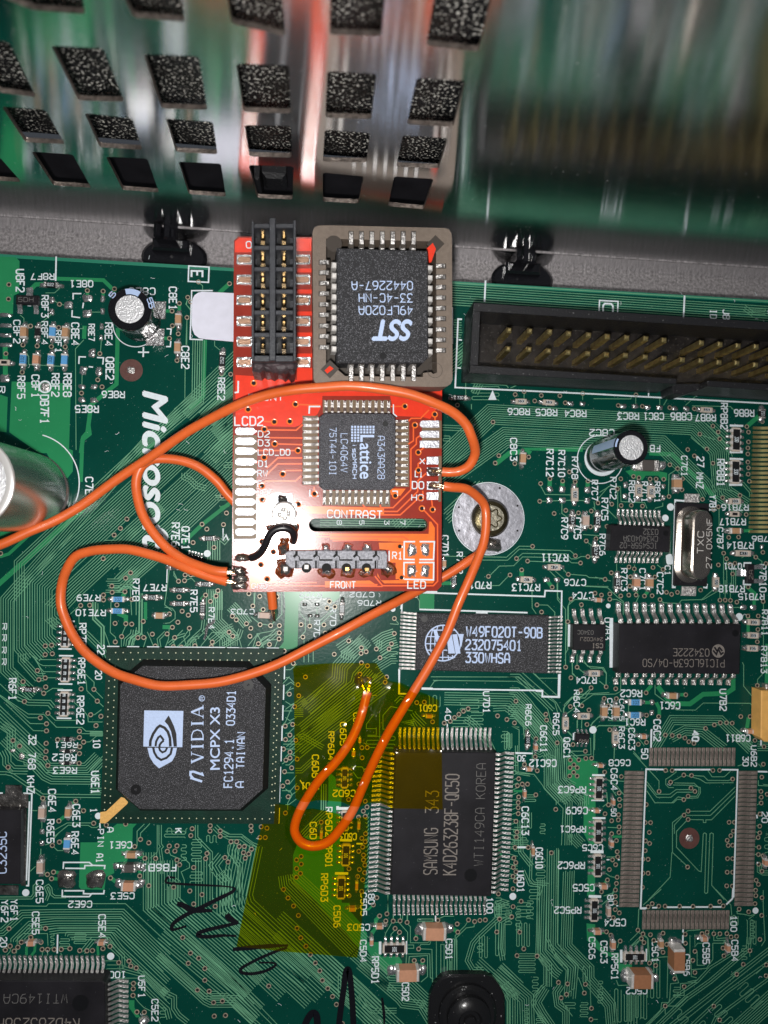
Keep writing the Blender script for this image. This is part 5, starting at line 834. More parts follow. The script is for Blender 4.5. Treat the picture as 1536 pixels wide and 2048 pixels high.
# ---- microcontroller
pic = chip(B, C1, '415,370 1332,374 1322,750 408,745', .25, 'long black chip with two rows of broad leads and a round wave emblem', group=ICG)
k_ = C1; lead_row(B, pic, k_(420, 358), k_(1292, 366), k_(404, 212), k_(1250, 228), 14, .12, .5, blob='solder', t=.022); lead_row(B, pic, k_(400, 752), k_(1272, 760), k_(384, 828), k_(1232, 832), 14, .12, .5, t=.022)
q = MB('print_etch'); zt = .2515; letters(q, B, 'PIC16LC63A-04/SO', C1(1205, 640), C1(590, 636), 54 / C1.s, z=zt, wt=.09); letters(q, B, '034222E', C1(1090, 560), C1(818, 557), 52 / C1.s, z=zt, wt=.1)
cc = B.loc(*C1(1160, 575), zt); q.disc(cc, .088, zt, None, 28); part('etched_lettering', q, pic, False, 'stuff')
q = MB('epoxy_plain'); kk = B.k(*C1(1160, 575), zt) / C1.s
for s in ('1120,570 1145,600 1160,560 1180,600 1200,585', '1130,545 1150,575', '1165,545 1190,575'): q.ribbon(pp(B, C1, prs(s), zt), 13 * kk, zt + .0012)
part('emblem', q, pic, False); q = MB('dimple'); q.disc(B.loc(*C1(1290, 440), zt), .045, zt, None, 24); part('mould_dimple', q, pic, False)
# ---- clock chip
ics = chip(B, B7, '148,885 672,903 662,1130 132,1115', .2, 'black clock chip with ten leads a side, left of the oval metal crystal', group=ICG)
k_ = B7; lead_row(B, ics, k_(222, 878), k_(600, 892), k_(208, 748), k_(566, 762), 10, .1, .5, blob='solder'); lead_row(B, ics, k_(208, 1122), k_(585, 1136), k_(186, 1222), k_(548, 1225), 10, .1, .5, blob='solder')
q = MB('print_dim'); zt = .2015
for s, a, b_, y in (('ICS455R-02', 550, 222, 1048), ('CM3404D3A', 556, 255, 987), ('0332', 560, 430, 926)): letters(q, B, s, B7(a, y), B7(b_, y - 4), 46 / B7.s, z=zt, wt=.11)
part('etched_lettering', q, ics, False, 'stuff'); q = MB('dimple'); q.disc(B.loc(*B7(630, 960), zt), .038, zt, None, 20); part('mould_dimple', q, ics, False)
# ---- eeprom
ee = chip(B, B8, '1280,345 1508,347 1503,530 1276,525', .15, 'small square black chip with four leads a side, beside the globe logo chip', group=ICG)
k_ = B8; lead_row(B, ee, k_(1300, 340), k_(1480, 342), k_(1282, 240), k_(1460, 238), 4, .08, .42, blob='solder', t=.022); lead_row(B, ee, k_(1286, 530), k_(1470, 533), k_(1270, 608), k_(1455, 610), 4, .08, .42, blob='solder', t=.022)
q = MB('print_etch'); zt = .1515; letters(q, B, 'CSI', B8(1485, 480), B8(1412, 479), 28 / B8.s, z=zt, wt=.2); letters(q, B, '24WC02J', B8(1485, 437), B8(1330, 435), 24 / B8.s, z=zt, wt=.13); letters(q, B, '0340C', B8(1420, 388), B8(1310, 386), 26 / B8.s, z=zt, wt=.13, m='print_dim'); part('etched_lettering', q, ee, False, 'stuff')
# ---- little six-leg array, three-leg transistors
ma = chip(B, C1, '85,1205 188,1208 184,1272 82,1268', .1, 'tiny black six-legged chip between the prints Q6C1 and R6C3', group=ICG)
k_ = C1; lead_row(B, ma, k_(105, 1205), k_(170, 1207), k_(92, 1165), k_(155, 1167), 3, .05, .45, m='solder'); lead_row(B, ma, k_(100, 1270), k_(165, 1272), k_(92, 1298), k_(155, 1300), 3, .05, .45, m='solder')
q = MB('print_etch'); letters(q, B, 'MA9', C1(176, 1243), C1(108, 1242), 24 / C1.s, z=.1015, wt=.15); part('etched_lettering', q, ma, False, 'stuff')
so = chip(B, Z4, '122,345 295,350 290,418 118,412', .09, 'tiny black three-legged transistor beside the print U8F2', 'transistor', 'transistor')
lead_row(B, so, Z4(230, 350), Z4(231, 350), Z4(228, 290), Z4(229, 290), 1, .05, .7, m='solder'); k_ = Z4; lead_row(B, so, k_(152, 412), k_(275, 416), k_(155, 490), k_(280, 492), 2, .05, .3, m='solder')
q = MB('print_dim'); letters(q, B, '5DH', Z4(140, 396), Z4(255, 398), 34 / Z4.s, z=.0915, wt=.12); part('etched_lettering', q, so, False, 'stuff')
s2 = chip(B, B7, '1352,1238 1418,1240 1415,1408 1350,1405', .09, 'tiny black three-legged transistor below the print R7B14', 'transistor', 'transistor')
lead_row(B, s2, B7(1350, 1315), B7(1350, 1316), B7(1258, 1312), B7(1258, 1313), 1, .05, .7, m='solder'); lead_row(B, s2, B7(1418, 1262), B7(1416, 1385), B7(1485, 1258), B7(1485, 1385), 2, .05, .3, m='solder')
q = MB('print_etch'); letters(q, B, '2A', B7(1402, 1370), B7(1402, 1290), 34 / B7.s, z=.0915, wt=.12); part('etched_lettering', q, s2, False, 'stuff')
s3 = chip(B, B1, '1245,858 1360,890 1352,915 1240,890', .08, 'sliver of a black transistor under the upper of two orange wires', 'transistor', 'transistor')
lead_row(B, s3, B1(1262, 866), B1(1345, 886), B1(1268, 836), B1(1350, 856), 5, .05, .5, m='solder')
# ---- chip whose gold-brown leads enter at the right edge
rt = chip(B, P, '1552,846 1640,850 1634,1076 1546,1070', .12, 'row of gold-brown chip leads at the right edge, right of the print RP8B1', group=ICG)
lead_row(B, rt, (1552, 856), (1548, 1063), (1506, 856), (1499, 1063), 24, .06, .6, m='brass_pin', foot=.5)
# ---- crystal oscillator chip, left edge
rtc = chip(B, C8, '-260,612 212,618 205,1378 -260,1372', .16, 'black clock module framed by solder at the left edge, printed C3235C', group=ICG)
q = MB('solder_dark'); q.slab(pp(B, C8, prs('-40,452 50,452 52,362 220,364 222,448 286,455 284,600 210,600 -40,602'), .03), 0, .03, .008); part('solder_tab', q, rtc)
q = MB('solder_dark'); q.slab(pp(B, C8, prs('222,605 272,605 262,1390 214,1390'), .02), 0, .028, .008); part('solder_tab', q, rtc); q = MB('solder_dark'); q.slab(pp(B, C8, prs('-40,1388 186,1390 184,1490 -40,1486'), .02), 0, .02, .006); part('solder_tab', q, rtc)
q = MB('print_blue'); letters(q, B, 'C3235C', C8(64, 1258), C8(66, 838), 84 / C8.s, z=.1615, wt=.14); part('printed_code', q, rtc, False, 'stuff')

# ================================================================== small chip parts
KIND = {  # body, end material, height, noun, category, group, end share
 'rk': ('res_black', 'tin', .05, 'small black chip resistor', 'resistor', .2), 'rw': ('res_black', 'res_edge', .05, 'small pale-rimmed chip resistor', 'resistor', .2),
 'rb': ('res_blue', 'tin_white', .05, 'small blue chip resistor', 'resistor', .16), 'ct': ('cap_tan', 'tin_white', .085, 'small tan chip capacitor', 'capacitor', .17), 'co': ('cap_orange', 'tin_white', .085, 'small orange-tan chip capacitor', 'capacitor', .17),
 'cp': ('cap_pale', 'tin_white', .085, 'small pale pinkish chip capacitor', 'capacitor', .15), 'cb': ('cap_orange', 'tin_white', .17, 'large orange-tan chip capacitor', 'capacitor', .13), 'cn': ('cap_brown', 'tin_white', .20, 'large brown chip capacitor', 'capacitor', .13), 'bd': ('bead_grey', 'tin', .1, 'dark grey chip bead', 'bead', .25)}
PROTO = {}
def proto(kind, L, W):
    key = (kind, round(L, 2), round(W, 2))
    if key in PROTO: return PROTO[key]
    L, W = key[1], key[2]; b, e, H, _, _, es = KIND[kind]; res = kind[0] == 'r'
    q = MB(b); ee_ = L * es; q.box(-L / 2 + ee_ * .9, L / 2 - ee_ * .9, -W / 2 + .002, W / 2 - .002, .006, H - .002, None, .004); me = q.mesh('chip_part', (0, 0, 0), False)
    q = MB(e); q.box(-L / 2, -L / 2 + ee_, -W / 2, W / 2, .004, H, None, .006 if res else .012); te = q.mesh('terminal', (0, 0, 0), False)
    q = MB('solder'); q.blob((0, 0), .045 + L * .05, W * .46, min(.05, H * .75), seed=int(L * 100), z=.002, n=10); so_ = q.mesh('solder_joint', (0, 0, 0))
    rim = None
    if kind == 'rw':
        q = MB('res_edge'); q.box(-L / 2 + ee_, L / 2 - ee_, -W / 2 - .001, W / 2 + .001, .004, H - .010, None, 0); rim = q.mesh('ceramic_base', (0, 0, 0), False)
        q = MB('res_black'); q.box(-L / 2 + ee_ * 1.25, L / 2 - ee_ * 1.25, -W / 2 + .018, W / 2 - .018, .01, H + .002, None, 0); me = q.mesh('chip_part', (0, 0, 0), False)
    PROTO[key] = (me, te, so_, rim, L, W, H); return PROTO[key]
MARKM = {}
def mark_mesh(code, L, W, H, m):
    k = (code, round(L, 2), round(W, 2), m)
    if k not in MARKM:
        q = MB(m); hgt = W * .5; wd = min(L * .5, hgt * .75 * len(code)); cw = wd / (5.6 * len(code) - 1.6)
        n = 0
        for i, c_ in enumerate(code):
            for pl in GL.get(c_, []):
                q.ribbon([Vector((-wd / 2 + (i * 5.6 + x) * cw, -hgt / 2 + y * hgt / 6)) for x, y in pl], hgt * .13, H + .0025 + .0003 * (n % 4)); n += 1
        MARKM[k] = q.mesh('marking', (0, 0, 0), False)
    return MARKM[k]
LAB = {}
def smd(t, kind, x, y, ori, L, W, where, code=None, joints=(1, 1), flip=False):
    b, e, H, noun, cat, es = KIND[kind]; k = B.k(*t(x, y)) / t.s
    me, te, so_, rim, L, W, H = proto(kind, L * k, W * k)
    p = B.loc(*t(x, y), H); name = {'resistor': 'chip_resistor', 'capacitor': 'chip_capacitor', 'bead': 'ferrite_bead'}[cat]
    lab = noun + (f' marked {code}' if code else '') + ' ' + (where if ' ' in where else f'beside the white print {where}')
    if lab in LAB: print('DUP', lab)
    LAB[lab] = 1
    r = bpy.data.objects.new(name, me); COL.objects.link(r); r.location = (p.x, p.y, 0); r.rotation_euler = (0, 0, (0 if ori == 'h' else R(90)) + R(random.uniform(-1.8, 1.8)) + (math.pi if flip else 0)); ORG[r.name] = Vector((0, 0, 0))
    tag(r, lab, cat, {'resistor': 'chip resistors on the green board', 'capacitor': 'chip capacitors on the green board', 'bead': 'ferrite beads'}[cat])
    inst('terminal', te, r, (0, 0, 0)); inst('terminal', te, r, (0, 0, 0), math.pi)
    for s_, j in zip((-1, 1), joints):
        if j: inst('solder_joint', so_, r, (s_ * (L / 2 + .012), 0, 0), math.pi if s_ > 0 else 0)
    if rim: inst('ceramic_base', rim, r, (0, 0, 0))
    if code and L > .1: inst('marking', mark_mesh(code, L, W, H + (.001 if kind == 'rw' else -.001), 'res_black' if kind == 'rb' else 'silk_white'), r, (0, 0, 0), R(0))
    return r
S = smd
S(Z4, 'rk', 388, 265, 'h', 112, 42, 'R8F7', '822'); S(Z4, 'ct', 175, 625, 'v', 96, 50, 'C8F2'); S(Z4, 'rk', 285, 628, 'v', 96, 46, 'R8F4'); S(Z4, 'rb', 398, 625, 'v', 96, 50, 'R8F1'); S(Z4, 'ct', 495, 628, 'v', 96, 50, 'C8E4')
S(Z4, 'rb', 172, 838, 'v', 98, 50, 'R8F5', '102'); S(Z4, 'co', 270, 838, 'v', 92, 50, 'C8F1'); S(Z4, 'rb', 386, 842, 'v', 98, 50, 'R8F2', '102'); S(Z4, 'rb', 490, 842, 'v', 98, 50, 'R8E8'); S(Z4, 'ct', 1366, 528, 'v', 92, 50, 'C8E1'); S(Z4, 'ct', 1360, 745, 'v', 88, 50, 'C8E2'); S(Z4, 'rw', 30, 862, 'h', 80, 42, 'at the left edge between two solder lands')
S(Z5, 'rk', 430, 1490, 'v', 190, 62, 'R8E2', '152')
S(Z7, 'rw', 685, 1452, 'h', 108, 50, 'R8C6', '330'); S(Z7, 'rw', 952, 1462, 'h', 108, 50, 'R8C5', '330'); S(Z7, 'rk', 98, 1418, 'h', 130, 52, 'beside the white triangle under the header', '330'); S(Z8, 'rw', 980, 1460, 'h', 100, 48, 'R8B7', '330')
S(Z8, 'rk', 1490, 1495, 'v', 80, 60, 'R8B6', '153')
S(B7, 'rw', 393, 582, 'v', 108, 56, 'R8C2', '103'); S(B7, 'rw', 503, 592, 'v', 104, 54, 'R7C1', '103'); S(B7, 'ct', 740, 518, 'v', 92, 76, 'right of the print R8C1, above the crystal'); S(B7, 'bd', 478, 358, 'h', 190, 96, 'half under the can beside the print FB')
S(B7, 'rw', 1248, 677, 'h', 98, 50, 'R7B16', '103'); S(B7, 'rw', 1245, 790, 'h', 80, 46, 'R7B17'); S(B7, 'ct', 1256, 940, 'h', 96, 52, 'C7B7'); S(B7, 'rw', 1322, 1140, 'h', 130, 50, 'R7B14', '473'); S(B7, 'rw', 1080, 1397, 'v', 88, 50, 'R7B18', '103'); S(B7, 'rk', 205, 1397, 'v', 112, 58, 'R7C3', '330'); S(B7, 'co', 378, 1400, 'v', 90, 60, 'left of the print C7C2, the orange one of a pair'); S(B7, 'ct', 495, 1402, 'v', 88, 56, 'C7C2')
S(B6, 'ct', 755, 390, 'v', 106, 54, 'C8C3'); S(B6, 'rw', 1222, 718, 'v', 118, 58, 'R7C8', '103'); S(B6, 'rk', 1200, 955, 'v', 112, 58, 'R7C9', '470'); S(B6, 'cp', 1324, 955, 'v', 100, 58, 'C7C5'); S(B6, 'rk', 1427, 958, 'v', 118, 56, 'R7C5', '330'); S(B6, 'rk', 1410, 1232, 'v', 122, 58, 'R7C6', '470'); S(B6, 'rw', 1035, 1376, 'h', 112, 52, 'R7C11', '470'); S(B6, 'rw', 785, 1488, 'h', 108, 52, 'R7C13', '513')
S(B6, 'rk', 128, 1492, 'v', 90, 50, 'under the long orange wire beside the print R7D2', '513'); S(B6, 'ct', 35, 1345, 'v', 70, 46, 'just right of the red board beside the print C7D1')
S(C1, 'rb', 535, 965, 'h', 92, 46, 'R6C2', '103'); S(C1, 'rb', 532, 1062, 'h', 92, 46, 'R6C1', '103'); S(C1, 'ct', 820, 917, 'h', 78, 44, 'C6C1'); S(C1, 'ct', 303, 1037, 'v', 88, 44, 'C6C7'); S(C1, 'ct', 395, 1037, 'v', 88, 44, 'C6C5'); S(C1, 'rw', 145, 1070, 'h', 88, 44, 'R6C4', '103'); S(C1, 'rw', 225, 746, 'h', 84, 44, 'R7C4', '103'); S(C1, 'rw', 385, 1233, 'v', 90, 44, 'R6C3', '103'); S(C1, 'co', 600, 1226, 'h', 44, 34, 'C6C3'); S(C1, 'co', 1405, 1187, 'h', 46, 34, 'C6B11')
S(C1, 'rw', 1432, 358, 'h', 86, 44, 'right of a round white dot, topmost of three', '103'); S(C1, 'rw', 1428, 458, 'h', 82, 42, 'near R7B11, the middle of three', '103'); S(C1, 'rw', 1424, 556, 'h', 82, 42, 'near R7B13, the lowest of three', '103'); S(C1, 'co', 258, 190, 'h', 50, 34, 'C7C4')
S(C2, 'rk', 292, 1276, 'h', 138, 58, 'R6F1', '562'); S(C2, 'rb', 1205, 352, 'h', 130, 58, 'R7E9', '102'); S(C2, 'rb', 1200, 472, 'h', 130, 58, 'R7E10', '102'); S(C2, 'rk', 688, 1790, 'h', 72, 46, 'R6E1'); S(D8, 'ct', -50, 712, 'h', 78, 52, 'C7E1')
S(C6, 'rk', 210, 765, 'v', 140, 64, 'R6C6', '101'); S(C6, 'co', 310, 852, 'v', 72, 42, 'C6C11'); S(C6, 'rw', 655, 570, 'v', 140, 70, 'R6C5', '103'); S(C6, 'co', 228, 1110, 'h', 68, 42, 'C6C12'); S(C6, 'co', 1065, 1067, 'h', 68, 44, 'C6C8'); S(C6, 'co', 1022, 1598, 'h', 70, 46, 'C6C9'); S(C6, 'co', 180, 1402, 'v', 84, 36, 'beside the green stub left of RP6C3'); S(C6, 'co', 1220, 1495, 'v', 66, 36, 'C6C4'); S(C6, 'co', 1200, 1985, 'v', 70, 42, 'C6C5')
S(C8, 'cp', 420, 650, 'v', 122, 66, 'C6E4'); S(C8, 'ct', 688, 647, 'v', 112, 62, 'C6E3'); S(C8, 'rb', 680, 965, 'v', 120, 68, 'R6E4'); S(C8, 'cp', 403, 1210, 'v', 122, 66, 'C6E5'); S(C8, 'ct', 1338, 1085, 'h', 120, 58, 'C6E1'); S(C8, 'bd', 1318, 1218, 'h', 148, 82, 'FB6E1'); S(C8, 'co', 1310, 1408, 'h', 148, 88, 'C5E3'); S(C8, 'rk', 688, 15, 'h', 80, 44, 'R6E2'); S(C8, 'rk', 682, 140, 'h', 80, 44, 'R6E3')
S(D1, 'co', 272, 582, 'h', 72, 42, 'C5E5'); S(D1, 'co', 910, 580, 'h', 68, 40, 'C5E4')
S(D3, 'co', 400, 585, 'v', 92, 42, 'C6D7'); S(D3, 'co', 882, 465, 'v', 90, 42, 'C6D3'); S(D3, 'co', 855, 1240, 'v', 100, 42, 'C5D5'); S(D3, 'co', 800, 1538, 'h', 92, 50, 'C5D6'); S(C4, 'co', 1350, 693, 'h', 62, 32, 'C6D1'); S(C4, 'co', 665, 1030, 'v', 50, 34, 'C6D5'); S(C4, 'co', 722, 910, 'v', 40, 30, 'C6D4')
S(D5, 'cb', 768, 406, 'h', 206, 108, 'C5D1'); S(D5, 'cb', 525, 782, 'h', 204, 104, 'C5D2'); S(D5, 'co', 268, 342, 'h', 66, 34, 'C5D3'); S(D5, 'co', 196, 478, 'v', 56, 32, 'C5D4')
S(D6, 'ct', 345, 20, 'v', 90, 34, 'C6C10'); S(D6, 'co', 1070, 385, 'h', 74, 46, 'C5C5'); S(D6, 'cp', 1123, 642, 'v', 88, 38, 'C5C4'); S(D6, 'co', 1005, 850, 'h', 76, 42, 'C5C6'); S(D6, 'co', 1168, 985, 'v', 80, 42, 'C5C3')
S(D7, 'cn', 145, 1030, 'h', 245, 150, 'C5C2'); S(D7, 'cn', 556, 800, 'v', 250, 122, 'C5B6'); S(D7, 'ct', 357, 612, 'v', 86, 46, 'C5C1'); S(D7, 'co', 838, 556, 'h', 70, 46, 'C5B5'); S(D7, 'co', 1107, 660, 'v', 82, 42, 'C5B4')
S(D8, 'rk', 365, 70, 'h', 104, 44, 'Q7E1', '103'); S(D8, 'rk', 330, 450, 'h', 96, 46, 'under the lower of the two orange wires', '472'); S(D8, 'rk', 115, 500, 'h', 100, 48, 'upper one of the pair left of R7E5', '472'); S(D8, 'rk', 117, 612, 'h', 100, 48, 'lower one of the pair left of R7E5', '153'); S(D8, 'rk', 310, 655, 'v', 110, 48, 'R7E4', '111'); S(D8, 'rk', 1470, 655, 'v', 110, 46, 'R7D7', '103'); cpw = S(D8, 'cp', 825, 710, 'h', 110, 50, 'with a short orange wire soldered to it'); S(B1, 'rk', 1012, 1152, 'h', 86, 42, 'R7E7', '153'); S(B1, 'rk', 1160, 955, 'h', 60, 30, 'peeping out beneath the orange wires')
S(C7, 'co', 1535, 1590, 'v', 60, 50, 'at the right edge between the empty pads and the frame')
# ---- four-in-one resistor networks
NETG = 'resistor networks on the green board'
def net(t, x, y, ori, L, W, where, code='101', four=False, noun='black resistor network'):
    k = B.k(*t(x, y)) / t.s; L *= k; W *= k; H = .055; p = B.loc(*t(x, y), H)
    r = bpy.data.objects.new('resistor_network', None); COL.objects.link(r); r.location = (p.x, p.y, 0); r.rotation_euler = (0, 0, (0 if ori == 'h' else R(90)) + R(random.uniform(-1, 1))); ORG[r.name] = Vector((0, 0, 0)); r.empty_display_size = .05
    tag(r, f'{noun} {where}', 'resistor network', NETG)
    q = MB('res_edge'); q.box(-L / 2, L / 2, -W / 2 + .012, W / 2 - .012, .004, H - .006, None, .003); part('ceramic_base', q, r, False)
    q = MB('res_black'); q.box(-L / 2 + .025, L / 2 - .025, -W * .36, W * .36, .01, H, None, .002); part('body', q, r, False)
    q = MB('tin_white'); q.box(-L * .07, L * .07, -.025, .025, .004, H - .002, None, .006); te = q.mesh('terminal', (0, 0, 0), False)
    q = MB('solder'); q.blob((0, 0), L * .07, .04, .028, seed=5, n=8); so_ = q.mesh('solder_joint', (0, 0, 0))
    for i in range(4):
        u = (i - 1.5) / 4 * L
        for s_ in (-1, 1): inst('terminal', te, r, (u, s_ * (W / 2 - .024), 0)); inst('solder_joint', so_, r, (u, s_ * (W / 2 + .028), .002))
    if four:
        for i in range(4): inst('marking', mark_mesh(code, L * .22, W * .6, H, 'silk_white'), r, ((i - 1.5) / 4 * L, 0, 0), R(-90))
    else: inst('marking', mark_mesh(code, L * .42, W * .8, H, 'silk_white'), r, (0, 0, 0), math.pi if ori == 'v' else 0)
net(C2, 665, 725, 'v', 250, 96, 'half hidden by the orange loop, beside the print RP7E1', '330', True); net(C2, 665, 1075, 'v', 262, 100, 'marked 330 four times beside the print RP6E1', '330', True); net(C2, 652, 1427, 'v', 262, 100, 'marked 330 four times beside the print RP6E2', '330', True)
net(B7, 1258, 128, 'v', 205, 84, 'beside the print RP8B2', '330'); net(B7, 1252, 415, 'v', 205, 84, 'beside the print RP8B1', '330')
net(C6, 1045, 1330, 'v', 262, 100, 'marked 101 beside the print RP6C3'); net(C6, 1037, 1838, 'v', 262, 98, 'marked 101 beside the print RP6C1'); net(D6, 1005, 165, 'v', 222, 84, 'marked 101 beside the print RP6C2'); net(D6, 970, 622, 'v', 222, 84, 'marked 101 beside the print RP5C2')
net(D6, 1383, 1098, 'h', 226, 88, 'marked 101 beside the print RP5C1'); net(D5, 402, 535, 'h', 212, 92, 'marked 101 beside the print RP5D1'); net(C4, 585, 1248, 'v', 190, 66, 'under the upper amber film beside the print RP6D4', '101'); net(D3, 716, 838, 'v', 280, 110, 'under the lower film beside the print RP6D1'); net(D3, 655, 1258, 'v', 285, 110, 'under the lower film beside the print RP6D3'); net(D3, 705, 400, 'v', 260, 100, 'half hidden by the orange wire beside the print RP6D2')
# big solder lands either side of the large capacitors
lands(D5, [(628, 358, 84, 92), (900, 345, 72, 82), (372, 725, 80, 96), (657, 725, 66, 90)], h=.04); lands(D6, [(1275, 1300, 84, 100)], h=.06); lands(D7, [(515, 590, 110, 110), (480, 905, 80, 70), (285, 975, 60, 90)], h=.04); lands(C8, [(1200, 1185, 90, 70), (1440, 1195, 110, 90), (1215, 1365, 80, 90), (1440, 1365, 90, 90)], h=.03)
lands(B7, [(592, 362, 70, 84)], h=.05)
# ---- yellow tantalum at the right edge
c = B.loc(1545, 1432, .25); r = root('tantalum_capacitor', B, (c.x, c.y, 0), 'golden block capacitor cut off by the right edge', 'capacitor'); q = MB('tantalum'); q.slab([B.loc(1523, 1381, .25), B.loc(1585, 1383, .25), B.loc(1580, 1486, .25), B.loc(1530, 1484, .25), B.loc(1522, 1476, .25)], .02, .25, .012); part('body', q, r, False); q = MB('tin'); q.slab([B.loc(1532, 1368, .1), B.loc(1575, 1369, .1), B.loc(1575, 1383, .1), B.loc(1532, 1383, .1)], .0, .1, .01); part('terminal', q, r, False)

# ================================================================== cans, crystal, screw, header
def can(px, py, z1, r_, label, sleeve, top_r, name='electrolytic_capacitor', marks=None, rim=None, topm='aluminium', dark=True):
    c = B.loc(px, py, z1); r = root(name, B, (c.x, c.y, 0), label, 'capacitor', 'round can capacitors on the green board')
    q = MB(sleeve); e = .035
    q.lathe([(r_ * .97, .0), (r_, .02), (r_, .07), (r_ * .93, .10), (r_ * .93, .13), (r_, .16), (r_, z1 - e)], c, None, 48); part('can', q, r)
    q = MB(rim or 'sleeve_black'); q.lathe([(r_, z1 - e), (r_ * .985, z1 - e * .35), (r_ * .93, z1), (top_r * 1.02, z1 - .004), (top_r, z1 - .012)], c, None, 48); part('rim', q, r)
    q = MB(topm); q.disc(c, top_r * 1.01, z1 - .009, None, 48); part('can_top', q, r, False)
    return r, c
K1 = B.k(259, 618, .55)
ca1, cc1 = can(259, 618, .55, 44 * K1, 'short round can capacitor with a silver top near the upper left print C8E3', 'sleeve_metal', 28.5 * K1)
q = MB('sleeve_print')
for a0, a1 in ((60, 105),): q.add([(cc1.x + rr * math.cos(R(a)), cc1.y + rr * math.sin(R(a)), .553 if rr < 43 * K1 else .545) for a in range(a0, a1 + 1, 5) for rr in (30.5 * K1, 42 * K1)], [[2 * i, 2 * i + 1, 2 * i + 3, 2 * i + 2] for i in range((a1 - a0) // 5)])
for a in (22, 10, 140): letters(q, B, '5', *[(259 + 40 * math.cos(R(a + d)), 618 - 40 * math.sin(R(a + d))) for d in (8, -8)], 10, z=.556, wt=.2)
part('sleeve_print', q, ca1, False)
K2 = B.k(1263, 895, 1.02)
ca2, cc2 = can(1263, 895, 1.02, 34.5 * K2, 'tall round can capacitor leaning toward the right below the ribbon header', 'sleeve_metal', 24 * K2, topm='aluminium')
r_ = 34.7 * K2; q = MB('sleeve_print'); q.add([(cc2.x + r_ * math.cos(R(a)), cc2.y + r_ * math.sin(R(a)), z) for a in range(150, 186, 6) for z in (.25, 1.0)], [[2 * i, 2 * i + 2, 2 * i + 3, 2 * i + 1] for i in range(5)])
q.add([(cc2.x + rr * math.cos(R(a)), cc2.y + rr * math.sin(R(a)), z) for a in range(150, 186, 6) for rr, z in ((25.5 * K2, 1.016), (33 * K2, 1.021))], [[2 * i, 2 * i + 2, 2 * i + 3, 2 * i + 1] for i in range(5)]); part('sleeve_print', q, ca2, False)
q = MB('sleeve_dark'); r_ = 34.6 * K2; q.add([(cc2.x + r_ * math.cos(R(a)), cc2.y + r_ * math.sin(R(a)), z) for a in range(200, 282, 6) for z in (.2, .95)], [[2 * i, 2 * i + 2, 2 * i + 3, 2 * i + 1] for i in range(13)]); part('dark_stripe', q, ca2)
q = MB('silk_white'); q.lathe([(r_ * 1.10, .0), (r_ * 1.10, .012)], B.loc(1203, 917), None, 40); part('white_base', q, ca2, False)
ca3, cc3 = can(-73, 964, 1.75, 101 * B.k(-73, 964, 1.75), 'big shiny metal can capacitor with a silver top at the left edge', 'sleeve_bright', 84 * B.k(-73, 964, 1.75), rim='trim_white')

# crystal
c = B.loc(*B7(855, 1060), .1); xt = root('quartz_crystal', B, (c.x, c.y, 0), 'oval shiny metal crystal can stamped 27.0X5NF on a black base', 'crystal')
q = MB('epoxy_plain'); q.slab(pp(B, B7, prs('722,688 1010,700 992,1430 700,1425'), .05), .01, .06, .004); part('base_plate', q, xt, False)
def stad(x0, y0, x1, y1, r_, z, n=12):
    "stadium outline standing upright on the page between two pixel centres"
    a = B.loc(*B7(x0, y0), z); b_ = B.loc(*B7(x1, y1), z); d = (b_ - a).normalized(); s_ = Vector((-d.y, d.x)); o = []
    for i in range(n + 1): th = math.pi * i / n; o.append(a + s_ * r_ * math.cos(th) - d * r_ * math.sin(th))
    for i in range(n + 1): th = math.pi * i / n; o.append(b_ - s_ * r_ * math.cos(th) + d * r_ * math.sin(th))
    return o
kk = B.k(*B7(900, 1060), .2) / B7.s
q = MB('can_metal'); z1 = .40; top = stad(958, 848, 940, 1275, 92 * kk, z1)
def ring_up(q_, outl, zs):
    n = len(outl[0]); vs = [(p.x, p.y, z) for o_, z in zip(outl, zs) for p in o_]
    q_.add(vs, [[k * n + i, k * n + (i + 1) % n, (k + 1) * n + (i + 1) % n, (k + 1) * n + i][::-1] for k in range(len(zs) - 1) for i in range(n)]); q_.add([(p.x, p.y, zs[-1]) for p in outl[-1]], [list(range(n))[::-1]])
def inset(o_, d): return offs(o_, d, True)
ar = sum(top[i - 1].x * top[i].y - top[i].x * top[i - 1].y for i in range(len(top))); sg = 1 if ar > 0 else -1
f2 = inset(top, -.035 * sg); f3 = inset(top, -.06 * sg)
ring_up(q, [f3, f3, f2, top, top, inset(top, .012 * sg), inset(top, .035 * sg)][:], [.06, .085, .10, .115, z1 - .04, z1 - .01, z1]); part('can', q, xt)
q = MB('tin_white'); WT(q, B, B7, '27.0X5NF', 1272, 832, 1034, 1040, 46, z1 + .003, wt=.12); WT(q, B, B7, 'TXC', 1142, 945, 962, 966, 54, z1 + .003, wt=.12); part('stamped_lettering', q, xt, False, 'stuff')
for s in ('800,608 930,612 925,690 795,688', '775,1430 905,1434 895,1520 765,1515'): q = MB('tin'); q.slab(pp(B, B7, prs(s), .02), .0, .022, .004); part('terminal', q, xt, False)

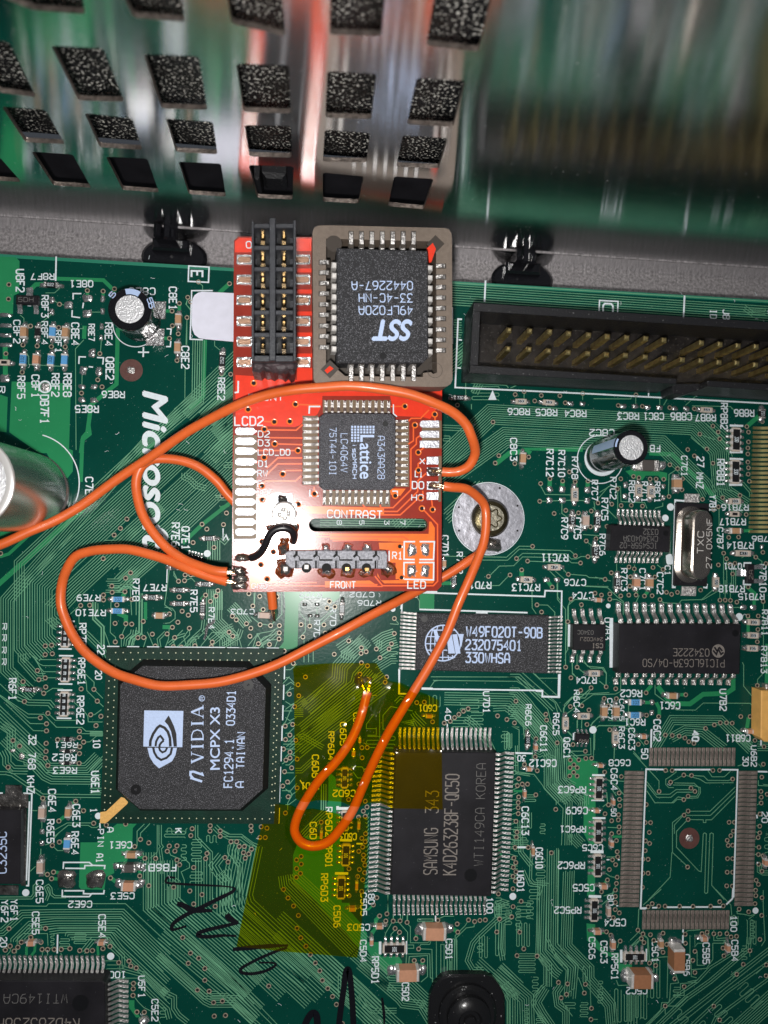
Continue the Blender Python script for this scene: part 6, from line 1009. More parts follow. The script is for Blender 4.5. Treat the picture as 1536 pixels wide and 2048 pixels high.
# washer pad, screw
c = B.loc(*B6(437, 937)); kk = B.k(*B6(437, 937)) / B6.s
sw = root('board_screw', B, (c.x, c.y, 0), 'star-drive screw head in a wide silver washer pad right of the red board', 'screw')
q = MB('washer_tin', 'silk_white'); q.lathe([(318 * kk, 0), (318 * kk, .018), (314 * kk, .022), (10 * kk, .022)], c, 'washer_tin', 64); q.disc(c, 326 * kk, .007, 'silk_white', 64, 317 * kk); part('washer_pad', q, sw)
q = MB('hole_black')
for x, y in prs('170,833 540,660 700,820 700,1045 172,1045'): q.disc(B.loc(*B6(x, y), .022), 10 * kk, .0235, None, 10)
part('small_holes', q, sw, False, 'stuff')
c2 = B.loc(*B6(466, 932), .2); k2 = B.k(*B6(466, 932), .2) / B6.s
q = MB('screw_olive'); q.lathe([(160 * k2, .022), (168 * k2, .05), (170 * k2, .12), (150 * k2, .18), (112 * k2, .205)], c2, None, 48); part('screw_head', q, sw)
q = MB('screw_bright'); q.lathe([(115 * k2, .200), (112 * k2, .209), (80 * k2, .210)], c2, None, 48); part('head_ring', q, sw)
star = [c2 + Vector((math.cos(a), math.sin(a))) * (74 * k2 + 15 * k2 * math.cos(6 * a)) for a in [2 * math.pi * i / 72 for i in range(72)]]
q = MB('screw_bright'); q.slab(star, .15, .2125, .01); part('star_recess', q, sw, False)
q = MB('screw_olive'); q.ribbon(star, 12 * k2, .2135, closed=True); part('recess_edge', q, sw, False)
q = MB('solder_dark'); cb_ = B.loc(*B6(480, 1172), .05); q.blob(cb_, 80 * kk, 62 * kk, .08, seed=4, z=.02, n=18, jit=.1); q.blob(cb_ + Vector((.03, .02)), 40 * kk, 40 * kk, .11, seed=9, z=.02, jit=.2); part('solder_joint', q, sw)

# ribbon cable header
hz = .60; hd = root('ribbon_header', B, (*B.loc(1240, 700), 0), 'long black box header with two rows of gold pins under the steel wall', 'header')
def HB(s, z0, z1, m='plastic_black', ch=.006, nm='shroud_wall', zr=None):
    q = MB(m); q.slab([B.loc(x, y, zr or hz) for x, y in prs(s)], z0, z1, ch); return part(nm, q, hd, False)
HB('947,605 1700,655 1699,670 946,622', 0, hz); HB('939.5,730 1353.5,757 1353,768 939,746', 0, hz); HB('1416,761 1700,779 1700,792 1415,773', 0, hz); HB('946,622 961,623 956.5,731 939.5,730', 0, hz)
HB('961,623 1700,670 1700,779 957,731', 0, .07, 'plastic_floor', 0, 'floor', zr=.6)
HB('1350,765 1353,784 1372,787 1418,773 1416,766 1400,764', 0, .36, 'plastic_black', .006, 'key_notch', zr=.45)
q = MB('brass_pin'); q.box(-.032, .032, -.032, .032, .0, .56, None, .016); pm = q.mesh('pin', (0, 0, 0), False)
low = [Z7(a, b_) for a, b_ in prs('560,945 762,950 950,965 1140,980 1328,990 1508,1000')] + [Z8(a, b_) for a, b_ in prs('240,960 420,975 592,988 760,1000 930,1010 1095,1025 1260,1030 1430,1047 1595,1060 1760,1072')]
up = [Z7(a, b_) for a, b_ in prs('570,765 770,772 962,780 1145,798 1335,812 1515,825')] + [Z8(a, b_) for a, b_ in prs('250,797 425,805 592,820 935,845 1105,858 1270,872 1435,880 1600,895 1765,905')]
up.insert(6, Z8(75, 790)); low.insert(6, Z8(65, 955))
for p_ in low + up:
    l_ = B.loc(*p_, .62); inst('pin', pm, hd, (l_.x, l_.y, .06), R(-2))
q = MB('hole_black'); l_ = B.loc(*Z8(583, 920), .07); q.box(l_.x - .03, l_.x + .03, l_.y - .03, l_.y + .03, .06, .0715); part('missing_pin_hole', q, hd, False)

# black screw boss at the bottom edge
c = B.loc(*D5(1075, 1130), .12); bs = root('rubber_foot', B, (c.x, c.y, 0), 'glossy black rubber foot with a domed screw at the bottom edge', 'rubber foot')
poly = [B.loc(*D5(x, y), .1) for x, y in prs('705,1500 708,1100 720,960 760,860 830,785 900,762 1200,760 1290,790 1350,860 1395,950 1402,1100 1400,1500')]
q = MB('rubber_black'); q.slab(poly, .0, .12, .025); part('pad', q, bs)
kk = B.k(*D5(1080, 1180), .3) / D5.s; c3 = B.loc(*D5(1085, 1190), .3)
q = MB('rubber_black'); q.lathe([(270 * kk, .10), (262 * kk, .16), (235 * kk, .20), (200 * kk, .20), (195 * kk, .26), (160 * kk, .31), (110 * kk, .33), (90 * kk, .29), (60 * kk, .29), (50 * kk, .33), (10 * kk, .34)], c3, None, 48); part('dome', q, bs)
# ================================================================== steel wall, tray, clips
w0 = B.loc(0, 460, -.5); w1 = B.loc(1536, 563, -.5); wu = (w1 - w0).normalized(); wn = Vector((wu.y, -wu.x))   # wn points toward the camera side
MW = Matrix(((wu.x, 0, wn.x, w0.x), (wu.y, 0, wn.y, w0.y), (0, 1, 0, 0), (0, 0, 0, 1)))   # local u along, v up, w toward camera
# keep it right handed: u x v = -w, so flip u
MW = Matrix(((-wu.x, 0, wn.x, w0.x), (-wu.y, 0, wn.y, w0.y), (0, 1, 0, 0), (0, 0, 0, 1)))
WF = Frame(MW)
HOLES = ['Z1 -160,-90 475,-90 505,85 195,60', 'Z1 690,-90 1065,-90 1095,130 790,105', 'P 450,-30 562,-30 571,72 463,48', 'Z2 478,-60 802,-60 775,215 470,205', 'Z2 1095,-60 1440,-60 1350,306 1040,270',
 'Z1 -90,225 55,250 215,575 -10,545', 'Z1 300,270 610,285 735,600 465,595', 'Z1 850,320 1175,332 1225,650 955,640', 'P 472,127 578,130 582,227 487,224', 'Z2 457,420 750,437 715,705 445,695', 'Z2 985,460 1275,477 1200,750 925,735',
 'Z1 10,628 270,650 385,852 150,840', 'Z1 498,667 780,700 842,885 590,870', 'Z1 980,700 1258,720 1285,912 1040,897', 'P 489,250 583,252 583,315 499,313', 'Z2 442,767 710,785 690,960 430,955', 'Z2 902,800 1170,817 1115,995 865,985',
 'P -30,305 0,315 43,364 -10,361', 'Z1 185,895 430,912 540,1110 315,1095', 'Z1 625,925 870,937 940,1137 725,1122', 'Z1 1055,955 1305,967 1335,1162 1115,1147', 'P 497,330 587,333 585,399 515,396', 'Z2 430,1020 672,1042 640,1202 430,1190', 'Z2 852,1042 1085,1057 1025,1237 815,1217']
TT = dict(Z1=Z1, Z2=Z2, P=P)
def rnd_poly(P_, r_):
    out = []; n = len(P_)
    for i in range(n):
        a, b_, c_ = P_[i - 1], P_[i], P_[(i + 1) % n]; d1 = (a - b_).normalized(); d2 = (c_ - b_).normalized()
        for f in (1, .35, ): pass
        out += [b_ + d1 * r_, b_ + (d1 + d2) * r_ * .29, b_ + d2 * r_]
    return out
hol = []
for h_ in HOLES:
    k_, s = h_.split(' ', 1); hol.append(rnd_poly([WF.loc(*TT[k_](x, y), 0) for x, y in prs(s)], .035))
u0 = min(p.x for h_ in hol for p in h_) - 1; uL, uR = -14, 3.5; TOPZ = 6.2
outer = [Vector((uL, -.02)), Vector((uR, -.02)), Vector((uR, TOPZ)), Vector((uL, TOPZ))]
outer = [Vector((p.x, p.y - .5 if p.y < 0 else p.y)) for p in outer]
# crop holes to the sheet
hol = [[Vector((max(uL + .1, min(uR - .1, p.x)), min(p.y, TOPZ - .1))) for p in h_] for h_ in hol]
q = MB('sheet_steel', 'rim_cut'); q.flat(outer, 0, 'sheet_steel', hol); TH = .05
for h_ in hol:
    n = len(h_); ar = sum(h_[i - 1].x * h_[i].y - h_[i].x * h_[i - 1].y for i in range(n))
    vs = [(p.x, p.y, 0) for p in h_] + [(p.x, p.y, -TH) for p in h_]
    q.add(vs, [[i, (i + 1) % n, n + (i + 1) % n, n + i] if ar < 0 else [(i + 1) % n, i, n + i, n + (i + 1) % n] for i in range(n)], 'rim_cut')
steel = root('steel_wall', WF, (0, 0, 0), 'brushed steel wall pierced by rows of square vent holes, mirroring the green board', 'wall', None, q)
uv = steel.data.uv_layers.new(name='UVMap')
for lp_ in steel.data.loops: v_ = steel.data.vertices[lp_.vertex_index].co; uv.data[lp_.index].uv = (v_.x / 10, v_.y / 10)
q = MB('tray_steel'); q.tube([(uL, .004, .004), (uR, .004, .004)], .014, 12); part('bottom_fold', q, steel)
q = MB('foam_black'); q.add([(uL, 1.35, -.42), (uR, 1.35, -.42), (uR, 7.5, -.42), (uL, 7.5, -.42)], [[0, 1, 2, 3]]); 
foam = root('dark_filter', WF, (0, 0, -.42), 'black dusty foam filter seen through the vent holes', 'filter', None, q)
q = MB('epoxy_plain'); q.add([(uL, -1, -.36), (uR, -1, -.36), (uR, 1.35, -.36), (uL, 1.35, -.36)], [[0, 1, 2, 3]]); root('black_shell', WF, (0, 0, -.36), 'smooth black plastic shell behind the lowest row of vent holes', 'shell', None, q)
# something round and black behind one hole
p_ = WF.loc(548, 362, -.25); r = root('fan_hub', WF, (p_.x, p_.y, -.3), 'black rounded plastic part seen through the lowest hole above the socket strip', 'fan part'); q = MB('plastic_black'); q.box(p_.x - .15, p_.x + .13, p_.y - .2, p_.y + .17, -.40, -.22, None, .05); part('shell', q, r); q = MB('plastic_black'); q.box(p_.x + .15, p_.x + .21, p_.y - .3, p_.y + .25, -.40, -.14, None, .02); part('rib', q, r)
# tray under the board
t0 = w0 - wu * 2.5; t1 = w1 + wu * 2.5
q = MB('tray_steel'); q.slab([t0 - wn * .03, t1 - wn * .03, t1 + wn * 12.5, t0 + wn * 12.5], -.58, -.5, 0); root('metal_tray', B, (t0.x, t0.y, -.5), 'dull grey steel tray under the green board', 'tray', None, q, 'structure')
def clip(px, py, label):
    c = B.loc(px, py, -.3); r = root('plastic_clip', B, (c.x, c.y, -.5), label, 'clip', 'black clips behind the board edge')
    def at_(du, dv): return c + wu * du + wn * dv
    def bx(u0_, u1_, v0, v1, z0, z1, nm, ch=.03, m='sleeve_black'):
        q = MB(m); q.slab([at_(u0_, v0), at_(u1_, v0), at_(u1_, v1), at_(u0_, v1)], z0, z1, ch); part(nm, q, r)
    q = MB('sleeve_black'); q.slab([at_(math.cos(a) * .44, math.sin(a) * .27 + .16) for a in [2 * math.pi * i / 28 for i in range(28)]], -.5, -.26, .04); part('base', q, r)
    bx(-.27, .22, -.04, .12, -.3, -.14, 'crossbar'); bx(-.10, .10, -.16, .04, -.5, .04, 'post'); bx(-.19, -.10, -.12, .04, -.3, .16, 'hook', .04); bx(.0, .09, -.10, .06, -.3, .10, 'hook', .03)
clip(350, 492, 'black plastic clip behind the board edge, left of the socket strip'); clip(1045, 538, 'black plastic clip behind the board edge, above the ribbon header')

# ================================================================== the red add-on board
PV = B.at(675, 830, .68)
nrm = Vector((.055, -.050, 1)).normalized(); ux = (Vector((1, 0, 0)) - nrm * nrm.x).normalized(); uy = nrm.cross(ux)
MM = Matrix((ux, uy, nrm)).transposed().to_4x4(); MM.translation = PV
M_ = Frame(MM)
k_ = lambda s, z=0.0: [M_.loc(x, y, z) for x, y in prs(s)]
outl = '468,481 477,473 884,476 883,1172 873,1182 467,1184 464,1176'
red = root('modchip_board', M_, (0, 0, 0), 'small red circuit board raised above the green one, with socket strip and square chips', 'circuit board')
slot = []
a = M_.loc(631, 1050); b_ = M_.loc(843, 1050); rr = 13 * M_.k(740, 1050)
d = (b_ - a).normalized(); s_ = Vector((-d.y, d.x))
for i in range(11): th = math.pi * i / 10; slot.append(a + s_ * rr * math.cos(th) - d * rr * math.sin(th))
for i in range(11): th = math.pi * i / 10; slot.append(b_ - s_ * rr * math.cos(th) + d * rr * math.sin(th))
q = MB('mask_red', 'pcb_edge'); ol = k_(outl); q.flat(ol, 0, 'mask_red', [slot])
for lp2 in (ol, slot):
    n = len(lp2); ar = sum(lp2[i - 1].x * lp2[i].y - lp2[i].x * lp2[i - 1].y for i in range(n)); f_ = (ar > 0) == (lp2 is ol)
    vs = [(p.x, p.y, 0) for p in lp2] + [(p.x, p.y, -.12) for p in lp2]
    q.add(vs, [[(i + 1) % n, i, n + i, n + (i + 1) % n] if not f_ else [i, n + i, n + (i + 1) % n, (i + 1) % n] for i in range(n)], 'pcb_edge')
q.flat(ol, -.12, 'mask_red', [slot]); part('board', q, red, False)
def mp(t, s, z=0.0): return [M_.loc(*t(x, y), z) for x, y in prs(s)]
mk = M_.k(680, 900)
# copper areas
q = MB('pour_red', 'pour_orange')
q.flat(mp(P, '471,750 505,752 560,756 628,764 884,776 884,800 860,838 845,834 792,832 787,822 780,792 645,792 643,812 635,828 622,838 607,842 600,850 590,854 556,853 471,852'), .002, 'pour_red')
q.flat(mp(P, '470,483 479,476 884,479 884,500 626,497 626,502 470,505'), .002, 'pour_red')
for y in (540, 582, 626, 668, 710): q.flat(mp(P, f'594,{y-3} 628,{y-3} 628,{y+5} 594,{y+5}'), .002, 'pour_red')
q.flat(mp(P, '594,735 640,737 640,764 594,760'), .0025, 'pour_red')
q.flat(mp(B5, '0,410 -290,408 -290,395 1165,400 1172,255 1195,255 1238,330 1232,960 1215,985 640,985 560,900 560,860 600,950 870,945 870,495 0,465'), .002, 'pour_orange')
q.flat(mp(B5, '-60,960 470,950 570,1020 -60,1032'), .0024, 'pour_orange'); q.flat(mp(B5, '575,505 872,500 872,930 775,935 775,740 700,740 700,590 585,580'), .0028, 'pour_orange')
q.flat(mp(B4, '560,290 1060,240 1060,620 1200,640 1220,760 1020,780 860,700 560,690'), .0020, 'pour_orange'); q.flat(mp(B4, '370,740 700,740 720,1180 540,1180 380,1280 380,1000'), .0023, 'pour_orange'); q.flat(mp(B4, '1065,205 2100,225 2100,325 1105,300'), .0021, 'pour_orange')
q.flat(mp(B3, '700,1165 895,1165 830,1250 720,1240'), .0026, 'pour_orange')
part('copper_pour', q, red, False, 'stuff')
q = MB('trace_red'); rz = [0]
def rt_(t, s, w_=3.0, m=None): rz[0] = (rz[0] + 1) % 9; q.ribbon(mp(t, s), w_ * mk, .0035 + rz[0] * .0003, m)
for s in ('568,510 975,515 1060,440', '630,610 1060,615', '700,690 1060,700', '450,775 998,775', '1060,870 740,870 600,1000', '1060,945 740,945 580,1100', '803,1060 850,1030 1060,1030', '545,1200 590,1165 965,1165 1040,1100', '560,402 695,408', '965,185 1290,195', '1210,1320 1205,1240', '450,655 490,660', '450,930 490,925', '450,1045 480,1050', '450,1170 480,1165', '450,1310 485,1315', '1000,1455 1060,1500', '440,1400 480,1380', '380,440 380,480', '1120,215 1270,225'): rt_(B2, s)
for s in ('985,430 985,600 925,640', '1060,540 1020,570 1020,640 955,700 955,1180 745,1390 600,1392 590,1350', '1040,930 1042,870 1080,840 1130,832', '1135,985 1040,1070 1035,1200 795,1435 460,1435 380,1350', '1095,1190 1098,1230 830,1475 300,1475', '1200,1300 1212,1400', '1100,1410 1270,1590 1270,1780', '1240,300 1240,362', '710,195 880,193', '920,375 960,335 1070,335 1170,235', '1045,735 1110,680'): rt_(B3, s)
for s in ('1270,480 1270,960 1220,1012 620,1012 530,900', '-250,430 870,435 930,480', '30,480 570,470', '0,990 560,1000'): rt_(B5, s)
for s in ('1070,200 1010,190', '560,1185 1240,1185', '640,1220 2080,1235', '1050,330 1050,600 2160,600'): rt_(B4, s, 2.4)
part('copper_tracks', q, red, False, 'stuff')
def mlands(data, t, m, nm, h=.03, z=0.0, jit=.18, par=None, n=14):
    for x, y, w_, hh in data:
        k = M_.k(*t(x, y)) / t.s; c_ = M_.loc(*t(x, y)); b2 = MB(m); b2.blob(c_, w_ * k / 2, hh * k / 2, h, z=z + .002, n=n, jit=jit); part(nm, b2, par or red)
def rnd_rect(t, x0, x1, y0, y1, r_, z, F=None, right=True, left=True):
    k = (F or M_).k(*t(x0, y0), z) / t.s; a = (F or M_).loc(*t(x0, y0), z); b2 = (F or M_).loc(*t(x1, y0), z); c2 = (F or M_).loc(*t(x1, y1), z); d2 = (F or M_).loc(*t(x0, y1), z); o_ = []
    P4 = [a, b2, c2, d2]; R4 = [r_ * left, r_ * right, r_ * right, r_ * left]
    for i in range(4):
        p = P4[i]; e1 = (P4[i - 1] - p).normalized(); e2 = (P4[(i + 1) % 4] - p).normalized(); rr_ = max(R4[i] * k, .002)
        for s2 in range(5): th = math.pi / 2 * s2 / 4; o_.append(p + (e1 + e2) * rr_ - e1 * rr_ * math.sin(th) - e2 * rr_ * (math.cos(th)))
    return o_
def proper(o_, c_=None): return o_
# bare strips between edge pads
q = MB('bare_fibre'); q.flat(mp(B2, '180,580 470,578 480,720 462,1420 466,1900 180,1960 165,1700 175,1100'), .0046); q.flat(mp(B3, '1085,365 1318,362 1318,690 1085,690'), .0046); q.flat(mp(B3, '1280,780 1318,780 1312,1320 1280,1320'), .0046)
for s in ('1055,330 1255,330 1250,1215 1055,1215', ): q.flat(mp(B2, s), .0040)
q.flat(mp(B3, '775,350 935,350 935,1145 775,1145'), .0040); q.flat(mp(B3, '-85,118 715,118 715,275 -85,275'), .0042); q.flat(mp(B3, '-85,1190 710,1190 710,1380 -85,1360'), .0042)
part('bare_fibre', q, red, False)
ys = [530, 660, 785, 920, 1050, 1175, 1305, 1435, 1560, 1690, 1820]
for i, y in enumerate(ys):
    q = MB('pad_silver'); q.slab(rnd_rect(B2, 192, 448, y - 50, y + 46, 44, .01), 0, .014, .003); q.flat([M_.loc(*B2(xx, yy)) for xx, yy in ((440, y - 22), (472, y - 8), (472, y + 6), (440, y + 20))], .012); part('edge_pad', q, red, False)
q = MB('pad_silver'); q.slab(rnd_rect(B2, 185, 452, 1905, 2000, 6, .01), 0, .014, .003); part('edge_pad', q, red, False)
for x0, x1, y0, y1, r_, rg in ((1060, 1290, 360, 445, 40, False), (1060, 1290, 480, 565, 40, False), (1060, 1290, 598, 682, 4, True), (1142, 1284, 788, 880, 4, True), (1142, 1282, 1206, 1300, 4, True), (1145, 1290, 915, 1015, 4, True), (1145, 1290, 1080, 1180, 4, True)):
    q = MB('pad_silver'); q.slab(rnd_rect(B3, x0, x1, y0, y1, r_, .01, right=rg), 0, .014, .003); part('edge_pad', q, red, False)
mlands([(1215, 965, 138, 100), (1212, 1130, 132, 96)], B3, 'solder_dark', 'solder_joint', .045)
# pads either side of the socket strip
for y in (519, 559, 600, 642, 683, 724):
    for x0, x1, lf in ((473, 504, 1), (586, 621, 0)):
        q = MB('solder', 'pad_pink'); q.slab(rnd_rect(P, x0, x1, y - 10, y + 10, 2, .01), 0, .012, .003, 'solder'); q.slab(rnd_rect(P, x0 + 2.5, x1 - 2.5, y - 5.5, y + 5.5, 5.5, .02, right=not lf, left=bool(lf)), 0, .022, .005, 'pad_pink'); part('edge_pad', q, red)
# plated holes
q0 = MB('pour_orange', 'hole_black'); v_ = via_mesh(.042); q0.v = v_.v; q0.f = v_.f; q0.m = v_.m; rv = q0.mesh('plated_hole', (0, 0, 0))
for t, s in ((B2, '360,250 965,183 695,408 893,402 568,502 700,690 998,775 565,862 803,1075 537,1228 1210,1328 543,1402 1005,1460'), (B4, '535,660 683,793 522,957 602,1142'), (B3, '1168,105 885,193 1237,288 1003,415 1043,737 1045,948 1072,1275 770,1250 1085,1400 1212,1413'), (B5, '825,548 845,915'), (Z5, '755,1722 905,1640')):
    for x, y in prs(s): l_ = M_.loc(*t(x, y)); inst('plated_hole', rv, red, (l_.x, l_.y, .0))
# white print
q = MB('silk_white'); zs = .0075
def ml(t, s, w_=2.2, closed=False): q.ribbon(mp(t, s), w_ * mk, zs, None, closed)
for t, s, x0, x1, y, h in ((B2, 'LCD2', 190, 552, 452, 112), (B2, 'D2', 490, 632, 602, 78), (B2, 'D3', 490, 632, 715, 78), (B2, 'LCD_D0', 488, 895, 832, 76), (B2, 'D1', 495, 612, 980, 76), (B2, 'RW', 482, 606, 1106, 80), (B2, 'E', 482, 530, 1238, 78), (B2, 'VEE', 482, 655, 1358, 80), (B2, 'RS', 485, 605, 1480, 78), (B3, 'X', 1060, 1118, 872, 62), (B3, 'L1', 1006, 1090, 1025, 72), (B3, 'D0', 972, 1106, 1165, 82), (B3, 'H0', 965, 1102, 1305, 70),
    (B5, 'R1', 738, 850, 696, 80), (B5, 'LED', 918, 1126, 1042, 84), (B5, 'FRONT', 5, 300, 1040, 78), (B4, 'GND', 405, 600, 1258, 62), (P, 'CONTRAST', 655, 764, 1035, 15), (B2, 'FRONT', 370, 808, 132, 78)):
    letters(q, M_, s, t(x0, y), t(x1, y + 2), h / t.s, z=zs, wt=.16)
letters(q, M_, 'O', P(493, 496), P(503, 496), 13, z=zs, wt=.17)
ml(Z5, '597,1700 595,1815 560,1820', 3); ml(B2, '1140,305 1145,212 1285,212', 3); ml(B2, '1150,1275 1148,1355 1265,1358', 2.6); ml(B3, '748,170 748,280 790,315', 2.4); ml(B3, '735,1195 795,1195 795,1235', 2.4)
ml(B5, '1005,492 877,492 874,700 1000,703', 3); ml(B5, '1058,492 1232,492 1222,703 1055,703', 3); ml(B5, '1000,738 874,738 872,935 1222,943 1225,738 1050,738', 3); ml(B5, '698,600 698,720', 2.6)
part('silkscreen', q, red, False, 'stuff')
mlands([(968, 592, 120, 150), (1128, 592, 110, 150), (965, 835, 120, 150), (1122, 835, 110, 150)], B5, 'solder', 'solder_land', .035)
# square logic chip
lt = MB('epoxy_sheen')
lt.slab([M_.loc(*B3(x, y), .14) for x, y in prs('-60,270 720,278 775,325 775,1135 715,1185 -78,1180 -128,1130 -128,322')], .02, .14, .01, None); lat = part('logic_chip', lt, red, False, label='square black chip with grid logo and lettering reading downward')
def sublead(parent, a, b2, oa, ob2, n, h, wf, m='tin', blob=None):
    lead_row(M_, parent, a, b2, oa, ob2, n, h, wf * .84, m, .5, .014, 0.0, blob)
sublead(lat, (639, 838), (638, 965), (607, 838), (605.5, 966), 11, .06, .52, blob='solder'); sublead(lat, (791, 843), (790.5, 968), (816, 842.5), (815, 969), 11, .06, .52, blob='solder'); sublead(lat, (652, 827), (777, 828), (652.5, 801), (777, 802), 11, .06, .52, blob='solder'); sublead(lat, (649, 981), (775, 981), (648.5, 1009), (774, 1008), 11, .06, .52, blob='solder')
q = MB('print_blue', 'epoxy'); zt = .1415
letters(q, M_, 'A343AA28', B3(565, 545), B3(565, 1050), 78 / B3.s, z=zt, wt=.1); letters(q, M_, 'LC4064V', B3(130, 515), B3(128, 970), 78 / B3.s, z=zt, wt=.1); letters(q, M_, '75T44-10I', B2(1405, 480), B2(1402, 1092), 82 / B2.s, z=zt, wt=.1); letters(q, M_, 'ispMACH', B3(268, 632), B3(268, 1045), 46 / B3.s, z=zt, wt=.2)
kx = M_.k(*B3(390, 500), zt) / B3.s
for i in range(8):
    for j in range(6):
        if j >= 3 and i > 2: continue
        x, y = 262 + i * 36, 435 + j * 33; p = M_.loc(*B3(x, y), zt); e = 12 * kx; q.flat([p + Vector((-e, -e)), p + Vector((e, -e)), p + Vector((e, e)), p + Vector((-e, e))], zt + .0003)
q.ribbon([M_.loc(*B3(x, y), zt) for x, y in prs('522,545 372,545 372,612')], 28 * kx, zt + .0006)
part('printed_marking', q, lat, False, 'stuff')
bw = bold_word(M_, B3, 'attice', 355, 632, 1046, 150, zt + .0009, 'print_blue', lat, name='printed_name', up='V', shear=0, thick=.02)
q = MB('dimple'); q.disc(M_.loc(*B3(655, 400), zt), .035, zt, None, 24); part('mould_dimple', q, lat, False)
# trimmer
tp = MB('trim_white'); c_ = M_.loc(568, 1028, .12); kk = M_.k(568, 1028, .12)
tp.slab([M_.loc(x, y, .06) for x, y in prs('543,1007 594,1007 594,1050 543,1050')], .0, .06, .006); trim = part('trimmer', tp, red, False, label='round white trimmer with a cross slot')
q = MB('trim_white'); q.lathe([(25 * kk, .06), (25 * kk, .12), (22 * kk, .135), (14 * kk, .138), (12 * kk, .12)], c_, None, 40); part('dial', q, trim)
q = MB('solder_dark'); q.disc(c_, 14 * kk, .139, None, 24)
part('dial_well', q, trim, False)
q = MB('trim_white')
for a in range(4): th = a * math.pi / 2 + .2; q.blob((c_.x + 8.5 * kk * math.cos(th), c_.y + 8.5 * kk * math.sin(th)), 4.5 * kk, 4.5 * kk, .02, seed=a, z=.139)
q.disc(c_, 4 * kk, .161, None, 12); part('cross_slot', q, trim)
q = MB('pad_silver'); q.slab([M_.loc(x, y, .02) for x, y in prs('541,987 585,986 585,1008 541,1008')], 0, .02, .003); part('solder_pad', q, trim, False)
mlands([(800, 115, 130, 110), (640, 480, 110, 80), (970, 480, 90, 110)], B4, 'solder_dark', 'solder_joint', .06, par=trim)
# lower connector strip (seen from its solder side)
kq = lambda s, z: [M_.loc(x, y, z) for x, y in prs(s)]
q = MB('header_glare', 'plastic_black'); 
q.slab(kq('570,1105 582,1101 772,1102 776,1112 774,1138 582,1137 572,1128', .12), .0, .10, .01, 'header_glare'); strip = part('connector_strip', q, red, False, label='pale speckled connector strip along the lower edge')
q = MB('hole_black')
for x in (593, 633, 673, 713, 752): q.ribbon(kq(f'{x},1102 {x},1109 {x-6},1114', .1), .030, .1012); q.ribbon(kq(f'{x},1109 {x+6},1114 {x+6},1120', .1), .011, .1016); q.ribbon(kq(f'{x-1},1121 {x-1},1137', .1), .022, .1012); q.ribbon(kq(f'{x+3},1121 {x+3},1137', .1), .008, .1014)
for x in (613, 653, 693, 733): q.ribbon(kq(f'{x-14},1120 {x+12},1120', .1), .02, .1018); q.disc(M_.loc(x, 1136, .1), .06, .1022, None, 14)
part('moulded_grooves', q, strip, False, 'stuff')
for x, y, r2 in ((571, 1139, 16), (652, 1141, 14), (695, 1140, 12.5), (734, 1140, 13), (776, 1138, 14)):
    q = MB('solder_dark', 'flux'); c2 = M_.loc(x, y); q.blob(c2, r2 * 1.15 * mk, r2 * 1.1 * mk, .012, 'flux', z=.004, n=16, jit=.25); q.blob(c2, r2 * mk * .9, r2 * mk * .9, .10, 'solder_dark' if x > 760 or x < 580 else 'solder', z=.004, n=14, jit=.15); part('pin_joint', q, red)
for x, y in ((571, 1138), (694, 1138), (734, 1139), (613, 1134)):
    q = MB('gold' if x > 690 else 'tin_white'); c2 = M_.loc(x, y, .11); q.box(c2.x - .028, c2.x + .028, c2.y - .028, c2.y + .028, .03, .115, None, .008); part('pin_end', q, red, False)
mlands([(1355, 735, 110, 110)], B4, 'solder', 'pin_joint', .07); mlands([(210, 555, 130, 110), (440, 560, 120, 110)], B5, 'solder', 'pin_joint', .07); mlands([(620, 612, 90, 60)], B5, 'solder_dark', 'pin_joint', .04)
mlands([(820, 745, 160, 190)], B4, 'solder_dark', 'pin_joint', .12, jit=.3); mlands([(820, 660, 130, 100)], B4, 'flux', 'flux_stain', .03, jit=.3)
mlands([(270, 875, 180, 100), (250, 1030, 220, 120), (250, 1130, 200, 110), (250, 1225, 210, 100)], B4, 'solder_dark', 'wire_joint', .06, jit=.28)
# socket strip, two rows
ss = MB('header_grey'); HZ = .83
def SB(x0, x1, y0, y1, z0, z1, ch=.006): ss.slab([M_.loc(x, y, HZ) for x, y in ((x0, y0), (x1, y0), (x1, y1), (x0, y1))], z0, z1, ch)
SB(503, 508, 442, 722, .02, HZ); SB(586.5, 592, 440, 722, .02, HZ); SB(539, 551, 437, 722, .02, HZ + .02)
rows = [475, 519, 562, 607, 649, 694]
for x0, x1 in ((508, 539), (551, 586.5)):
    for i, y in enumerate(rows): 
        SB(x0, x1, y - 30, y - 21, .02, HZ - .03)
    SB(x0, x1, rows[-1] + 16, rows[-1] + 28, .02, HZ - .03)
SB(504, 591, 441, 722, .02, .48, 0)
sstrip = part('socket_strip', ss, red, False, label='black double row socket strip standing on the red board')
q = MB('hole_black'); g = MB('gold'); pm_ = []
for y in rows:
    for x in (526, 568):
        c2 = M_.loc(x, y, .50); h_ = MB('dimple'); h_.box(c2.x - .068, c2.x + .068, c2.y - .085, c2.y + .085, .475, .50, None, 0)
        h_.box(c2.x - .035, c2.x + .035, c2.y - .05, c2.y + .05, .49, .502, 'hole_black'); part('contact_well', h_, sstrip, False)
g.slab([Vector((-.022, -.035)), Vector((.022, -.035)), Vector((.022, .035)), Vector((-.022, .035))], .0, .12, .012); gm = g.mesh('contact', (0, 0, 0), False)
for y in rows:
    for x in (526, 568): c2 = M_.loc(x, y, .55); inst('contact', gm, sstrip, (c2.x, c2.y, .48))
q = MB('header_worn')
wp = [M_.loc(x, y, .55) for x, y in prs('504,720 591,719 590,748 583,751 577,744 571,750 565,745 556,743 548,748 540,744 532,745 527,741 521,747 512,745 505,744')]
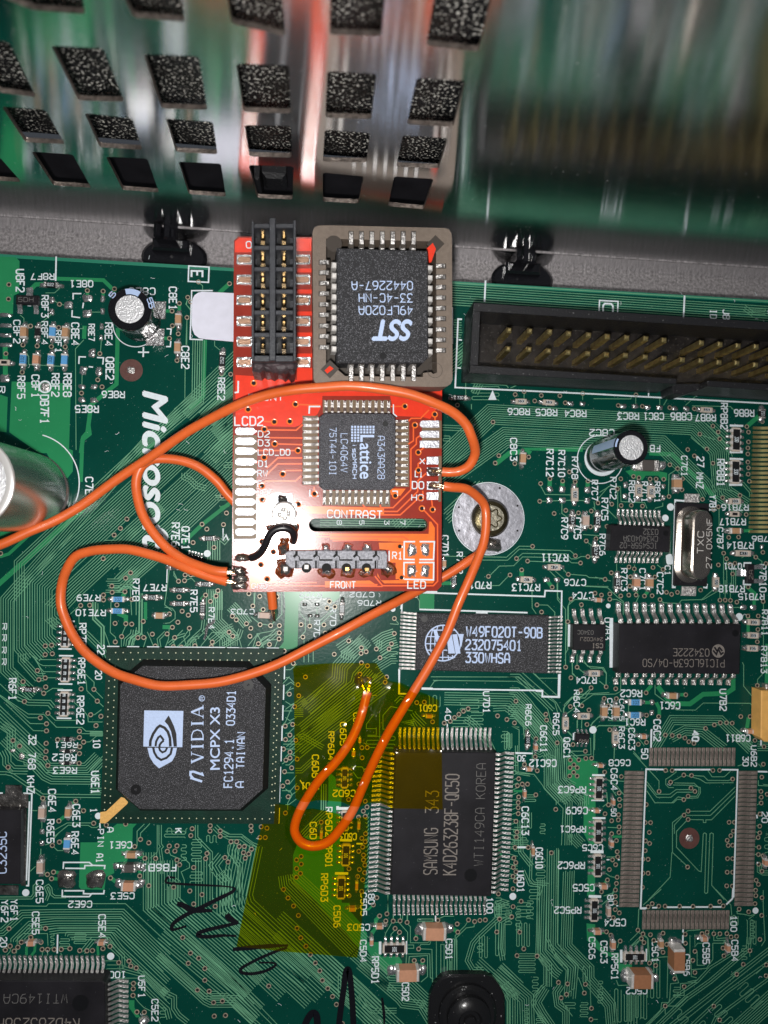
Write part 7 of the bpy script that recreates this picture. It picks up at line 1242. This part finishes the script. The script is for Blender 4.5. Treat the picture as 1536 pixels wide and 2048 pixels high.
q.slab(wp, .02, .62, .03); q.blob(M_.loc(560, 733, .6), .2, .07, .06, z=.6, jit=.35); part('broken_end', q, sstrip)
# chip socket
sz = .42
skt = MB('socket_tan'); oq = rnd_rect(P, 625.5, 903, 452, 766, 14, sz); 
oq = [M_.loc(x, y, sz) for x, y in prs('625,463 629,455 637,451 660,450.5 890,456 898,459 903,467 904,480 905,760 901,768 893,773 870,774 640,768 630,765 627,757')]
ihole = [M_.loc(x, y, sz) for x, y in prs('652,477 872,483 874,745 866,748 862,744 846,746 846,754 690,752 676,740 674,736 652,728')]
n = len(oq)
skt.flat(oq, sz, 'socket_tan', [ihole])
for lp2, inner in ((oq, 0), (ihole, 1)):
    n = len(lp2); ar = sum(lp2[i - 1].x * lp2[i].y - lp2[i].x * lp2[i - 1].y for i in range(n)); zb = .03
    vs = [(p.x, p.y, sz) for p in lp2] + [(p.x, p.y, zb) for p in lp2]; f_ = (ar > 0) != bool(inner)
    skt.add(vs, [[(i + 1) % n, i, n + i, n + (i + 1) % n] if not f_ else [i, n + i, n + (i + 1) % n, (i + 1) % n] for i in range(n)], 'socket_tan')
skt.flat(ihole, .12, 'socket_dark')
sock = part('chip_socket', skt, red, False, label='grey-brown square chip socket with rounded corners')
# slots with spring contacts round the opening
def mbx(m, s, z0, z1, nm, par, ch=0.0):
    q_ = MB(m); q_.slab([M_.loc(x, y, z1) for x, y in s], z0, z1, ch); return part(nm, q_, par, False)
def contact(x, y, side):
    q_ = MB('socket_dark', 'tin')
    if side in 'TB':
        w2, L2 = 5.2, 17; y0, y1 = (y - L2, y + L2)
        q_.slab([M_.loc(a, b2, sz) for a, b2 in ((x - w2, y0), (x + w2, y0), (x + w2, y1), (x - w2, y1))], sz - .02, sz + .0015, 0, 'socket_dark')
        a0, a1 = M_.loc(x, y0 + 2, sz), M_.loc(x, y1 + (3 if side == 'T' else 0), sz)
        sgn = 1 if side == 'T' else -1; mid = (a0 + a1) / 2; w3 = .022
        pts = [(a0, sz + .004), (a0.lerp(a1, .3), sz + .02), (a0.lerp(a1, .62), sz + .005), (a1, sz - .012 if side == 'T' else sz + .012)]
        vs = [];
        for p, z in pts: vs += [(p.x - w3, p.y, z), (p.x + w3, p.y, z)]
        q_.add(vs, [[2 * i, 2 * i + 2, 2 * i + 3, 2 * i + 1] for i in range(3)], 'tin')
    else:
        w2, L2 = 5, 11
        q_.slab([M_.loc(a, b2, sz) for a, b2 in ((x - L2, y - w2), (x + L2, y - w2), (x + L2, y + w2), (x - L2, y + w2))], sz - .02, sz + .0015, 0, 'socket_dark')
        a0, a1 = M_.loc(x - L2 + 1.5, y, sz), M_.loc(x + L2 - 1.5, y, sz); w3 = .022
        pts = [(a0, sz - .0), (a0.lerp(a1, .25), sz + .01), (a0.lerp(a1, .55), sz + .022), (a0.lerp(a1, .8), sz + .008), (a1, sz)]
        vs = []
        for p, z in pts: vs += [(p.x, p.y - w3, z), (p.x, p.y + w3, z)]
        q_.add(vs, [[2 * i, 2 * i + 1, 2 * i + 3, 2 * i + 2] for i in range(4)], 'tin')
    o_ = ORG[sock.name]; ob = bpy.data.objects.new('spring_contact', q_.mesh('spring_contact', o_, True)); COL.objects.link(ob); ob.parent = sock
for x in (490, 590, 690, 790, 890, 990, 1090): contact(*Z6(x, 235), 'T'); contact(*Z6(x, 1512), 'B')
for y in (455, 555, 655, 755, 860, 960, 1065, 1165, 1270): contact(*Z6(232, y), 'L')
for y in (490, 595, 695, 795, 895, 995, 1100, 1200, 1300): contact(*Z6(1350, y), 'R')
mbx('socket_dark', [Z6(x, y) for x, y in prs('1300,192 1388,276 1300,365 1214,280')], sz - .03, sz + .002, 'corner_notch', sock); mbx('pour_red', [Z6(x, y) for x, y in prs('1275,268 1305,325 1262,450 1240,455 1228,330 1218,320')], sz - .03, sz + .004, 'corner_window', sock)
mbx('socket_dark', [Z6(x, y) for x, y in prs('288,1392 376,1475 288,1568 198,1482')], sz - .03, sz + .002, 'corner_notch', sock); mbx('pour_red', [Z6(x, y) for x, y in prs('285,1448 322,1475 262,1522 236,1492')], sz - .03, sz + .004, 'corner_window', sock)
q = MB('socket_dark'); c2 = M_.loc(*Z6(325, 275), sz); q.disc(c2, 74 / 4.8 * mk, sz + .002, None, 28); part('round_mark', q, sock, False); q = MB('socket_dark'); q.disc(M_.loc(*Z6(1295, 1490), sz), 72 / 4.8 * mk, sz + .0018, None, 32, 68 / 4.8 * mk); q.disc(M_.loc(*Z6(1290, 1497), sz), 14 / 4.8 * mk, sz + .0018, None, 16, 11 / 4.8 * mk); part('round_mark', q, sock, False)
# the socketed memory chip
pc = [M_.loc(*Z6(x, y), .47) for x, y in prs('352,322 358,316 1222,342 1228,350 1232,1368 1180,1420 352,1422')]
c_ = sum(pc, Vector((0, 0))) / len(pc)
pl = root('socketed_chip', M_, (c_.x, c_.y, .1), 'black chip lettered upside down 49LF020A, sitting in the grey-brown socket', 'chip')
q = MB('epoxy'); q.slab(pc, .14, .47, .012); part('body', q, pl, False)
def pads_(xs, ys, w2, h2):
    for x in xs:
        for y in ys: mbx2(x, y, w2, h2)
tm = None
def tab(x, y, w2, h2):
    p = M_.loc(x, y, .40); q_ = MB('tin_white'); a = w2 * mk / 2; b2 = h2 * mk / 2; q_.box(p.x - a, p.x + a, p.y - b2, p.y + b2, .2, .405, None, .012); part('lead', q_, pl, False)
for x in (490, 590, 690, 790, 890, 990, 1090): tab(*Z6(x, 1440), 11, 12); tab(*Z6(x, 305), 9, 12)
for y in (480, 580, 685, 785, 885, 985, 1085, 1185, 1285): tab(*Z6(330, y), 11, 11)
for y in (505, 600, 700, 805, 905, 1010, 1110, 1210, 1310): tab(*Z6(1248, y), 11, 10)
q = MB('print_blue', 'dimple'); zt = .4712
for s, x0, x1, y in (('49LF020A', 1076, 566, 876), ('33-4C-NH', 1078, 566, 757), ('0442267-A', 1078, 498, 638)): letters(q, M_, s, Z6(x0, y), Z6(x1, y - 2), 78 / 4.8, z=zt, wt=.125)
q.disc(M_.loc(*Z6(798, 1352), zt), .04, zt, 'dimple', 24); q.ribbon([M_.loc(*Z6(x, 1322), zt) for x in (360, 1225)], .006, zt, 'dimple'); part('printed_code', q, pl, False, 'stuff')
bold_word(M_, Z6, 'SST', 1070, 1012, 690, 196, zt, 'print_blue', pl, name='printed_name', up=1012, shear=.25, thick=.045)

# sticker
st = [B.loc(x, y, .02) for x, y in prs('384,604 385,597 389,590 396,585 404,583 470,586 470,683.5 410,678 398,676 389,669 385,660 383,650')]
q = MB('sticker_white'); q.slab(st, .009, .014, 0); root('blank_sticker', B, (st[0].x, st[0].y, 0), 'blank white rounded sticker left of the red board', 'sticker', None, q)

# ================================================================== wires
def smooth(pts, n=6):
    P_ = [Vector(p) for p in pts]; out = []
    for i in range(len(P_) - 1):
        p0 = P_[max(i - 1, 0)]; p1 = P_[i]; p2 = P_[i + 1]; p3 = P_[min(i + 2, len(P_) - 1)]
        for k in range(n):
            t = k / n; out.append(.5 * ((2 * p1) + (-p0 + p2) * t + (2 * p0 - 5 * p1 + 4 * p2 - p3) * t * t + (-p0 + 3 * p1 - 3 * p2 + p3) * t ** 3))
    out.append(P_[-1]); return out
WR = .059
WIRES = []
def wire(label, s, mat_='orange_wire', r_=WR, ends=()):
    pts = [B.at(x, y, z) + Vector((random.uniform(-.012, .012), random.uniform(-.012, .012), 0)) for x, y, z in [tuple(float(v) for v in a.split(',')) for a in s.split()]]
    sp = smooth(pts); WIRES.append(sp); q = MB(mat_); q.tube(sp, [r_ * (1 + random.uniform(-.012, .012)) for _ in sp], 16)
    c_ = sp[0]; r = root('hookup_wire', B, (c_.x, c_.y, c_.z), label, 'wire', 'thin insulated wires')
    part('insulation', q, r)
    for i in ends:
        e = sp[i]; d = (sp[0] - sp[1] if i == 0 else sp[-1] - sp[-2]).normalized(); q = MB('wire_strand')
        for k in range(4):
            a = Vector((random.uniform(-.03, .03), random.uniform(-.03, .03), random.uniform(-.02, .02))); q.tube([e - d * .05 + a, e + d * .08 + a * .7, e + d * .17 + a * .3 + Vector((0, 0, -.04))], .012, 6)
        part('bare_strands', q, r)
    return r
wire('long orange wire arching over the red board and off the left edge', '884,943,.66 902,944,.68 922,941,.7 940,930,.75 949,912,.82 950,893,.9 943,873,1.0 930,850,1.05 905,826,1.1 870,806,1.15 820,789,1.18 760,777,1.18 700,772,1.16 645,773,1.12 590,780,1.08 535,790,1.0 480,808,.92 430,832,.8 370,868,.66 300,914,.52 235,958,.45 165,1008,.42 110,1043,.45 60,1064,.5 0,1087,.55 -80,1118,.6', ends=(0,))
wire('orange wire from the red board down into a narrow loop ending under amber film', '887,971,.66 905,973,.66 930,979,.6 953,992,.5 968,1010,.42 973,1040,.4 968,1080,.4 955,1115,.42 938,1155,.45 918,1205,.45 893,1265,.42 862,1325,.38 835,1368,.35 805,1418,.32 775,1470,.28 750,1520,.24 728,1570,.2 705,1620,.18 682,1658,.16 655,1684,.15 626,1694,.14 602,1685,.13 590,1662,.13 592,1635,.13 608,1605,.13 640,1560,.15 675,1520,.16 703,1480,.16 720,1440,.15 730,1410,.14 736,1385,.13', ends=(0, -1))
wire('orange wire looping from the screw washer round to the red board corner', '968,1094,.18 955,1108,.22 938,1122,.24 900,1146,.23 850,1172,.22 790,1203,.32 735,1233,.42 680,1264,.48 620,1295,.46 560,1325,.45 500,1348,.44 440,1362,.44 380,1370,.44 320,1370,.44 268,1360,.42 222,1341,.38 178,1310,.34 148,1274,.3 130,1240,.28 122,1205,.28 122,1168,.3 132,1138,.36 152,1114,.42 180,1101,.45 215,1097,.48 255,1099,.5 295,1108,.52 340,1123,.55 380,1139,.6 420,1153,.62 456,1164,.64', ends=(-1,))
wire('orange wire curling out of the red board corner and back underneath it', '456,1143,.66 435,1141,.66 405,1135,.62 370,1121,.56 335,1096,.52 305,1062,.5 284,1025,.48 272,985,.46 272,955,.46 282,934,.46 305,921,.45 335,918,.44 370,924,.43 400,938,.42 432,962,.40 455,985,.38 490,1030,.34 520,1090,.3 538,1150,.24 542,1185,.2 546,1218,.15', ends=(0, -1))
pts = smooth([M_.M @ M_.at(*B4(x, y), z) for x, y, z in ((395, 870, .1), (450, 855, .14), (520, 800, .2), (580, 700, .26), (620, 600, .3), (680, 525, .32), (760, 490, .33), (850, 490, .33), (920, 530, .31), (945, 600, .26), (935, 660, .18))])
c_ = pts[0]; r = root('jumper_wire', B, c_, 'short black jumper wire arching over the lower left of the red board', 'wire'); q = MB('black_wire'); q.tube(pts, .045, 14); part('insulation', q, r)
q = MB('wire_strand'); q.tube([pts[0] + Vector((.02, 0, 0)), pts[0] + Vector((-.1, .03, -.05)), pts[0] + Vector((-.17, .02, -.07))], .02, 8); part('bare_strands', q, r)
q = MB('solder_dark'); cc_ = B.at(*C4(725, 370), 0); q.blob((cc_.x, cc_.y), .075, .09, .06, seed=2, z=.0, jit=.3); q.tube([B.at(*C4(712, 350), .05), B.at(*C4(745, 410), .12), B.at(*C4(770, 470), .13)], .014, 6, 'wire_strand')
sj = root('wire_joint', B, (cc_.x, cc_.y, 0), 'dark solder joint with one bare strand under the upper amber film', 'solder joint', None, q)
q = MB('solder'); p_ = B.loc(*D8(895, 705)); q.blob(p_, .07, .085, .09, seed=11, z=.01, jit=.3); part('wire_solder', q, root('capacitor_joint', B, (p_.x, p_.y, 0), 'lumpy solder joint where the short orange wire meets a pale capacitor', 'solder joint'))

# marker ink on the board
mz = [0]; mark_root = root('marker_writing', B, (0, 0, .01), 'black marker pen strokes scrawled across the lower left of the green board', 'marker writing')
def ink(t, s, w_, taper=True):
    a = smooth([Vector((x, y, 0)) for x, y in prs(s)], 5); pts_ = [B.loc(*t(p.x, p.y)) for p in a]; k = B.k(768, 1900) / t.s * w_ * .56; n = len(pts_)
    ws = [k * (.55 + .45 * math.sin(math.pi * min(1, (i + 1) / n * 1.15)) ** .5) * (1 + random.uniform(-.08, .08)) if taper else k for i in range(n)]
    mz[0] += 1; z = .0122 + mz[0] * .0004; vs = []
    for i, p in enumerate(pts_):
        d = (pts_[min(i + 1, n - 1)] - pts_[max(i - 1, 0)]).normalized(); nn = Vector((-d.y, d.x)); vs += [(p.x + nn.x * ws[i], p.y + nn.y * ws[i], z), (p.x - nn.x * ws[i], p.y - nn.y * ws[i], z)]
    q = MB('marker_ink'); q.add(vs, [[2 * i, 2 * i + 1, 2 * i + 3, 2 * i + 2] for i in range(n - 1)]); part('pen_stroke', q, mark_root, False)
ink(D2, '245,935 180,930 158,950 160,980 260,992 500,1005 700,1015 815,1030', 20); ink(D2, '815,1030 790,1070 650,1140 480,1225 330,1300 240,1360 212,1400 215,1430 260,1425 350,1398', 34)
ink(D2, '262,1180 320,1200 400,1240 500,1248 600,1250', 46); ink(D2, '735,1285 760,1320 800,1345 850,1360', 48); ink(D2, '850,1365 700,1400 550,1435 470,1465 470,1492 560,1500 700,1488 830,1492', 34)
ink(D4, '560,298 700,285 850,272 985,268', 30); ink(D4, '975,285 900,310 780,360 680,410 625,445 628,475 700,485 790,470 860,440 890,412 850,400 760,400', 22)
ink(D4, '1105,900 1135,830 1165,790 1190,790 1205,820 1210,900', 46, False); ink(D4, '1365,960 1385,780 1410,600 1425,480 1440,450 1455,480 1468,600 1480,760 1488,960', 40, False)
ink(D5, '288,968 300,1060 308,1140 308,1260', 22); ink(D8, '415,745 390,775 360,790 345,830 340,870 325,910', 22)

# ================================================================== amber film, draped over what lies below it
WP = [p for wsp in WIRES for p in wsp[::2] if p.y < -.5]
QT = [B.loc(*C5(x, y), .27) for x, y in prs('385,312 1245,320 1205,1550 345,1536')]
qx0 = min(p.x for p in QT); qx1 = max(p.x for p in QT); qy0 = min(p.y for p in QT); qy1 = max(p.y for p in QT)
def film_z(x, y, base):
    z = base
    dx = max(qx0 - x, x - qx1, 0); dy = max(qy0 - y, y - qy1, 0); d = math.hypot(dx, dy); z = max(z, .285 - max(0, d - .02) * 1.6)
    for p in WP:
        d = math.hypot(p.x - x, p.y - y)
        if d < .5: z = max(z, p.z + WR + .02 - max(0, d - .06) * 1.7)
    return z
def film_piece(outline, base, label, seed, zmap=.05):
    P_ = [B.loc(x, y, zmap) for x, y in prs(outline)]; st_ = .05
    xs = [p.x for p in P_]; ys_ = [p.y for p in P_]; nx = int((max(xs) - min(xs)) / st_) + 1; ny = int((max(ys_) - min(ys_)) / st_) + 1
    from mathutils.geometry import delaunay_2d_cdt
    def inside(x, y):
        c = False; n = len(P_)
        for i in range(n):
            a, b2 = P_[i], P_[i - 1]
            if (a.y > y) != (b2.y > y) and x < (b2.x - a.x) * (y - a.y) / (b2.y - a.y) + a.x: c = not c
        return c
    bd = []
    for i in range(len(P_)):
        a, b2 = P_[i], P_[(i + 1) % len(P_)]; m_ = max(1, int((b2 - a).length / st_))
        for k in range(m_): bd.append(a.lerp(b2, k / m_))
    vs = list(bd); nb = len(bd)
    for i in range(nx):
        for j in range(ny):
            x = min(xs) + i * st_ + random.uniform(-.008, .008); y = min(ys_) + j * st_ + random.uniform(-.008, .008)
            if inside(x, y) and min((Vector((x, y)) - b2).length for b2 in bd) > st_ * .5: vs.append(Vector((x, y)))
    r_ = delaunay_2d_cdt(vs, [], [list(range(nb))], 1, 1e-6)
    rnd = random.Random(seed); q = MB('polyimide_film')
    q.add([(v.x, v.y, film_z(v.x, v.y, base) + .008 * math.sin(v.x * 9 + seed) * math.cos(v.y * 8)) for v in r_[0]], r_[2])
    c_ = sum(P_, Vector((0, 0))) / len(P_); o_ = root('polyimide_film', B, (c_.x, c_.y, base), label, 'tape', 'amber film pieces', q); return o_
film_piece('588,1328 700,1326 752,1326 760,1340 778,1362 800,1364 826,1376 848,1386 876,1400 878,1500 880,1606 780,1604 680,1601 591,1594 589,1460', .10, 'torn piece of amber film stuck over the upper left of the tall memory chip', 3)
film_piece('534,1603 600,1611 660,1622 700,1630 735,1633 734,1720 726,1800 720,1880 714,1911 640,1905 560,1898 474,1889 492,1800 512,1700', .10, 'amber film piece lying over the marker strokes, below the other film', 8, .05)
q = MB('silk_white')
for i in range(150):
    x, y = random.uniform(0, 1536), random.uniform(560, 2040) if i > 45 else random.uniform(500, 900)
    p = B.loc(x, y); a = random.uniform(0, 6.3); pts_ = []
    for k in range(5): pts_.append(p.copy()); p = p + Vector((math.cos(a), math.sin(a))) * random.uniform(.008, .02); a += random.uniform(-1, 1)
    q.ribbon(pts_, random.uniform(.0025, .005), .014 + i * .00001)
part('dust_fibres', q, board, False, 'stuff')
print('OBJECTS', len(bpy.data.objects))
